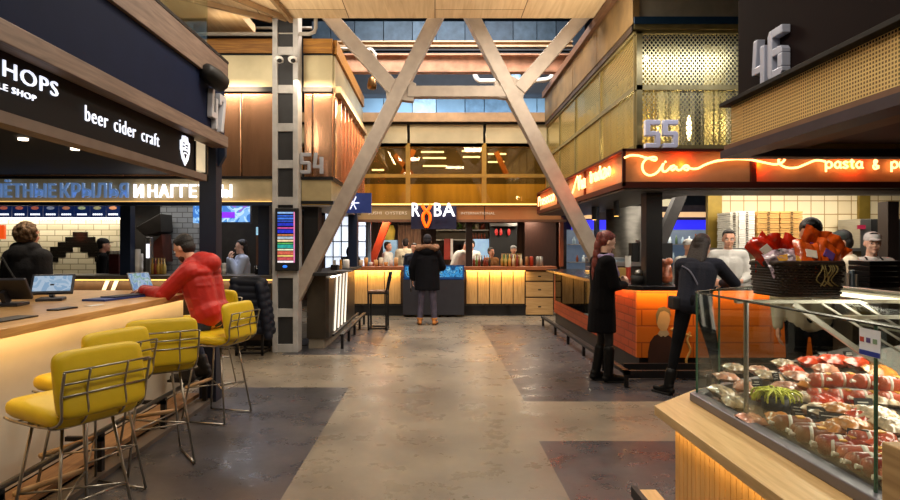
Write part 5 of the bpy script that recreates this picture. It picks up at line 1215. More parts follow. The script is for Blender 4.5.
# goods on the Ciao counter
t = thing('cup_stack', 'tall red and white paper cup stack right of the black coat woman', 'cups', (Xp(629, 7.6), 7.55, 1.085))
MB().cyl((Xp(628, 8.6), 8.6, 1.0), (Xp(628, 8.6), 8.6, 1.26), .04, 14).build('red_cups', mat('cup_red', 'b83a24', .5), t); MB().cyl((Xp(628, 8.6), 8.6, 1.26), (Xp(628, 8.6), 8.6, 1.42), .043, 14).build('white_cups', cupm, t)
t = thing('coffee_machine', 'black and steel espresso machine on the inner Ciao shelf', 'coffee machine', (Xp(640, 8.8), 8.8, 1.3))
box(Xp(631, 8.8), Xp(638, 8.8), 8.75, 8.92, 1.33, Zp(243, 8.8)).build('left_body', blackm, t, bevel=.01); box(Xp(638, 8.8), Xp(641, 8.8), 8.7, 8.92, 1.33, Zp(240, 8.8)).build('steel_column', steel, t); box(Xp(641, 8.8), Xp(646, 8.8), 8.75, 8.92, 1.33, Zp(243, 8.8)).build('right_body', blackm, t, bevel=.01)
o = box(Xp(614, 8.7), Xp(648, 8.7), 8.6, 8.93, Zp(266, 8.7), Zp(262, 8.7)).build('steel_shelf', steel); tag(o, 'pale steel shelf under the espresso machine', 'shelf')
o = box(Xp(615, 8.7), Xp(647, 8.7), 8.65, 8.92, 1.09, Zp(266, 8.7)).build('inner_cabinet', mat('inner_cab', '4a4038', .5, .2, var=.2)); tag(o, 'grey brown cabinet under the pale steel shelf', 'cabinet')
t = thing('grinder', 'black round bowl with silver rim on the inner Ciao worktop', 'bowl', (Xp(636, 7.6), 7.6, 1.085))
MB().lathe([(.001, 0), (.09, 0), (.1, .1), (.001, .11)], (Xp(636, 7.6), 7.5, 1.086), 18).build('bowl', blackm, t, smooth=True)
MB().lathe([(.04, .11), (.05, .13), (.04, .17), (.001, .18)], (Xp(636, 7.6), 7.5, 1.086), 14).build('lid_knob', steel, t, smooth=True)
o = box(Xp(618, 7.5), Xp(626, 7.5), 7.5, 7.6, 1.086, Zp(268, 7.5) ).build('menu_card', mat('yellow_card', 'c8a058', .6)); tag(o, 'yellowish card standing on the Ciao counter beside the black coat woman', 'card')
o = box(Xp(660, 8.3), Xp(673, 8.3), 8.3, 8.5, 1.1, Zp(243, 8.3)).build('till_monitor', blackm, bevel=.01); tag(o, 'black till monitor right of the black post', 'monitor')
# basket of wrapped sweets behind the post
t = thing('gift_bag', 'orange and white wrapped gift bag right of the black post', 'bag', (Xp(666, 7.5), 7.5, 1.085))
m = MB(); random.seed(8)
m.caps((Xp(666, 7.5), 7.5, 1.17), (Xp(667, 7.5), 7.5, 1.28), .085, .06); m.ell((Xp(664, 7.5), 7.5, 1.35), .06, .05, .05); m.ell((Xp(669, 7.5), 7.5, 1.37), .05, .05, .045)
blob(m, 'wrapping', mat('orange_wrap', 'd87850', .25, var=.45, scale=14, coat=.5), t, .01, 2)
o = MB().ell((Xp(682, 7.6), 7.6, 1.15), .06, .06, .065).build('gift_bag', MATS['orange_wrap'], smooth=True); tag(o, 'small orange wrapped gift left of the dark haired woman', 'bag')
# ================================================================ kiosk 46 (right foreground)
XM, YM = 2.28, 4.67
dkpan = mat('wine_dark_panel', '150b0c', .85, spec=.12, var=.12, scale=2)
t = thing('kiosk_fascia', 'dark brown fascia of kiosk 46 with gold perforated band', 'fascia', (XM, 3, 2.1)); t['kind'] = 'structure'
box(XM + .08, XM + .2, -1, YM, 2.70, 4.85).build('upper_panel', dkpan, t)
box(XM + .2, 6.5, YM - .12, YM, 2.70, 4.85).build('end_panel', dkpan, t)
MB().prism([(-.06, 0), (.16, 0), (.16, .05), (-.06, .03)], (XM, -1, 2.64), (1, 0, 0), (0, 0, 1), (0, 1, 0), YM + 1.02).build('ledge', mat('ledge_black', '100d0d', .6, spec=.2), t, bevel=.003)
pm = mesh_mat('gold_perforated', 'f0d898', (.022, .022), .58, 'yz', diamond=False, rough=.4)
MB().add([(XM + .01, -1, 2.30), (XM + .01, YM - .03, 2.30), (XM + .01, YM - .03, 2.64), (XM + .01, -1, 2.64)], [(0, 1, 2, 3)]).build('perforated_band', pm, t)
MB().add([(XM + .01, YM - .03, 2.30), (6.5, YM - .03, 2.30), (6.5, YM - .03, 2.64), (XM + .01, YM - .03, 2.64)], [(0, 1, 2, 3)]).build('end_band', pm, t)
box(XM + .07, XM + .09, -1, YM - .08, 2.3, 2.64).build('band_backing', mat('band_backing', '8a7448', .5), t)
MB().box(XM - .05, XM + .12, -1, YM + .02, 2.24, 2.30).box(XM + .12, 6.5, YM - .1, YM + .02, 2.24, 2.30).build('bottom_rail', mat('rail_plum', '2a2230', .45), t)
struct(box(XM + .12, 6.5, -1, YM - .1, 2.34, 2.4).build('ceiling_meat_kiosk', mat('umber_ceiling', '4a2a1c', .6, var=.1)))
struct(box(XM - .04, XM + .5, -1, YM - .02, 2.30, 2.335).build('trim_soffit', mat('soffit_brown', '6a4a34', .55)))
number('pale block number 46 fixed on the dark brown fascia', '46', (XM + .08, 4.36, 2.70), (0, -1, 0), (-1, 0, 0), .175, .335, .06, .03, mat('number_blue_grey', 'b0b8d0', .4, .2, var=.03))
# ---- meat counter
t = thing('display_counter', 'oak clad meat display counter with a tall glass case', 'counter', (1.8, 2.6, 0))
LZ = .71
poly_ledge = [(1.17, 1.68), (1.17, 3.2), (1.54, 3.56), (3.0, 4.4), (3.0, 4.2), (1.6, 3.36), (1.42, 3.22), (1.42, 1.68)]
MB().prism(poly_ledge, (0, 0, LZ - .05), (1, 0, 0), (0, 1, 0), (0, 0, 1), .05).build('oak_ledge', ledgewood, t, bevel=.003)
slat = mat('oak_slats', 'c8a068', .5, var=.12, aniso=(3, 3, .4))
for i in range(30):
    y = 1.7 + i * .049
    if y < 3.13: box(1.27, 1.29, y, y + .043, .06, LZ - .05).build('slat', slat, t) if i % 1 == 0 else None
MB().prism([(1.29, 1.68), (1.29, 3.15), (1.6, 3.5), (3.0, 4.3), (3.0, 1.68)], (0, 0, .06), (1, 0, 0), (0, 1, 0), (0, 0, 1), LZ - .12).build('body', mat('body_oak', '8a6a40', .6), t)
MB().prism([(1.28, 3.14), (1.6, 3.48), (3.0, 4.31), (3.0, 4.33), (1.58, 3.52), (1.27, 3.17)], (0, 0, .06), (1, 0, 0), (0, 1, 0), (0, 0, 1), LZ - .12).build('end_cladding', slat, t)
box(1.35, 2.9, 1.7, 3.1, 0, .06).build('plinth', black, t)
railm = mat('grey_rail', '6e6c76', .4, .4, var=.05)
MB().prism([(1.40, 1.68), (1.40, 3.3), (1.62, 3.5), (3.0, 4.32), (3.0, 4.27), (1.65, 3.45), (1.47, 3.27), (1.47, 1.68)], (0, 0, LZ), (1, 0, 0), (0, 1, 0), (0, 0, 1), .045).build('glass_rail', railm, t, bevel=.006)
area('L_slats', (1.21, 2.5, .65), (0, math.radians(-28), 0), .03, 1.4, 2.5, 'ffcc78')
# deck
DK = lambda x: .72 + .24 * (x - 1.5)
MB().prism([(1.47, DK(1.47)), (2.95, DK(2.95)), (2.95, LZ - .06), (1.47, LZ - .06)], (0, 1.7, 0), (1, 0, 0), (0, 0, 1), (0, 1, 0), 1.72).build('deck', mat('deck_grey', '5a564e', .35, .4, var=.15), t)
MB().prism([(2.0, 3.42), (2.95, 3.42), (2.95, 4.1)], (0, 0, .8), (1, 0, 0), (0, 1, 0), (0, 0, 1), .1).build('deck_end', MATS['deck_grey'], t)
GT = 1.30
cg = glass_mat('case_glass', 'f6fbf8', .02, grazing=.16)
edge = mat('glass_edge', '3f6a58', .2, .1, emit=.0, var=0)
def pane(a, b, z0, z1, nm='glass_pane'):
    a, b = V((*a, 0)), V((*b, 0)); d = (b - a).normalized(); n_ = V((d.y, -d.x, 0)) * .004
    MB().prism([(0, 0), ((b - a).length, 0), ((b - a).length, z1 - z0), (0, z1 - z0)], a + V((0, 0, z0)) - n_, d, (0, 0, 1), n_.normalized(), .008).build(nm, cg, t)
pane((1.44, 1.7), (1.44, 1.955), LZ + .04, GT); pane((1.44, 1.965), (1.44, 2.80), LZ + .04, GT); pane((1.44, 2.81), (1.44, 3.3), LZ + .04, GT)
pane((1.44, 3.3), (1.66, 3.5), LZ + .04, GT); pane((1.66, 3.5), (2.2, 3.9), .8, GT)
for x, y in ((1.44, 1.96), (1.44, 3.3), (1.655, 3.495)): MB().cyl((x, y, LZ + .04), (x, y, GT), .006, 8).build('glass_edge', edge, t)
MB().cyl((1.455, 2.805, LZ + .04), (1.455, 2.805, GT + .0), .011, 10).build('steel_rod', steel, t)
MB().prism([(1.43, 1.7), (1.43, 3.305), (1.65, 3.51), (2.2, 3.92), (2.4, 3.92), (2.4, 1.7)], (0, 0, GT), (1, 0, 0), (0, 1, 0), (0, 0, 1), .01).build('top_glass', cg, t)
MB().tube([(1.435, 1.7, GT + .005), (1.435, 3.3, GT + .005), (1.65, 3.505, GT + .005), (2.2, 3.915, GT + .005)], .006, 6).build('top_edge', mat('dark_glass_edge', '26302c', .2, .2), t)
# slanted inner divider and rear glass with aluminium rails
MB().beam((1.80, 3.02, 1.27), (2.42, 3.02, .83), .025, .02).build('strut', mat('aluminium', 'c4c0b4', .3, .8), t)
MB().prism([(1.8, 1.27), (2.42, .83), (2.42, 1.27)], (0, 3.03, 0), (1, 0, 0), (0, 0, 1), (0, 1, 0), .005).build('inner_glass', cg, t)
for k in range(5): MB().beam((1.95 + k * .1, 3.025, 1.27), (2.42, 3.025, .98 + k * .06), .01, .008).build('blind_cord', MATS['aluminium'], t) if k < 3 else None
MB().box(2.40, 2.44, 1.7, 3.9, GT - .02, GT + .02).box(2.9, 2.94, 1.7, 4.1, 1.02, 1.06).build('rear_rail', MATS['aluminium'], t)
MB().box(1.5, 2.38, 2.3, 2.33, GT - .02, GT - .008).box(1.5, 2.38, 2.98, 3.01, GT - .025, GT - .008).build('shelf_rail', MATS['aluminium'], t)
o = MB().cyl((2.36, 1.75, GT - .02), (2.36, 3.8, GT - .02), .012).build('case_lamp', mat('case_tube', 'fff4e0', .5, emit=3, ecol='ffe8c8', var=0), t)
area('L_case_top', (2.2, 2.6, GT - .04), (0, math.radians(18), 0), .2, 1.7, 13, 'fff0dc')
# sticker on the glass
MB().box(1.434, 1.4358, 1.98 - .048, 1.98 + .048, 1.195, 1.285).build('sticker', mat('sticker_white', 'e8ecf4', .5, emit=.05), t)
MB().box(1.4325, 1.434, 1.98 - .047, 1.98 + .047, 1.197, 1.213).build('sticker_band', mat('sticker_blue', '2038a0', .5), t)
for i, c in enumerate(('c84a34', '5a4a8a', '8aa88a')): MB().box(1.4325, 1.434, 1.985 + .03 - i * .03 - .009, 1.985 + .03 - i * .03 + .009, 1.24, 1.256).build('sticker_picture', mat('stk_' + c, c, .5), t)
# oak block at the near right corner
o = MB().box(1.235, 2.9, .4, 1.66, 0, 1.02).build('oak_counter', wood_mat('oak_block', 'a8885c', 'c8a878', .5, 'y'), bevel=.004); tag(o, 'plain oak counter block at the lower right corner', 'counter')
t = thing('foot_rail', 'low dark foot rail with an oak board before the meat counter', 'foot rail', (1.1, 3.3, 0))
MB().box(1.15, 1.25, 1.7, 3.4, .15, .18).build('board', ledgewood, t); MB().box(1.12, 1.15, 1.7, 3.43, .13, .19).build('rail', black, t)
for y in (1.8, 2.5, 3.3): MB().box(1.15, 1.18, y, y + .04, 0, .15).build('leg', black, t)
# ---- goods on the deck, found by following the sight line down to the sloping deck
def deck(px, py, dz=0):
    a, b = (px - CX) / F, (py - CY) / F
    k = (H - .72 - dz + .36) / (b + .24 * a); return V((a * k, k, H - b * k))
sausm = mat('sausage_red', 'a03014', .28, var=.3, scale=14, coat=.6)
sausl = mat('sausage_pink', 'c8583a', .28, var=.25, scale=18, coat=.7)
sausd = mat('sausage_brown', '8a4820', .28, var=.3, scale=14, coat=.6)
lblw = mat('label_white', 'e8e0d4', .4); lbly = mat('label_yellow', 'e8a838', .4); lblp = mat('label_purple', '6a4a9a', .4)
def sausage(name, label, p, ang, L, r, m_, band=lblw, group='sausages in the meat case', tilt=0.0):
    t_ = thing(name, label, 'sausage', (0, 0, 0), group=group)
    n_ = 14; pts = []; rr = []
    for i in range(n_ + 1):
        s = i / n_; x = (s - .5) * L; e = min(s, 1 - s) * L
        pts.append((x, .01 * math.sin(s * 5), 0)); rr.append(r * min(1, math.sqrt(max(.0, 1 - (1 - min(1, e / (r * 1.1))) ** 2)) + .12))
    MB().tube(pts, rr, 14).build('casing', m_, t_, smooth=True)
    MB().tube([(-L * .14, .01 * math.sin(1.8), 0), (-L * .05, .01 * math.sin(2.2), 0)], r * 1.03, 14).build('paper_band', band, t_, smooth=True)
    for s in (-1, 1): MB().cone((s * L * .49, 0, 0), (s * (L * .5 + .02), 0, .004), .006, .010, 8).build('tied_end', lblw, t_)
    MB().obox((L * .16, 0, r * .93), (1, 0, 0), (0, 1, 0), (0, 0, 1), L * .1, r * .5, r * .12).build('label', lbly, t_, bevel=.003)
    return place(t_, p, ang, tilt=(0, tilt))
rad = math.radians
def put(px, py, r, ang, L, m_, label, **k):
    p = deck(px, py, r * 1.0); p.x = max(p.x, 1.50 + L / 2); p.z = DK(p.x) + r
    return sausage('sausage', label, p, rad(ang), L, r, m_, tilt=-.0 if abs(ang) < 45 else 0, **k)
rows = [
 (816, 433, -12, .20, sausd, 'long brown sausage with a white band, just below the row of black price cards'),
 (770, 430, -14, .16, sausd, 'short brown sausage near the front glass below the lettuce'),
 (842, 446, -10, .21, sausm, 'red brown sausage with a white band below the angled price card'),
 (788, 442, -14, .15, sausd, 'pale brown wrapped sausage close to the front glass rail'),
 (808, 455, -20, .13, sausm, 'stubby red sausage standing out near the glass rail'),
 (852, 461, -10, .22, sausl, 'pinkish sausage in shiny wrap in the third row from the rail'),
 (872, 440, -6, .17, sausl, 'orange red sausage right of the angled price card'),
 (876, 464, -8, .18, sausm, 'dark banded sausage left of the oak block'),
 (860, 478, -12, .2, sausm, 'red sausage in clear film in the lowest full row'),
 (826, 474, -14, .14, sausl, 'small pink sausage close to the rail in the lowest rows'),
 (872, 490, -12, .18, sausl, 'pale red sausage at the bottom by the oak block'),
 (848, 494, -14, .14, sausm, 'red sausage lowest of all beside the rail')]
for px, py, a, L, m_, l in rows: put(px, py, .036, a, L, m_, l)
def chub(px, py, label, m_=sausl, stack=0):
    r = .036; p = deck(px, py + stack * 9, r); p.z += stack * .055
    sausage('ham_roll', label, p, rad(-8), .125, r, m_, group='pink ham rolls in the meat case')
for px, py, s, l in ((824, 383, 1, 'leftmost pink ham roll of the top row'), (846, 383, 1, 'second pink ham roll of the top row'), (870, 385, 1, 'third pink ham roll of the top row'), (893, 388, 1, 'rightmost pink ham roll of the top row'),
                     (822, 396, 0, 'leftmost pink ham roll of the lower row'), (843, 397, 0, 'second pink ham roll of the lower row'), (868, 399, 0, 'third pink ham roll of the lower row'), (893, 400, 0, 'rightmost pink ham roll of the lower row')): chub(px, py, l, stack=s)
# vacuum packs
film = mat('film_pink', 'dc9c80', .2, var=.4, scale=22, coat=.8)
filmw = mat('film_pale', 'd4b898', .2, var=.5, scale=25, coat=.8)
filmr = mat('film_red', 'd84a28', .2, var=.35, scale=16, coat=.8)
filmo = mat('film_orange', 'd88a3c', .25, var=.4, scale=18, coat=.7)
def pack(label, p, ang, w, d, h, m_, name='meat_pack', group='wrapped meat packs', tilt=(.15, .1), cat='pack'):
    n = 9; vs = []; fs = []
    for s in (1, -1):
        for i in range(n + 1):
            for j in range(n + 1):
                u_, v_ = i / n * 2 - 1, j / n * 2 - 1
                e = max(0, (1 - abs(u_) ** 3)) * max(0, (1 - abs(v_) ** 3))
                vs.append((u_ * w / 2, v_ * d / 2, s * (h / 2 * e ** .6 * (.8 + .25 * math.sin(u_ * 7 + v_ * 4 + ang)) + .0008)))
    K = (n + 1) ** 2
    for s in range(2):
        for i in range(n):
            for j in range(n):
                a_ = s * K + i * (n + 1) + j; fs.append((a_, a_ + 1, a_ + n + 2, a_ + n + 1) if s else (a_, a_ + n + 1, a_ + n + 2, a_ + 1))
    o_ = MB().add(vs, fs).build(name, m_, smooth=True)
    place(o_, p, rad(ang), tilt=tilt); tag(o_, label, cat, group); return o_
packs = [(722, 393, 20, .1, .12, .05, filmw, 'pale wrapped chunk at the far left corner of the meat case'), (735, 404, -10, .1, .1, .05, filmw, 'second pale wrapped chunk behind the front glass'),
 (727, 378, 0, .12, .08, .04, film, 'pinkish pack in the far corner behind the first price card'), (752, 421, 10, .1, .09, .04, film, 'pale pink cut behind the steel rod'),
 (790, 390, 15, .13, .11, .05, film, 'pale pink sliced pack behind the lettuce'), (806, 399, -20, .13, .1, .04, filmw, 'clear pack of slices right of the lettuce'), (800, 378, 10, .13, .1, .04, film, 'pink pack in the middle back row'),
 (770, 377, -10, .12, .1, .04, filmw, 'whitish pack at the back left of the case'), (818, 412, 30, .12, .09, .05, filmw, 'clear film pack left of the orange pack'), (843, 411, -5, .15, .07, .045, filmo, 'orange labelled pack under the ham rolls'),
 (852, 427, 12, .13, .1, .05, filmo, 'orange and clear pack above the angled price card'), (878, 416, -20, .15, .1, .05, filmw, 'grey white film pack right of the square price card'), (893, 428, 10, .13, .1, .05, filmw, 'grey white film pack at the right edge above the oak block'),
 (812, 363, 6, .13, .07, .05, filmr, 'red pack left of the tall red packs'), (838, 362, -8, .14, .1, .05, filmr, 'big red white pack at the back of the case'), (860, 365, 10, .13, .09, .05, filmr, 'red white pack right of the big one'), (880, 373, -14, .12, .1, .05, filmo, 'yellow and clear pack at the back right'),
 (735, 369, 14, .12, .08, .04, filmw, 'pale pack furthest in the left corner'), (785, 365, 14, .12, .08, .04, filmw, 'pale flat pack at the back behind the lettuce'), (884, 402, 0, .1, .08, .04, filmw, 'clear pack behind the rightmost ham rolls')]
packs += [(760, 396, 30, .1, .08, .05, film, 'pink chunk between the steel rod and the lettuce tub'), (792, 372, 25, .11, .08, .05, filmr, 'small red pack behind the lettuce'), (811, 388, 40, .11, .09, .05, filmo, 'orange pack left of the ham rolls'),
 (828, 403, -30, .12, .08, .05, filmr, 'red pack just under the leftmost ham rolls'), (862, 418, 25, .11, .08, .05, filmr, 'red pack left of the grey white film pack'), (838, 430, 0, .12, .08, .045, filmo, 'orange pack above the long brown sausage'),
 (780, 420, -20, .1, .07, .045, filmo, 'small orange pack before the lettuce tub'), (886, 448, 20, .11, .08, .05, filmr, 'red pack at the right edge beside the oak block'), (745, 388, -30, .1, .08, .05, film, 'pink chunk left of the first price card'),
 (760, 372, 15, .1, .08, .045, film, 'pink pack at the back behind the steel rod'), (826, 371, 10, .11, .07, .05, film, 'pink pack between the red packs and the ham rolls')]
for px, py, a, w, d, h, m_, l in packs: pack(l, deck(px, py, .035) + V((0, 0, .005)), a, w * 1.15, d * 1.15, h * 1.35, m_)
# price cards
cardm = mat('card_black', '15171a', .5); chalk = mat('chalk', 'd8d8d0', .7)
def card(px, py, w, h, ang, label, lift=.05):
    p = deck(px, py, lift); t_ = thing('price_card', label, 'price card', p, group='black chalk price cards')
    a = rad(ang); u = V((math.cos(a), math.sin(a), 0)); up = V((u.y * -.25, u.x * .25, .97)).normalized(); n_ = u.cross(up).normalized()
    MB().obox(p, u, up, n_, w / 2, h / 2, .002).build('card', cardm, t_)
    mm = MB(); random.seed(int(px))
    for k in range(3): mm.obox(p + up * (h * (.26 - .22 * k)) + u * random.uniform(-.008, .008) + n_ * .0026, u, up, n_, w * random.uniform(.2, .38), h * .035, .0004)
    mm.build('chalk_lines', chalk, t_)
for a in ((800, 411, .075, .06, -25, 'black price card, first in the row right of the lettuce'), (816, 413, .07, .055, -25, 'black price card, second in the row right of the lettuce'), (831, 420, .085, .06, -25, 'black price card, third and lowest in the row right of the lettuce'),
          (864, 407, .075, .075, -8, 'square black price card under the ham rolls'), (858, 439, .07, .075, -30, 'angled black price card among the sausages'), (757, 385, .05, .06, -10, 'black price card behind the steel rod'),
          (776, 377, .05, .045, 25, 'small tilted price card behind the lettuce'), (823, 355, .06, .04, 0, 'upper pale topped price card at the back'), (848, 355, .05, .04, 0, 'right price card at the back of the case'), (872, 366, .04, .05, 40, 'narrow tilted price card by the red packs')): card(*a)
# lettuce tub
p = deck(776, 405, .04); t = thing('salad_tub', 'black tub of curly yellow green lettuce', 'tub', p)
MB().lathe([(.001, -.045), (.055, -.045), (.07, .04), (.062, .04), (.05, -.03), (.001, -.03)], p, 20).build('tub', cardm, t, smooth=True)
m = MB(); random.seed(2)
for i in range(60):
    a = random.random() * 6.28; r0 = random.uniform(0, .06); q0 = p + V((math.cos(a) * r0, math.sin(a) * r0, .045))
    a2 = random.random() * 6.28
    m.tube(spline([q0, q0 + V((math.cos(a2) * .02, math.sin(a2) * .02, .03)), q0 + V((math.cos(a) * .05, math.sin(a) * .05, .015)), q0 + V((math.cos(a) * .06, math.sin(a) * .06, -.02))], 3), .0035, 5)
o = m.build('lettuce', mat('lettuce', 'd8d84a', .5, var=.3, scale=30), t, smooth=True); o['kind'] = 'stuff'
# ---- wicker basket of crisps on top of the glass
bx0, bx1, by0, by1, bz = 1.67, 1.95, 2.90, 3.13, GT + .012
t = thing('wicker_basket', 'dark wicker basket standing on the glass meat case', 'basket', ((bx0 + bx1) / 2, 2.9, bz))
wk = mat('wicker_dark', '2e1c12', .5, var=.4, scale=30)
m = MB(); hgt = .165
NS = 44
def rim(s, z, out=0):
    e = .012 * z / hgt + out; x0, x1, y0, y1 = bx0 - e, bx1 + e, by0 - e, by1 + e; L = [(x1 - x0), (y1 - y0)]; tot = 2 * (L[0] + L[1]); d = (s % 1) * tot
    if d < L[0]: return V((x0 + d, y0, bz + z))
    d -= L[0]
    if d < L[1]: return V((x1, y0 + d, bz + z))
    d -= L[1]
    if d < L[0]: return V((x1 - d, y1, bz + z))
    return V((x0, y1 - (d - L[0]), bz + z))
for k in range(12):
    z = .008 + k * .0135
    m.tube([rim(i / (2 * NS), z, .006 * (1 if (i + k) % 2 else -1)) for i in range(2 * NS)], .0075, 5, closed=True)
m.build('weave', wk, t, smooth=True)
m = MB()
for i in range(NS): m.tube([rim((i + .5) / NS, 0), rim((i + .5) / NS, hgt)], .005, 5)
m.build('stakes', wk, t); MB().tube([rim(i / NS, hgt) for i in range(NS)], .012, 8, closed=True).build('rim', wk, t, smooth=True)
MB().box(bx0 + .004, bx1 - .004, by0 + .004, by1 - .004, bz, bz + .15).build('lining', mat('basket_lining', '120c08', .8), t)
m = MB(); random.seed(6)
for i in range(7):
    x = bx0 + .18 + .011 * i; m.tube(spline([(x, by0 - .012, bz + hgt), (x + random.uniform(-.02, .02), by0 - .03, bz + hgt - .03), (x + random.uniform(-.03, .03), by0 - .02, bz + hgt - .08), (x + random.uniform(-.03, .03), by0 - .022, bz + hgt - .11)], 4), .0028, 5)
m.build('ribbon', mat('raffia', '8a7a4a', .6), t)
redp = mat('crisp_red', 'd8260e', .25, var=.3, scale=14, bump=.45, bscale=24, coat=.8); orp = mat('crisp_orange', 'ec5a16', .25, var=.4, scale=16, bump=.45, bscale=24, coat=.8); clp = mat('crisp_clear', 'b8a0b0', .25, var=.8, scale=22, bump=.9, bscale=26, coat=.8)
def bag(label, x, y, z, w, h, m_, tiltx, tilty, rz=0):
    """upright pillow bag with crimped top"""
    n = 12; vs = []; fs = []; random.seed(int(x * 1000)); w *= 1.25; h *= 1.12
    ph = random.random() * 6
    for s in (1, -1):
        for i in range(n + 1):
            for j in range(n + 1):
                u_, v_ = i / n * 2 - 1, j / n * 2 - 1
                e = max(0, (1 - abs(u_) ** 2.5)) * max(0, 1 - abs(v_) ** 4)
                wz = .006 * math.sin(u_ * 9 + ph) * (1 if v_ > .6 else .4) * (1 - e * .5)
                vs.append((u_ * w / 2 * (1 - .07 * (1 - v_ * v_)), s * (.024 * e ** .6 * (1 + .3 * math.sin(u_ * 5 + v_ * 6 + ph))) + wz, v_ * h / 2 + .008 * math.sin(u_ * 4 + ph)))
    K = (n + 1) ** 2
    for s in range(2):
        for i in range(n):
            for j in range(n):
                a_ = s * K + i * (n + 1) + j; fs.append((a_, a_ + 1, a_ + n + 2, a_ + n + 1) if s else (a_, a_ + n + 1, a_ + n + 2, a_ + 1))
    o_ = MB().add(vs, fs).build('snack_bag', m_, smooth=True); place(o_, (x, y, z), rz, tilt=(tiltx, tilty)); tag(o_, label, 'snack bag', 'shiny snack bags in the wicker basket')
    MB().obox((.0, -.026, .01), (1, 0, 0), (0, 1, 0), (0, 0, 1), w * .2, .003, h * .12).build('printed_label', random.choice([lblw, lblp, lbly, lblw]), o_, bevel=.002)
zc = bz + .14
for i, (x, y, dz, w, h, m_, tx, ty, l) in enumerate((
 (1.665, 3.03, .08, .10, .15, redp, -.1, -.7, 'red snack bag leaning out at the left end of the basket'), (1.71, 3.08, .07, .12, .17, redp, .2, -.2, 'red snack bag second from the left, at the back'),
 (1.78, 3.09, .055, .12, .16, redp, .2, .1, 'red snack bag in the middle of the back row'), (1.84, 3.09, .06, .12, .17, redp, .1, .3, 'red snack bag right of the middle, at the back'),
 (1.93, 3.09, .095, .11, .19, orp, .3, .3, 'tall orange red snack bag with a pointed top'), (2.0, 3.05, .065, .11, .17, orp, .1, .75, 'orange snack bag leaning out at the right end'),
 (1.72, 2.96, .03, .14, .12, clp, -.5, -.2, 'clear violet tinted snack bag in front at the left'), (1.78, 2.94, .02, .12, .12, clp, -.6, .3, 'clear snack bag lying in the front middle'),
 (1.83, 2.94, .05, .11, .16, orp, -.45, .15, 'orange snack bag in front of the middle'), (1.92, 2.96, .05, .11, .17, orp, -.35, .6, 'orange snack bag in front, second from the right'))): bag(l, x, y, zc + dz, w, h, m_, tx, ty)
# things behind the meat case
o = box(Xp(846, 4.65), 4.6, 4.55, 4.95, Zp(293, 4.65), Zp(287.5, 4.65)).build('rear_worktop', steel, bevel=.005); tag(o, 'pale steel rear worktop behind the meat case', 'worktop')
o = box(Xp(848, 4.65), 4.6, 4.6, 4.95, 0, Zp(293, 4.65)).build('rear_cabinet', mat('rear_cab', '4a3c30', .6)); tag(o, 'dark cabinet under the pale steel rear worktop', 'cabinet')
for i in range(5):
    z = Zp(287.5, 4.65) + i * .042
    o = box(Xp(862, 4.7), Xp(893, 4.7), 4.62, 4.86, z + .002, z + .04).build('takeaway_box', mat('lid_black', '1c1a1c', .3), bevel=.006); tag(o, 'black takeaway box in the stack by the capped chef, %s from the bottom' % ords[i], 'box', 'stack of black takeaway boxes')
for i, (px, c, h) in enumerate(((848, 'b8b8b8', .11), (852, '9ab8d8', .13), (856, 'c8c8c8', .1))):
    o = MB().cyl((Xp(px, 4.7), 4.7, Zp(287.5, 4.65)), (Xp(px, 4.7), 4.7, Zp(287.5, 4.65) + h), .016, 12).build('canister', mat('tin_' + c, c, .3, .6)); tag(o, '%s small tin left of the black takeaway boxes' % ('left', 'middle pale blue', 'right')[i], 'tin')
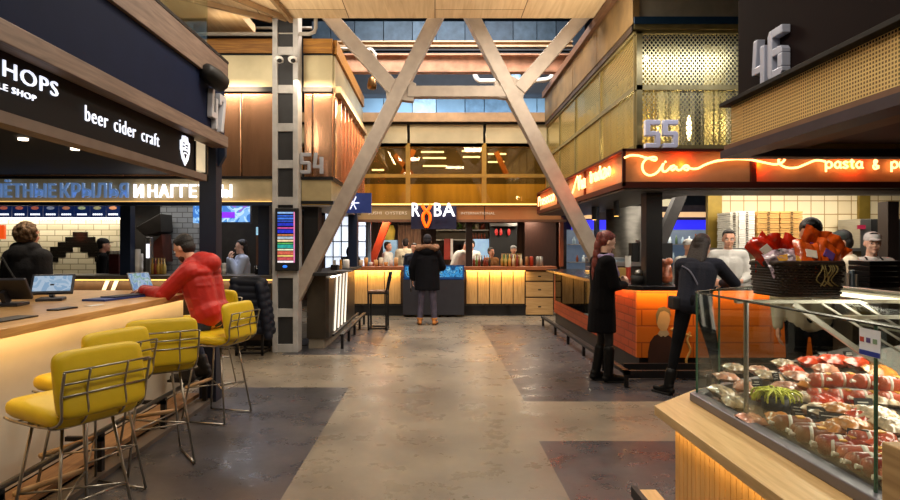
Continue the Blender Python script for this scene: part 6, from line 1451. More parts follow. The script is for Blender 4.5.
# ================================================================ people
DEF = dict(pelvis=(0, 0, .96), waist=(0, 0, 1.08), chest=(0, 0, 1.28), neck=(0, 0, 1.47), head=(0, .015, 1.625),
           shL=(-.18, 0, 1.41), elL=(-.23, -.02, 1.13), wrL=(-.23, .06, .89), shR=(.18, 0, 1.41), elR=(.23, -.02, 1.13), wrR=(.23, .06, .89),
           hipL=(-.09, 0, .93), knL=(-.1, .02, .50), anL=(-.1, -.01, .09), hipR=(.09, 0, .93), knR=(.1, .02, .50), anR=(.1, -.01, .09),
           face=(0, 1, 0), toeL=(-.11, .15, .035), toeR=(.11, .15, .035))
class Fig:
    def __init__(s, label, loc, yaw, k=1.0, group=None, **J):
        s.t = thing('person', label, 'person', loc, 0, group); s.t['kind'] = 'thing'; s.k = k
        s.M = Matrix.Translation(V(loc)) @ Matrix.Rotation(yaw, 4, 'Z') @ Matrix.Scale(k, 4)
        s.J = dict(DEF); s.J.update(J)
        s.R = Matrix.Rotation(yaw, 3, 'Z')
    def __call__(s, n, off=(0, 0, 0)):
        p = V(s.J[n]) if isinstance(n, str) else V(n)
        return s.M @ (p + V(off))
    def hf(s):
        f = (s.R @ V(s.J['face'])).normalized(); up = V((0, 0, 1)); side = f.cross(up).normalized(); up = side.cross(f).normalized()
        return f, side, up
    def hm(s):
        f, sd, up = s.hf(); return Matrix((sd, f, up)).transposed()
    def hp(s, x, y, z):
        f, sd, up = s.hf(); return s('head') + (sd * x + f * y + up * z) * s.k
    def hand(s, m, w, d, n, side, curl=.5):
        """palm, four unequal bent fingers and a thumb; d = pointing direction, n = palm normal, side +1/-1 = thumb side"""
        d = (s.R @ V(d)).normalized(); n = (s.R @ V(n)).normalized(); n = (n - d * n.dot(d)).normalized(); u = d.cross(n).normalized() * side; k = s.k
        c = s(w) + d * .05 * k
        m.ell(c, .042 * k, .02 * k, .055 * k, 10, Matrix((u, n, d)).transposed())
        for i, (o, L) in enumerate(((.03, .066), (.011, .075), (-.009, .07), (-.028, .054))):
            a = c + (u * o + d * .04) * k; e1 = (d * math.cos(curl * .6) + n * math.sin(curl * .6)); e2 = (d * math.cos(curl * 1.7) + n * math.sin(curl * 1.7))
            b = a + e1 * L * .55 * k; g = b + e2 * L * .5 * k
            m.caps(a, b, .0095 * k, .009 * k, 8); m.caps(b, g, .009 * k, .0075 * k, 8)
        a = c + (u * .03 - d * .025) * k; b = a + (u * .6 + d * .6 + n * .4).normalized() * .04 * k; g = b + (u * .2 + d * .8 + n * .4).normalized() * .03 * k
        m.caps(a, b, .012 * k, .0105 * k, 8); m.caps(b, g, .0105 * k, .008 * k, 8)
    def body(s, m_=None, voxel=.01, lower=True, handL=None, handR=None, face=False):
        k = s.k; m = MB(); R = s.hm()
        m.ell(s.hp(0, -.005, .02), .074 * k, .092 * k, .10 * k, 18, R)
        m.ell(s.hp(0, .02, -.045), .058 * k, .066 * k, .072 * k, 14, R)
        m.caps(s.hp(0, .075, -.095), s.hp(0, .07, -.09), .022 * k)
        m.caps(s.hp(0, .086, .012), s.hp(0, .104, -.022), .009 * k, .014 * k, 8)
        for x in (-1, 1):
            m.ell(s.hp(x * .076, -.008, -.008), .009 * k, .018 * k, .03 * k, 10, R); m.ell(s.hp(x * .035, .07, -.03), .022 * k, .02 * k, .02 * k, 8, R)
            m.ell(s.hp(x * .03, .082, .03), .022 * k, .01 * k, .008 * k, 8, R)
        m.ell(s.hp(0, .088, -.058), .024 * k, .009 * k, .007 * k, 8, R)
        m.caps(s('neck', (0, -.005, -.04)), s.hp(0, -.02, -.06), .055 * k, .05 * k)
        m.caps(s('shL', (.03, 0, 0)), s('shR', (-.03, 0, 0)), .06 * k)
        for x in (-.06, .06): m.caps(s('chest', (x, .005, .03)), s('waist', (x * .8, 0, 0)), .095 * k, .08 * k)
        for x in (-.05, .05): m.caps(s('waist', (x, 0, 0)), s('pelvis', (x, -.01, 0)), .085 * k, .1 * k)
        for q in 'LR':
            m.caps(s('sh' + q), s('el' + q), .045 * k, .036 * k); m.caps(s('el' + q), s('wr' + q), .036 * k, .024 * k)
            if lower:
                m.caps(s('hip' + q), s('kn' + q), .078 * k, .05 * k); m.caps(s('kn' + q), s('an' + q), .05 * k, .033 * k); m.caps(s('an' + q, (0, 0, -.04)), s('an' + q).lerp(s('toe' + q), .8), .026 * k, .016 * k)
        for q, h in (('L', handL), ('R', handR)):
            if h: s.hand(m, 'wr' + q, *h)
            else: 
                d = V(s.J['wr' + q]) - V(s.J['el' + q]); sd = -1 if q == 'L' else 1
                s.hand(m, 'wr' + q, d, (-sd, .0, 0), 1 if q == 'L' else -1, .5)
        o = blob(m, 'body', m_ or SKIN, s.t, voxel, 3, .4)
        if face:
            ew = mat('eye_white', 'e8e4de', .3); ed = mat('eye_dark', '1c1410', .3); lip = mat('lip', 'a8584c', .5); br = mat('brow', '2a1c14', .8)
            for x in (-1, 1):
                e = MB().ell(s.hp(x * .031, .079, .006), .013 * k, .008 * k, .0075 * k, 10, R).build('eye', ew, s.t, smooth=True)
                MB().ell(s.hp(x * .031, .0865, .006), .006 * k, .003 * k, .006 * k, 8, R).build('iris', ed, e, smooth=True)
                MB().tube([s.hp(x * .015, .091, .026), s.hp(x * .033, .090, .032), s.hp(x * .05, .078, .026)], .0035 * k, 6).build('eyebrow', br, s.t, smooth=True)
            MB().tube([s.hp(-.02, .089, -.058), s.hp(0, .097, -.056), s.hp(.02, .089, -.058)], [.002 * k, .0045 * k, .002 * k], 6).build('mouth', lip, s.t, smooth=True)
        return o
    def top(s, m_, name='jacket', r=.02, voxel=.01, hem=-.02, arms=True, short=False, bulk=1.0, smooth=4, extra=None, collar=True, cuff=1.0):
        k = s.k; m = MB()
        m.caps(s('shL', (.01, 0, -.005)), s('shR', (-.01, 0, -.005)), (.062 + r) * k)
        m.caps(s('neck', (0, -.01, -.045)), s('chest', (0, 0, .05)), (.07 + r) * k, .1 * k)
        for x in (-.07, .07): m.caps(s('chest', (x, .005, .03)), s('waist', (x * .9, 0, 0)), (.095 + r * 1.2) * k * bulk, (.088 + r) * k * bulk)
        for x in (-.065, .065): m.caps(s('waist', (x, 0, 0)), s('pelvis', (x, -.01, hem)), (.088 + r) * k * bulk, (.098 + r) * k * bulk)
        if arms:
            for q in 'LR':
                m.caps(s('sh' + q), s('el' + q), (.05 + r) * k, (.042 + r * .9) * k)
                if short: continue
                e, w = s('el' + q), s('wr' + q); w = e + (w - e) * .97 * cuff
                m.caps(e, w, (.042 + r * .9) * k, (.026 + r * .8) * k)
        if extra: extra(m)
        return blob(m, name, m_, s.t, voxel, smooth, .45)
    def legs(s, m_, name='trousers', r=.012, voxel=.01, to=1.0, smooth=4):
        k = s.k; m = MB()
        m.caps(s('pelvis', (-.05, -.01, .02)), s('pelvis', (.05, -.01, .02)), (.1 + r) * k)
        for q in 'LR':
            m.caps(s('hip' + q), s('kn' + q), (.082 + r) * k, (.052 + r) * k); a, b = s('kn' + q), s('an' + q)
            m.caps(a, a + (b - a) * .97 * to, (.052 + r) * k, (.038 + r) * k)
        return blob(m, name, m_, s.t, voxel, smooth, .45)
    def shoes(s, m_, name='shoe', r=.0, boot=.0, heel=0, voxel=.008):
        k = s.k
        for q in 'LR':
            m = MB(); a, t_ = s('an' + q), s('toe' + q)
            d = (t_ - a); d.z = 0; d.normalize()
            m.caps(a - d * .035 * k + V((0, 0, -.042 * k)), t_ + V((0, 0, .008 * k)), (.04 + r) * k, (.034 + r) * k)
            m.caps(a - d * .02 * k, t_ * .5 + a * .5 + V((0, 0, -.015 * k)), (.042 + r) * k, (.038 + r) * k)
            kn = s('kn' + q)
            if boot: m.caps(a, a + (kn - a) * boot, (.048 + r) * k, (.062 + r) * k)
            o = blob(m, name, m_, s.t, voxel, 2, .4)
            c = (a + t_) / 2; u = d.cross(V((0, 0, 1)))
            MB().obox(V((c.x, c.y, min(a.z, t_.z) - .0 - .022 * k)), d, u, (0, 0, 1), .115 * k, .038 * k, .011 * k).build('sole', mat('sole_dark', '0c0a0a', .8), o, bevel=.006)
    def hair(s, m_, fn, name='hair', voxel=.008, smooth=2):
        m = MB(); fn(m); return blob(m, name, m_, s.t, voxel, smooth, .4)
    def short_hair(s, m, vol=1.0):
        R = s.hm(); k = s.k
        m.ell(s.hp(0, -.03, .05), .080 * k * vol, .088 * k * vol, .084 * k * vol, 16, R); m.ell(s.hp(0, -.045, .0), .076 * k * vol, .066 * k * vol, .08 * k, 14, R); m.ell(s.hp(0, .022, .095), .055 * k, .045 * k, .028 * k, 12, R)
    def cap(s, m_, brim=True, name='cap'):
        R = s.hm(); k = s.k; m = MB()
        m.ell(s.hp(0, -.012, .062), .083 * k, .098 * k, .068 * k, 16, R)
        m.ell(s.hp(0, -.012, .04), .084 * k, .099 * k, .03 * k, 16, R)
        if brim: m.ell(s.hp(0, .1, .045), .06 * k, .065 * k, .008 * k, 12, R)
        return blob(m, name, m_, s.t, .007, 1, .3)
hair_dk = mat('hair_dark', '120c0a', .6, var=.3, scale=60, bump=.4, bscale=90)
hair_br = mat('hair_brown', '1c100b', .6, var=.3, scale=60, bump=.4, bscale=90)
hair_au = mat('hair_auburn', '6a2418', .45, var=.35, scale=50, bump=.4, bscale=80)
hair_cu = mat('hair_curly', '6a5238', .7, var=.4, scale=40, bump=.8, bscale=50)
jean = mat('jeans_blue', '26304a', .8, var=.25, bump=.2, bscale=80)
jean2 = mat('jeans_grey', '5a566c', .8, var=.3, bump=.2, bscale=80)
whitec = mat('white_cloth', 'd8d6d0', .8, var=.08, bump=.2, bscale=25)
creamc = mat('cream_cloth', 'c8bca4', .8, var=.1, bump=.2, bscale=25)

# ---- man in the red jacket on the yellow stool, leaning on the bar
yaw = rad(78)
red = mat('red_padded', 'b81405', .55, var=.18, scale=5, bump=.5, bscale=12, sheen=.1)
f = Fig('man in a red hooded jacket sitting on a yellow stool at the oak bar', (-2.12, 5.60, 0), yaw, 1.0,
        pelvis=(0, -.02, .88), waist=(0, .0, 1.0), chest=(0, .06, 1.2), neck=(0, .14, 1.41), head=(0, .25, 1.535), face=(.05, 1, -.55),
        shL=(-.19, .08, 1.33), elL=(-.26, .28, 1.12), wrL=(-.16, .56, 1.15), shR=(.19, .08, 1.33), elR=(.25, .27, 1.12), wrR=(.14, .54, 1.15),
        hipL=(-.1, .0, .83), knL=(-.13, .30, .80), anL=(-.13, .12, .40), hipR=(.1, .0, .83), knR=(.13, .30, .80), anR=(.13, .12, .40),
        toeL=(-.14, .26, .345), toeR=(.14, .26, .345))
f.body(handL=((.1, 1, -.15), (0, 0, -1), 1, .5), handR=((-.1, 1, -.15), (0, 0, -1), -1, .5), face=True)
def ex(m):
    m.ell(f((0, .0, 1.40)), .125, .10, .10, 16); m.ell(f((0, .06, 1.435)), .11, .09, .075, 14)      # hood hanging behind the neck
    m.caps(f((-.1, .12, 1.40)), f((.1, .12, 1.40)), .06)
    for z, w in ((1.32, .13), (1.2, .135), (1.08, .13), (.985, .125)):
        for x in (-.07, .07): m.ell(f((x, .0 + (z - .9) * .12, z)), w, w * 1.08, .065, 14)
    for q in 'LR':
        a, b, c = f('sh' + q), f('el' + q), f('wr' + q)
        for t_ in (.15, .45, .75, 1.0): m.ell(a.lerp(b, t_), .078, .078, .062, 12)
        for t_ in (.3, .6, .85): m.ell(b.lerp(c, t_), .066, .066, .055, 12)
f.top(red, 'red_jacket', .034, .009, .07, bulk=1.12, smooth=3, extra=ex)
f.legs(jean, 'jeans', .012, to=1.0)
f.shoes(mat('dark_boot', '1c1c22', .6), boot=.2)
f.hair(hair_dk, lambda m: f.short_hair(m, 1.03))
R_ = f.hm(); m = MB(); m.ell(f.hp(0, .035, -.075), .056, .052, .045, 12, R_); blob(m, 'beard', mat('stubble', '4a3024', .8), f.t, .007, 1, .3)
# seam lines of quilting are part of the jacket bulges; backpack strap like dark cord
# ---- man in the dark parka at the fish bar
f = Fig('man in a black parka with fur hood and tan boots, seen from behind', (-.15, 11.87, 0), rad(-2), 1.0,
        knL=(-.12, .02, .52), anL=(-.15, -.01, .09), knR=(.11, .0, .50), anR=(.14, -.02, .09), toeL=(-.18, .14, .035), toeR=(.17, .13, .035), hipL=(-.095, 0, .93), hipR=(.095, 0, .93),
        elL=(-.30, .02, 1.13), wrL=(-.30, .05, .90), elR=(.29, .06, 1.14), wrR=(.2, .26, 1.10), head=(0, .05, 1.655), face=(0, 1, -.25), neck=(0, .02, 1.5))
f.body()
def ex(m):
    m.frus(f((0, 0, 1.36)), (.235, .16), f((0, -.01, .69)), (.25, .19), f.R @ V((1, 0, 0)), f.R @ V((0, 1, 0)))
    m.ell(f((0, -.04, 1.46)), .19, .14, .13)
f.top(mat('parka_black', '0c0d13', .85, var=.2, spec=.15), 'parka', .045, .011, -.1, bulk=1.1, extra=ex)
m = MB(); random.seed(4)
for i in range(46):
    a = i / 46 * 2 * PI; c = f((.19 * math.cos(a), -.04 + .10 * math.sin(a), 1.53 + .02 * math.sin(a * 3)))
    m.ell(c, random.uniform(.045, .065), random.uniform(.04, .055), random.uniform(.04, .06), 8)
blob(m, 'fur_trim', mat('fur_brown', '8a6448', .9, var=.4, scale=60, bump=1, bscale=90), f.t, .008, 1, .3)
f.legs(jean2, 'jeans', .018); f.shoes(mat('tan_boot', 'c8803a', .6, var=.1), r=.0, boot=.08)
f.hair(mat('beanie_dark', '1a1a22', .9), lambda m: (f.short_hair(m, 1.08)), 'beanie')
o = MB().obox(f((-.33, .05, .80)), (1, 0, 0), (0, .5, .86), (0, -.86, .5), .012, .13, .09).build('folder', mat('held_folder', '2a2224', .6), bevel=.004); tag(o, 'dark folder held in the left hand of the parka man', 'folder')

# ---- woman with auburn ponytail in a black coat
f = Fig('woman with long auburn hair in a black coat and black boots looking down', (1.93, 6.92, 0), rad(-80), .985,
        knL=(-.07, .03, .50), anL=(-.075, -.05, .09), toeL=(-.09, .13, .035), knR=(.07, .05, .50), anR=(.075, .04, .09), toeR=(.09, .22, .035),
        head=(0, .06, 1.625), face=(.05, 1, -.5), neck=(0, .02, 1.475), shL=(-.16, 0, 1.4), shR=(.16, 0, 1.4),
        elL=(-.21, .05, 1.13), wrL=(-.05, .24, 1.17), elR=(.21, .05, 1.13), wrR=(.06, .25, 1.13))
f.body(handL=((.8, .5, .1), (0, -1, -.2), -1, .9), handR=((-.6, .6, .5), (0, -1, -.2), 1, .9), face=True, m_=SKIN2)
def ex(m):
    S_, F_ = f.R @ V((1, 0, 0)), f.R @ V((0, 1, 0))
    m.frus(f((0, .01, 1.34)), (.19, .125), f((0, 0, 1.0)), (.165, .135), S_, F_); m.frus(f((0, 0, 1.02)), (.165, .135), f((0, -.01, .58)), (.185, .16), S_, F_)
coatb = mat('wool_black', '0b0a0d', .95, var=.2, bump=.3, bscale=90, spec=.12)
f.top(coatb, 'coat', .026, .010, -.1, extra=ex)
f.legs(mat('tights_black', '121014', .7), 'tights', .0, .008); f.shoes(mat('boot_black', '08080a', .45, spec=.25), 'boot', .004, boot=.72)
def hr(m):
    f.short_hair(m, 1.04)
    for i, (y, z, r) in enumerate(((-.09, .03, .05), (-.12, -.06, .045), (-.13, -.15, .05), (-.14, -.25, .052), (-.15, -.34, .045), (-.155, -.42, .03))):
        m.ell(f('head') + f.R @ V((0, y, z)), r * .95, r, .10, 10)
f.hair(hair_au, hr)
m = MB()
for a in range(14):
    t_ = a / 14 * 2 * PI; m.ell(f((.085 * math.cos(t_), .02 + .085 * math.sin(t_), 1.465 + .01 * math.sin(3 * t_))), .035, .035, .032, 8)
m.caps(f((-.03, .10, 1.44)), f((-.02, .15, 1.20)), .032, .035); m.caps(f((.02, .1, 1.44)), f((.03, .17, 1.25)), .03, .035)
blob(m, 'scarf', mat('scarf_violet', '8a7a9c', .9, var=.25, scale=10), f.t, .009, 2)

# ---- dark haired woman leaning on the Ciao counter
f = Fig('dark haired woman in navy sweater and black trousers leaning on the counter', (2.68, 6.30, 0), rad(-30), .99,
        pelvis=(.03, .02, .96), waist=(.04, .06, 1.08), chest=(.06, .15, 1.27), neck=(.08, .22, 1.43), head=(.09, .29, 1.57), face=(.45, .9, -.35),
        shL=(-.11, .17, 1.37), shR=(.25, .20, 1.37), elL=(-.16, .42, 1.15), wrL=(.0, .62, 1.16), elR=(.40, .36, 1.17), wrR=(.26, .60, 1.16),
        hipL=(-.06, .02, .93), hipR=(.12, .02, .93), knL=(-.13, -.04, .51), anL=(-.20, -.12, .09), toeL=(-.34, -.04, .035), knR=(.22, .02, .50), anR=(.30, .04, .09), toeR=(.34, .19, .035))
f.body(m_=SKIN2)
nv = mat('navy_knit', '0b1020', .95, var=.15, bump=.3, bscale=70)
f.top(nv, 'sweater', .024, .010, .0, bulk=1.0)
f.legs(BLK, 'trousers', .006); f.shoes(mat('boot_black', '08080a', .45, spec=.25), 'boot', boot=.35)
def hr(m):
    f.short_hair(m, 1.1)
    for x in (-.06, -.03, 0, .03, .06):
        m.caps(f.hp(x, -.05, .03), f.hp(x * 1.3, -.075, -.2), .045, .035)
    m.caps(f.hp(-.075, .0, .0), f.hp(-.08, .01, -.16), .028, .02)
f.hair(hair_br, hr)
strap = [f((-.09, .06, 1.36)), f((.0, .02, 1.3)), f((.1, -.02, 1.12)), f((.16, -.03, .98))]
MB().tube(spline(strap, 5), .009, 6).build('bag_strap', mat('strap_grey', '5a5a6a', .6), f.t, smooth=True)
o = MB().obox(f((-.16, -.02, .97)), (1, 0, 0), (0, 1, 0), (0, 0, 1), .035, .09, .07).build('shoulder_bag', blackm, f.t, bevel=.02)

# ---- man in the white sweater behind the Ciao counter
f = Fig('man in a white sweater behind the Ciao counter facing the dark haired woman', (Xp(728, 8.15), 8.15, 0), rad(165), 1.02,
        head=(0, .05, 1.62), face=(.1, 1, -.18), elL=(-.25, .02, 1.14), wrL=(-.12, .26, 1.08), elR=(.27, .0, 1.13), wrR=(.2, .28, 1.08))
f.body(face=True, m_=SKIN); f.top(whitec, 'sweater', .02, .01, -.04); f.legs(BLK, 'trousers'); f.hair(hair_br, lambda m: f.short_hair(m)); f.shoes(BLK)
# ---- simple helper for staff
def staff(label, loc, yaw, k, cloth, hairm, cap=None, face=False, apron=None, short=False, **J):
    f = Fig(label, loc, yaw, k, **J); f.body(voxel=.013, face=face); f.top(cloth, 'shirt', .018, .013, -.04, short=short); f.legs(BLK, 'trousers', voxel=.014)
    f.shoes(BLK, voxel=.012); f.hair(hairm, lambda m: f.short_hair(m), voxel=.01)
    if cap: f.cap(cap)
    if apron:
        m = MB(); m.prism([(-.13, .55), (.13, .55), (.15, 1.05), (.09, 1.34), (-.09, 1.34), (-.15, 1.05)], f((0, .135, 0)), f.R @ V((1, 0, 0)), (0, 0, 1), f.R @ V((0, 1, 0)), .012)
        m.build('apron', apron, f.t, bevel=.004)
        for x in (-.08, .08): MB().tube(spline([f((x, .14, 1.33)), f((x, .1, 1.44)), f((x * .9, .0, 1.49)), f((x * .7, -.07, 1.46))], 4), .009, 6).build('apron_strap', apron, f.t, smooth=True)
    return f
capw = mat('cap_white', 'dcdad6', .8); capk = mat('cap_black', '121214', .8)
staff('dark haired man bending behind the snack bag basket', (Xp(817, 4.75), 4.75, 0), rad(140), 1.0, whitec, hair_dk, face=True, head=(0, .1, 1.62), face_=0)if False else None
f = staff('dark haired man looking down behind the basket of snack bags', (Xp(817, 4.9), 4.9, 0), rad(150), 1.0, BLK, hair_dk, None, True, head=(0, .10, 1.64), face=(.35, 1, -.55)) if False else None
f = Fig('dark haired man looking down behind the basket of snack bags', (Xp(817, 4.85), 4.95, 0), rad(155), 1.0, head=(0, .08, 1.65), **{'face': (.3, 1, -.5)})
f.body(face=True); f.top(creamc, 'shirt', .02); f.legs(BLK, 'trousers'); f.shoes(BLK); f.hair(hair_dk, lambda m: f.short_hair(m, 1.06))
f = Fig('man in cream shirt and blue apron behind the meat counter, his back half turned', (Xp(848, 5.9), 5.9, 0), rad(60), .98, head=(0, .06, 1.62), **{'face': (-.1, 1, -.3)})
f.body(); f.top(creamc, 'shirt', .025, short=True, bulk=1.05); f.legs(BLK, 'trousers'); f.shoes(BLK); f.hair(hair_dk, lambda m: f.short_hair(m)); f.cap(mat('cap_dark_green', '1c2420', .8), False)
m = MB()
for x in (-.08, .08): m.caps(f((x, 0, 1.16)), f((x, 0, .7)), .128, .14)
blob(m, 'apron', mat('apron_blue', '2a3c8a', .8, var=.1), f.t, .012, 2)
f = Fig('chef with white cap and dark apron straps at the far right', (Xp(871, 6.5), 6.5, 0), rad(172), .97, head=(0, .03, 1.64), **{'face': (.25, 1, -.1)})
f.body(face=True, m_=SKIN2); f.top(whitec, 'tunic', .022); f.legs(BLK, 'trousers'); f.shoes(BLK); f.hair(hair_dk, lambda m: f.short_hair(m)); f.cap(capw)
for x in (-.085, .085): MB().tube(spline([f((x, .13, 1.2)), f((x, .12, 1.36)), f((x * .9, .06, 1.47)), f((x * .7, -.06, 1.48))], 4), .010, 6).build('apron_strap', blackm, f.t, smooth=True)
f = Fig('cook with white cap mostly hidden behind the snack bags', (Xp(767, 8.3), 8.3, 0), rad(160), .93, head=(0, .03, 1.63))
f.body(); f.top(whitec, 'tunic', .02); f.legs(BLK, 'trousers'); f.shoes(BLK); f.cap(capw)
f = Fig('small cook with white cap half hidden by the dark haired woman', (Xp(688, 9.0), 9.0, 0), rad(200), .95, head=(0, .03, 1.63))
f.body(); f.top(whitec, 'tunic', .02); f.legs(BLK, 'trousers'); f.shoes(BLK); f.cap(capw)
# ---- left side
f = Fig('curly haired person in a black hooded coat at the wings counter, back turned', (-4.18, 6.15, 0), rad(-14), 1.02, head=(0, .02, 1.64), neck=(0, 0, 1.5))
f.body()
def ex(m):
    m.ell(f((0, -.05, 1.44)), .15, .12, .12); m.caps(f((-.1, -.02, 1.5)), f((.1, -.02, 1.5)), .075)
    m.frus(f((0, 0, 1.36)), (.23, .16), f((0, -.01, .72)), (.24, .18), f.R @ V((1, 0, 0)), f.R @ V((0, 1, 0)))
f.top(mat('coat_charcoal', '101218', .9, var=.25, bump=.3, bscale=40), 'coat', .045, .012, -.1, bulk=1.1, extra=ex); f.legs(BLK, 'trousers'); f.shoes(BLK)
MB().tube(spline([f((-.12, -.17, 1.42)), f((.0, -.20, 1.3)), f((.14, -.19, 1.12)), f((.2, -.15, 1.0))], 5), .013, 6).build('bag_strap', blackm, f.t, smooth=True)
def hr(m):
    random.seed(3); f.short_hair(m, 1.05)
    for i in range(130):
        a, b = random.random() * 2 * PI, random.uniform(-.9, 1.5)
        m.ell(f.hp(.11 * math.cos(a) * math.cos(b), -.03 + .095 * math.sin(a) * math.cos(b) * (1 if math.sin(a) < 0 else .5), .02 + .1 * math.sin(b)), .024, .024, .024, 6)
f.hair(hair_cu, hr, smooth=0)
f = Fig('cook with black cap and black shirt before the stepped tiles', (Xp(103, 10.4), 10.4, 0), rad(-60), .97)
f.body(face=True); f.top(BLK, 'shirt', .02); f.legs(BLK, 'trousers'); f.shoes(BLK); f.hair(hair_dk, lambda m: f.short_hair(m)); f.cap(capk)
f = Fig('woman in a pale blue sweater touching her face behind the wings counter', (Xp(241, 9.95), 10.0, 0), rad(120), .95, face=(.0, 1, -.1),
        elR=(.24, .14, 1.12), wrR=(.1, .2, 1.42), elL=(-.24, .12, 1.12), wrL=(-.1, .2, 1.40))
f.body(m_=SKIN2, handR=((-.3, -.1, 1), (0, -1, 0), 1, .7), handL=((.3, -.1, 1), (0, -1, 0), -1, .7), face=True); f.top(mat('pale_blue_knit', 'b8c4dc', .85, var=.08, bump=.2, bscale=30), 'sweater', .03, bulk=1.05); f.legs(BLK, 'trousers'); f.shoes(BLK)
f.hair(hair_dk, lambda m: (f.short_hair(m, 1.05), [m.caps(f.hp(x, -.06, .0), f.hp(x * 1.2, -.08, -.25), .045, .03) for x in (-.05, 0, .05)]))
# ---- fish bar staff
zt = .0
f = Fig('dark haired man in white shirt in profile beside the red brace', (Xp(387, 14.7), 14.9, 0), rad(-110), .95); f.body(voxel=.014, face=True); f.top(whitec, 'shirt', .022, .014); f.legs(BLK, 'trousers', voxel=.015); f.shoes(BLK, voxel=.014); f.hair(hair_dk, lambda m: f.short_hair(m), voxel=.01)
f = Fig('chef in a cream shirt with dark back lettering, back turned', (Xp(405.5, 15.0), 15.0, 0), rad(6), 1.0); f.body(voxel=.014); f.top(creamc, 'shirt', .03, .014, bulk=1.08); f.legs(BLK, 'trousers', voxel=.015); f.shoes(BLK, voxel=.014); f.hair(hair_br, lambda m: f.short_hair(m), voxel=.01)
for x in (-.07, 0, .07): MB().obox(f((x, -.152, 1.3)), (1, 0, 0), (0, 1, 0), (0, 0, 1), .022, .004, .028).build('back_letter', blackm, f.t)
f = Fig('person in a blue black jacket half hidden left of the parka man', (Xp(414, 14.2), 14.2, 0), rad(170), .93); f.body(voxel=.014); f.top(mat('blue_black', '1a2c4a', .8, var=.3), 'jacket', .03, .014); f.legs(BLK, 'trousers', voxel=.015); f.shoes(BLK, voxel=.014); f.hair(hair_dk, lambda m: f.short_hair(m), voxel=.01)
f = Fig('chef in white with a grey cap bending behind the fish counter', (Xp(457, 14.1), 14.1, 0), rad(-75), 1.0, chest=(0, .08, 1.26), neck=(0, .16, 1.41), head=(0, .25, 1.54), face=(0, 1, -.6), shL=(-.18, .1, 1.36), shR=(.18, .1, 1.36), elL=(-.2, .2, 1.14), wrL=(-.1, .38, 1.12), elR=(.2, .2, 1.14), wrR=(.1, .38, 1.12)); f.body(voxel=.014); f.top(whitec, 'tunic', .045, .014, bulk=1.15); f.legs(BLK, 'trousers', voxel=.015); f.shoes(BLK, voxel=.014); f.cap(mat('cap_grey', '8a8c90', .8), False)
f = Fig('dark haired man in pale shirt just right of the brown post', (Xp(472, 14.7), 14.9, 0), rad(150), .97); f.body(voxel=.014, face=True); f.top(whitec, 'shirt', .022, .014); f.legs(BLK, 'trousers', voxel=.015); f.shoes(BLK, voxel=.014); f.hair(hair_dk, lambda m: f.short_hair(m, 1.05), voxel=.01)
f = Fig('brown haired person in an ochre top behind the sauce bottles', (Xp(491, 14.3), 14.3, 0), rad(-150), .87); f.body(voxel=.014, face=True); f.top(mat('ochre_top', '8a5a24', .8), 'top', .022, .014); f.legs(BLK, 'trousers', voxel=.015); f.shoes(BLK, voxel=.014); f.hair(hair_dk, lambda m: f.short_hair(m, 1.12), voxel=.01)
f = Fig('cook with a pale cap facing us behind the coloured bottles', (Xp(513.5, 14.3), 14.3, 0), rad(180), .9); f.body(voxel=.014, face=True); f.top(BLK, 'shirt', .022, .014); f.legs(BLK, 'trousers', voxel=.015); f.shoes(BLK, voxel=.014); f.hair(hair_dk, lambda m: f.short_hair(m), voxel=.01); f.cap(mat('cap_grey', '8a8c90', .8), False)
f = Fig('person in a dark hood by the bright gridded window', (Xp(347, 13.3), 13.9, 0), rad(0), .88); f.body(voxel=.014); f.top(BLK, 'coat', .03, .014, extra=lambda m: m.ell(f((0, -.02, 1.62)), .11, .12, .15)); f.legs(BLK, 'trousers', voxel=.015); f.shoes(BLK, voxel=.014)
# ================================================================ light and camera
w = bpy.data.worlds.new('w'); SC.world = w; w.use_nodes = True
w.node_tree.nodes['Background'].inputs[0].default_value = (*rgb('d0d4dc'), 1); w.node_tree.nodes['Background'].inputs[1].default_value = .35
WARM = 'fff0da'
# unseen fill lights added overhead, under the soffit and in the bays beyond
for x, y, p_ in ((-.9, .6, 55), (.9, 2.6, 66), (-.9, 5.0, 80), (1.2, 7.2, 86)): area('L_hall', (x, y, 4.8), (0, 0, 0), .9, .9, p_, WARM)
for x, y in ((-.8, 10.3), (1.4, 11.4)): area('L_bay', (x, y, 6.9), (0, 0, 0), 1.2, 1.2, 300, 'fff0e0')
# unseen spots added beside the kiosk tops to brighten the soffit
spot('L_up', (-2.5, 7.0, 3.5), (-.6, 8.4, 4.87), 150, 'fff0d8', 120, .9, .2)
spot('L_up', (2.2, 7.3, 3.3), (.9, 8.4, 4.87), 150, 'fff0d8', 120, .9, .2)
area('L_facade', (-3.2, 7.3, 4.6), (rad(58), 0, 0), 2.4, .5, 22, 'fff0dc')  # unseen light added to make the copper fronts glow
area('L_up', (-2.9, 8.6, 4.72), (PI, 0, 0), .6, .3, 1.2, 'ffe6c4')  # unseen fill added under the left part of the soffit
area('L_sky', (.3, 12.6, 7.5), (rad(50), 0, 0), 5, 1.5, 480, 'dcecff')  # unseen bluish light added to brighten the blue panels
area('L_sky_low', (.3, 14.6, 4.45), (rad(110), 0, 0), 5, .3, 170, 'dcecff')  # second bluish light added for the lower panel row
area('L_gallery', (.3, 14.4, 4.2), (0, 0, 0), 5, .8, 130, 'ffe8b8')
for x in (-4.3, -3.2): area('L_copper', (x, 8.78, 3.98), (rad(20), 0, 0), 1.0, .06, 30, 'ffe2bc')
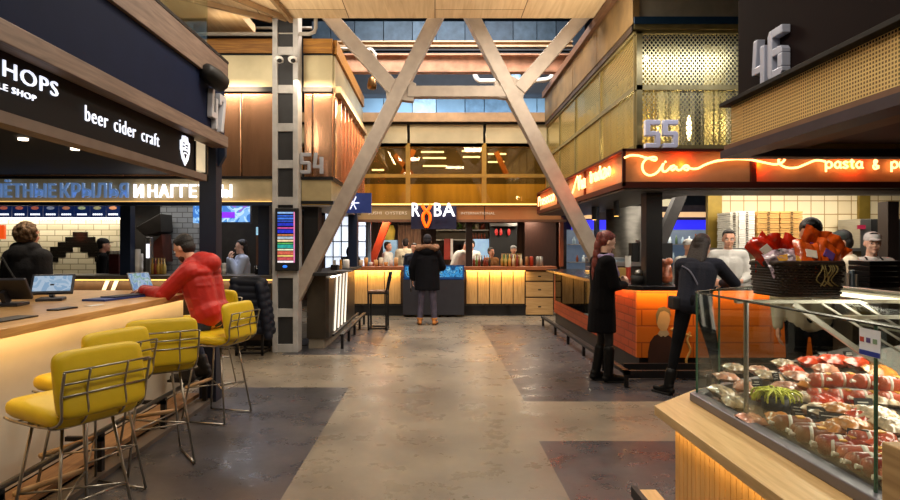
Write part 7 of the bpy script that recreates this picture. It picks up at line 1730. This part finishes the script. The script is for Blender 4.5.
area('L_copper', (-1.8, 8.78, 3.98), (rad(20), 0, 0), .5, .06, 15, 'ffe2bc')
area('L_copper_side', (-1.2, 10.6, 4.0), (0, rad(20), 0), .06, 2.4, 20, 'ffe2bc')
area('L_ciao_int', (5.2, 9.0, 2.6), (0, 0, 0), 3, .8, 60, 'fff0d8')
area('L_ciao_wall', (6.0, 9.7, 2.55), (rad(15), 0, 0), 3, .2, 40, 'fff0d8')
area('L_ciao_int2', (3.7, 10.6, 2.55), (0, 0, 0), .8, 1.8, 24, 'fff0dc')
area('L_ciao_staff', (4.4, 7.45, 2.19), (rad(22), 0, 0), 3.4, .1, 26, 'fff2e0')  # unseen strip added to light the faces behind the counter
area('L_sign55', (3.1, 6.7, 3.9), (rad(25), 0, 0), 1.2, .3, 14, 'f0f0ff')  # unseen light added to brighten the number 55
area('L_canteen', (5, 13.5, 2.5), (0, 0, 0), 3, .5, 40, 'ffe8cc')
area('L_meat_int', (3.6, 5.6, 2.2), (0, 0, 0), 1.2, 1.0, 18, 'fff4e4')
for x, y in ((-4.05, 5.9), (-3.9, 6.5)): area('L_down', (x, y, 2.58), (0, 0, 0), .12, .12, 8, 'ffe8cc')
area('L_bar_top', (-2.9, 3.6, 2.55), (0, 0, 0), .3, 3.5, 20, 'fff0dc')
cam = bpy.data.cameras.new('camera'); co = bpy.data.objects.new('camera', cam); COL.objects.link(co); SC.camera = co
co.location = (0, 0, H); co.rotation_euler = (PI / 2, 0, 0); cam.sensor_width = 36; cam.lens = 24
cam.shift_x = 15 / 900; cam.shift_y = -4 / 900; cam.clip_start = .05
SC.view_settings.view_transform = 'Standard'; SC.view_settings.look = 'None'; SC.view_settings.gamma = 1; SC.view_settings.exposure = 0
SC.view_settings.use_curve_mapping = False
try:
    SC.cycles.use_denoising = True; SC.cycles.max_bounces = 8; SC.cycles.transparent_max_bounces = 16; SC.cycles.sample_clamp_indirect = 6
    SC.cycles.caustics_reflective = False; SC.cycles.caustics_refractive = False
except Exception: pass
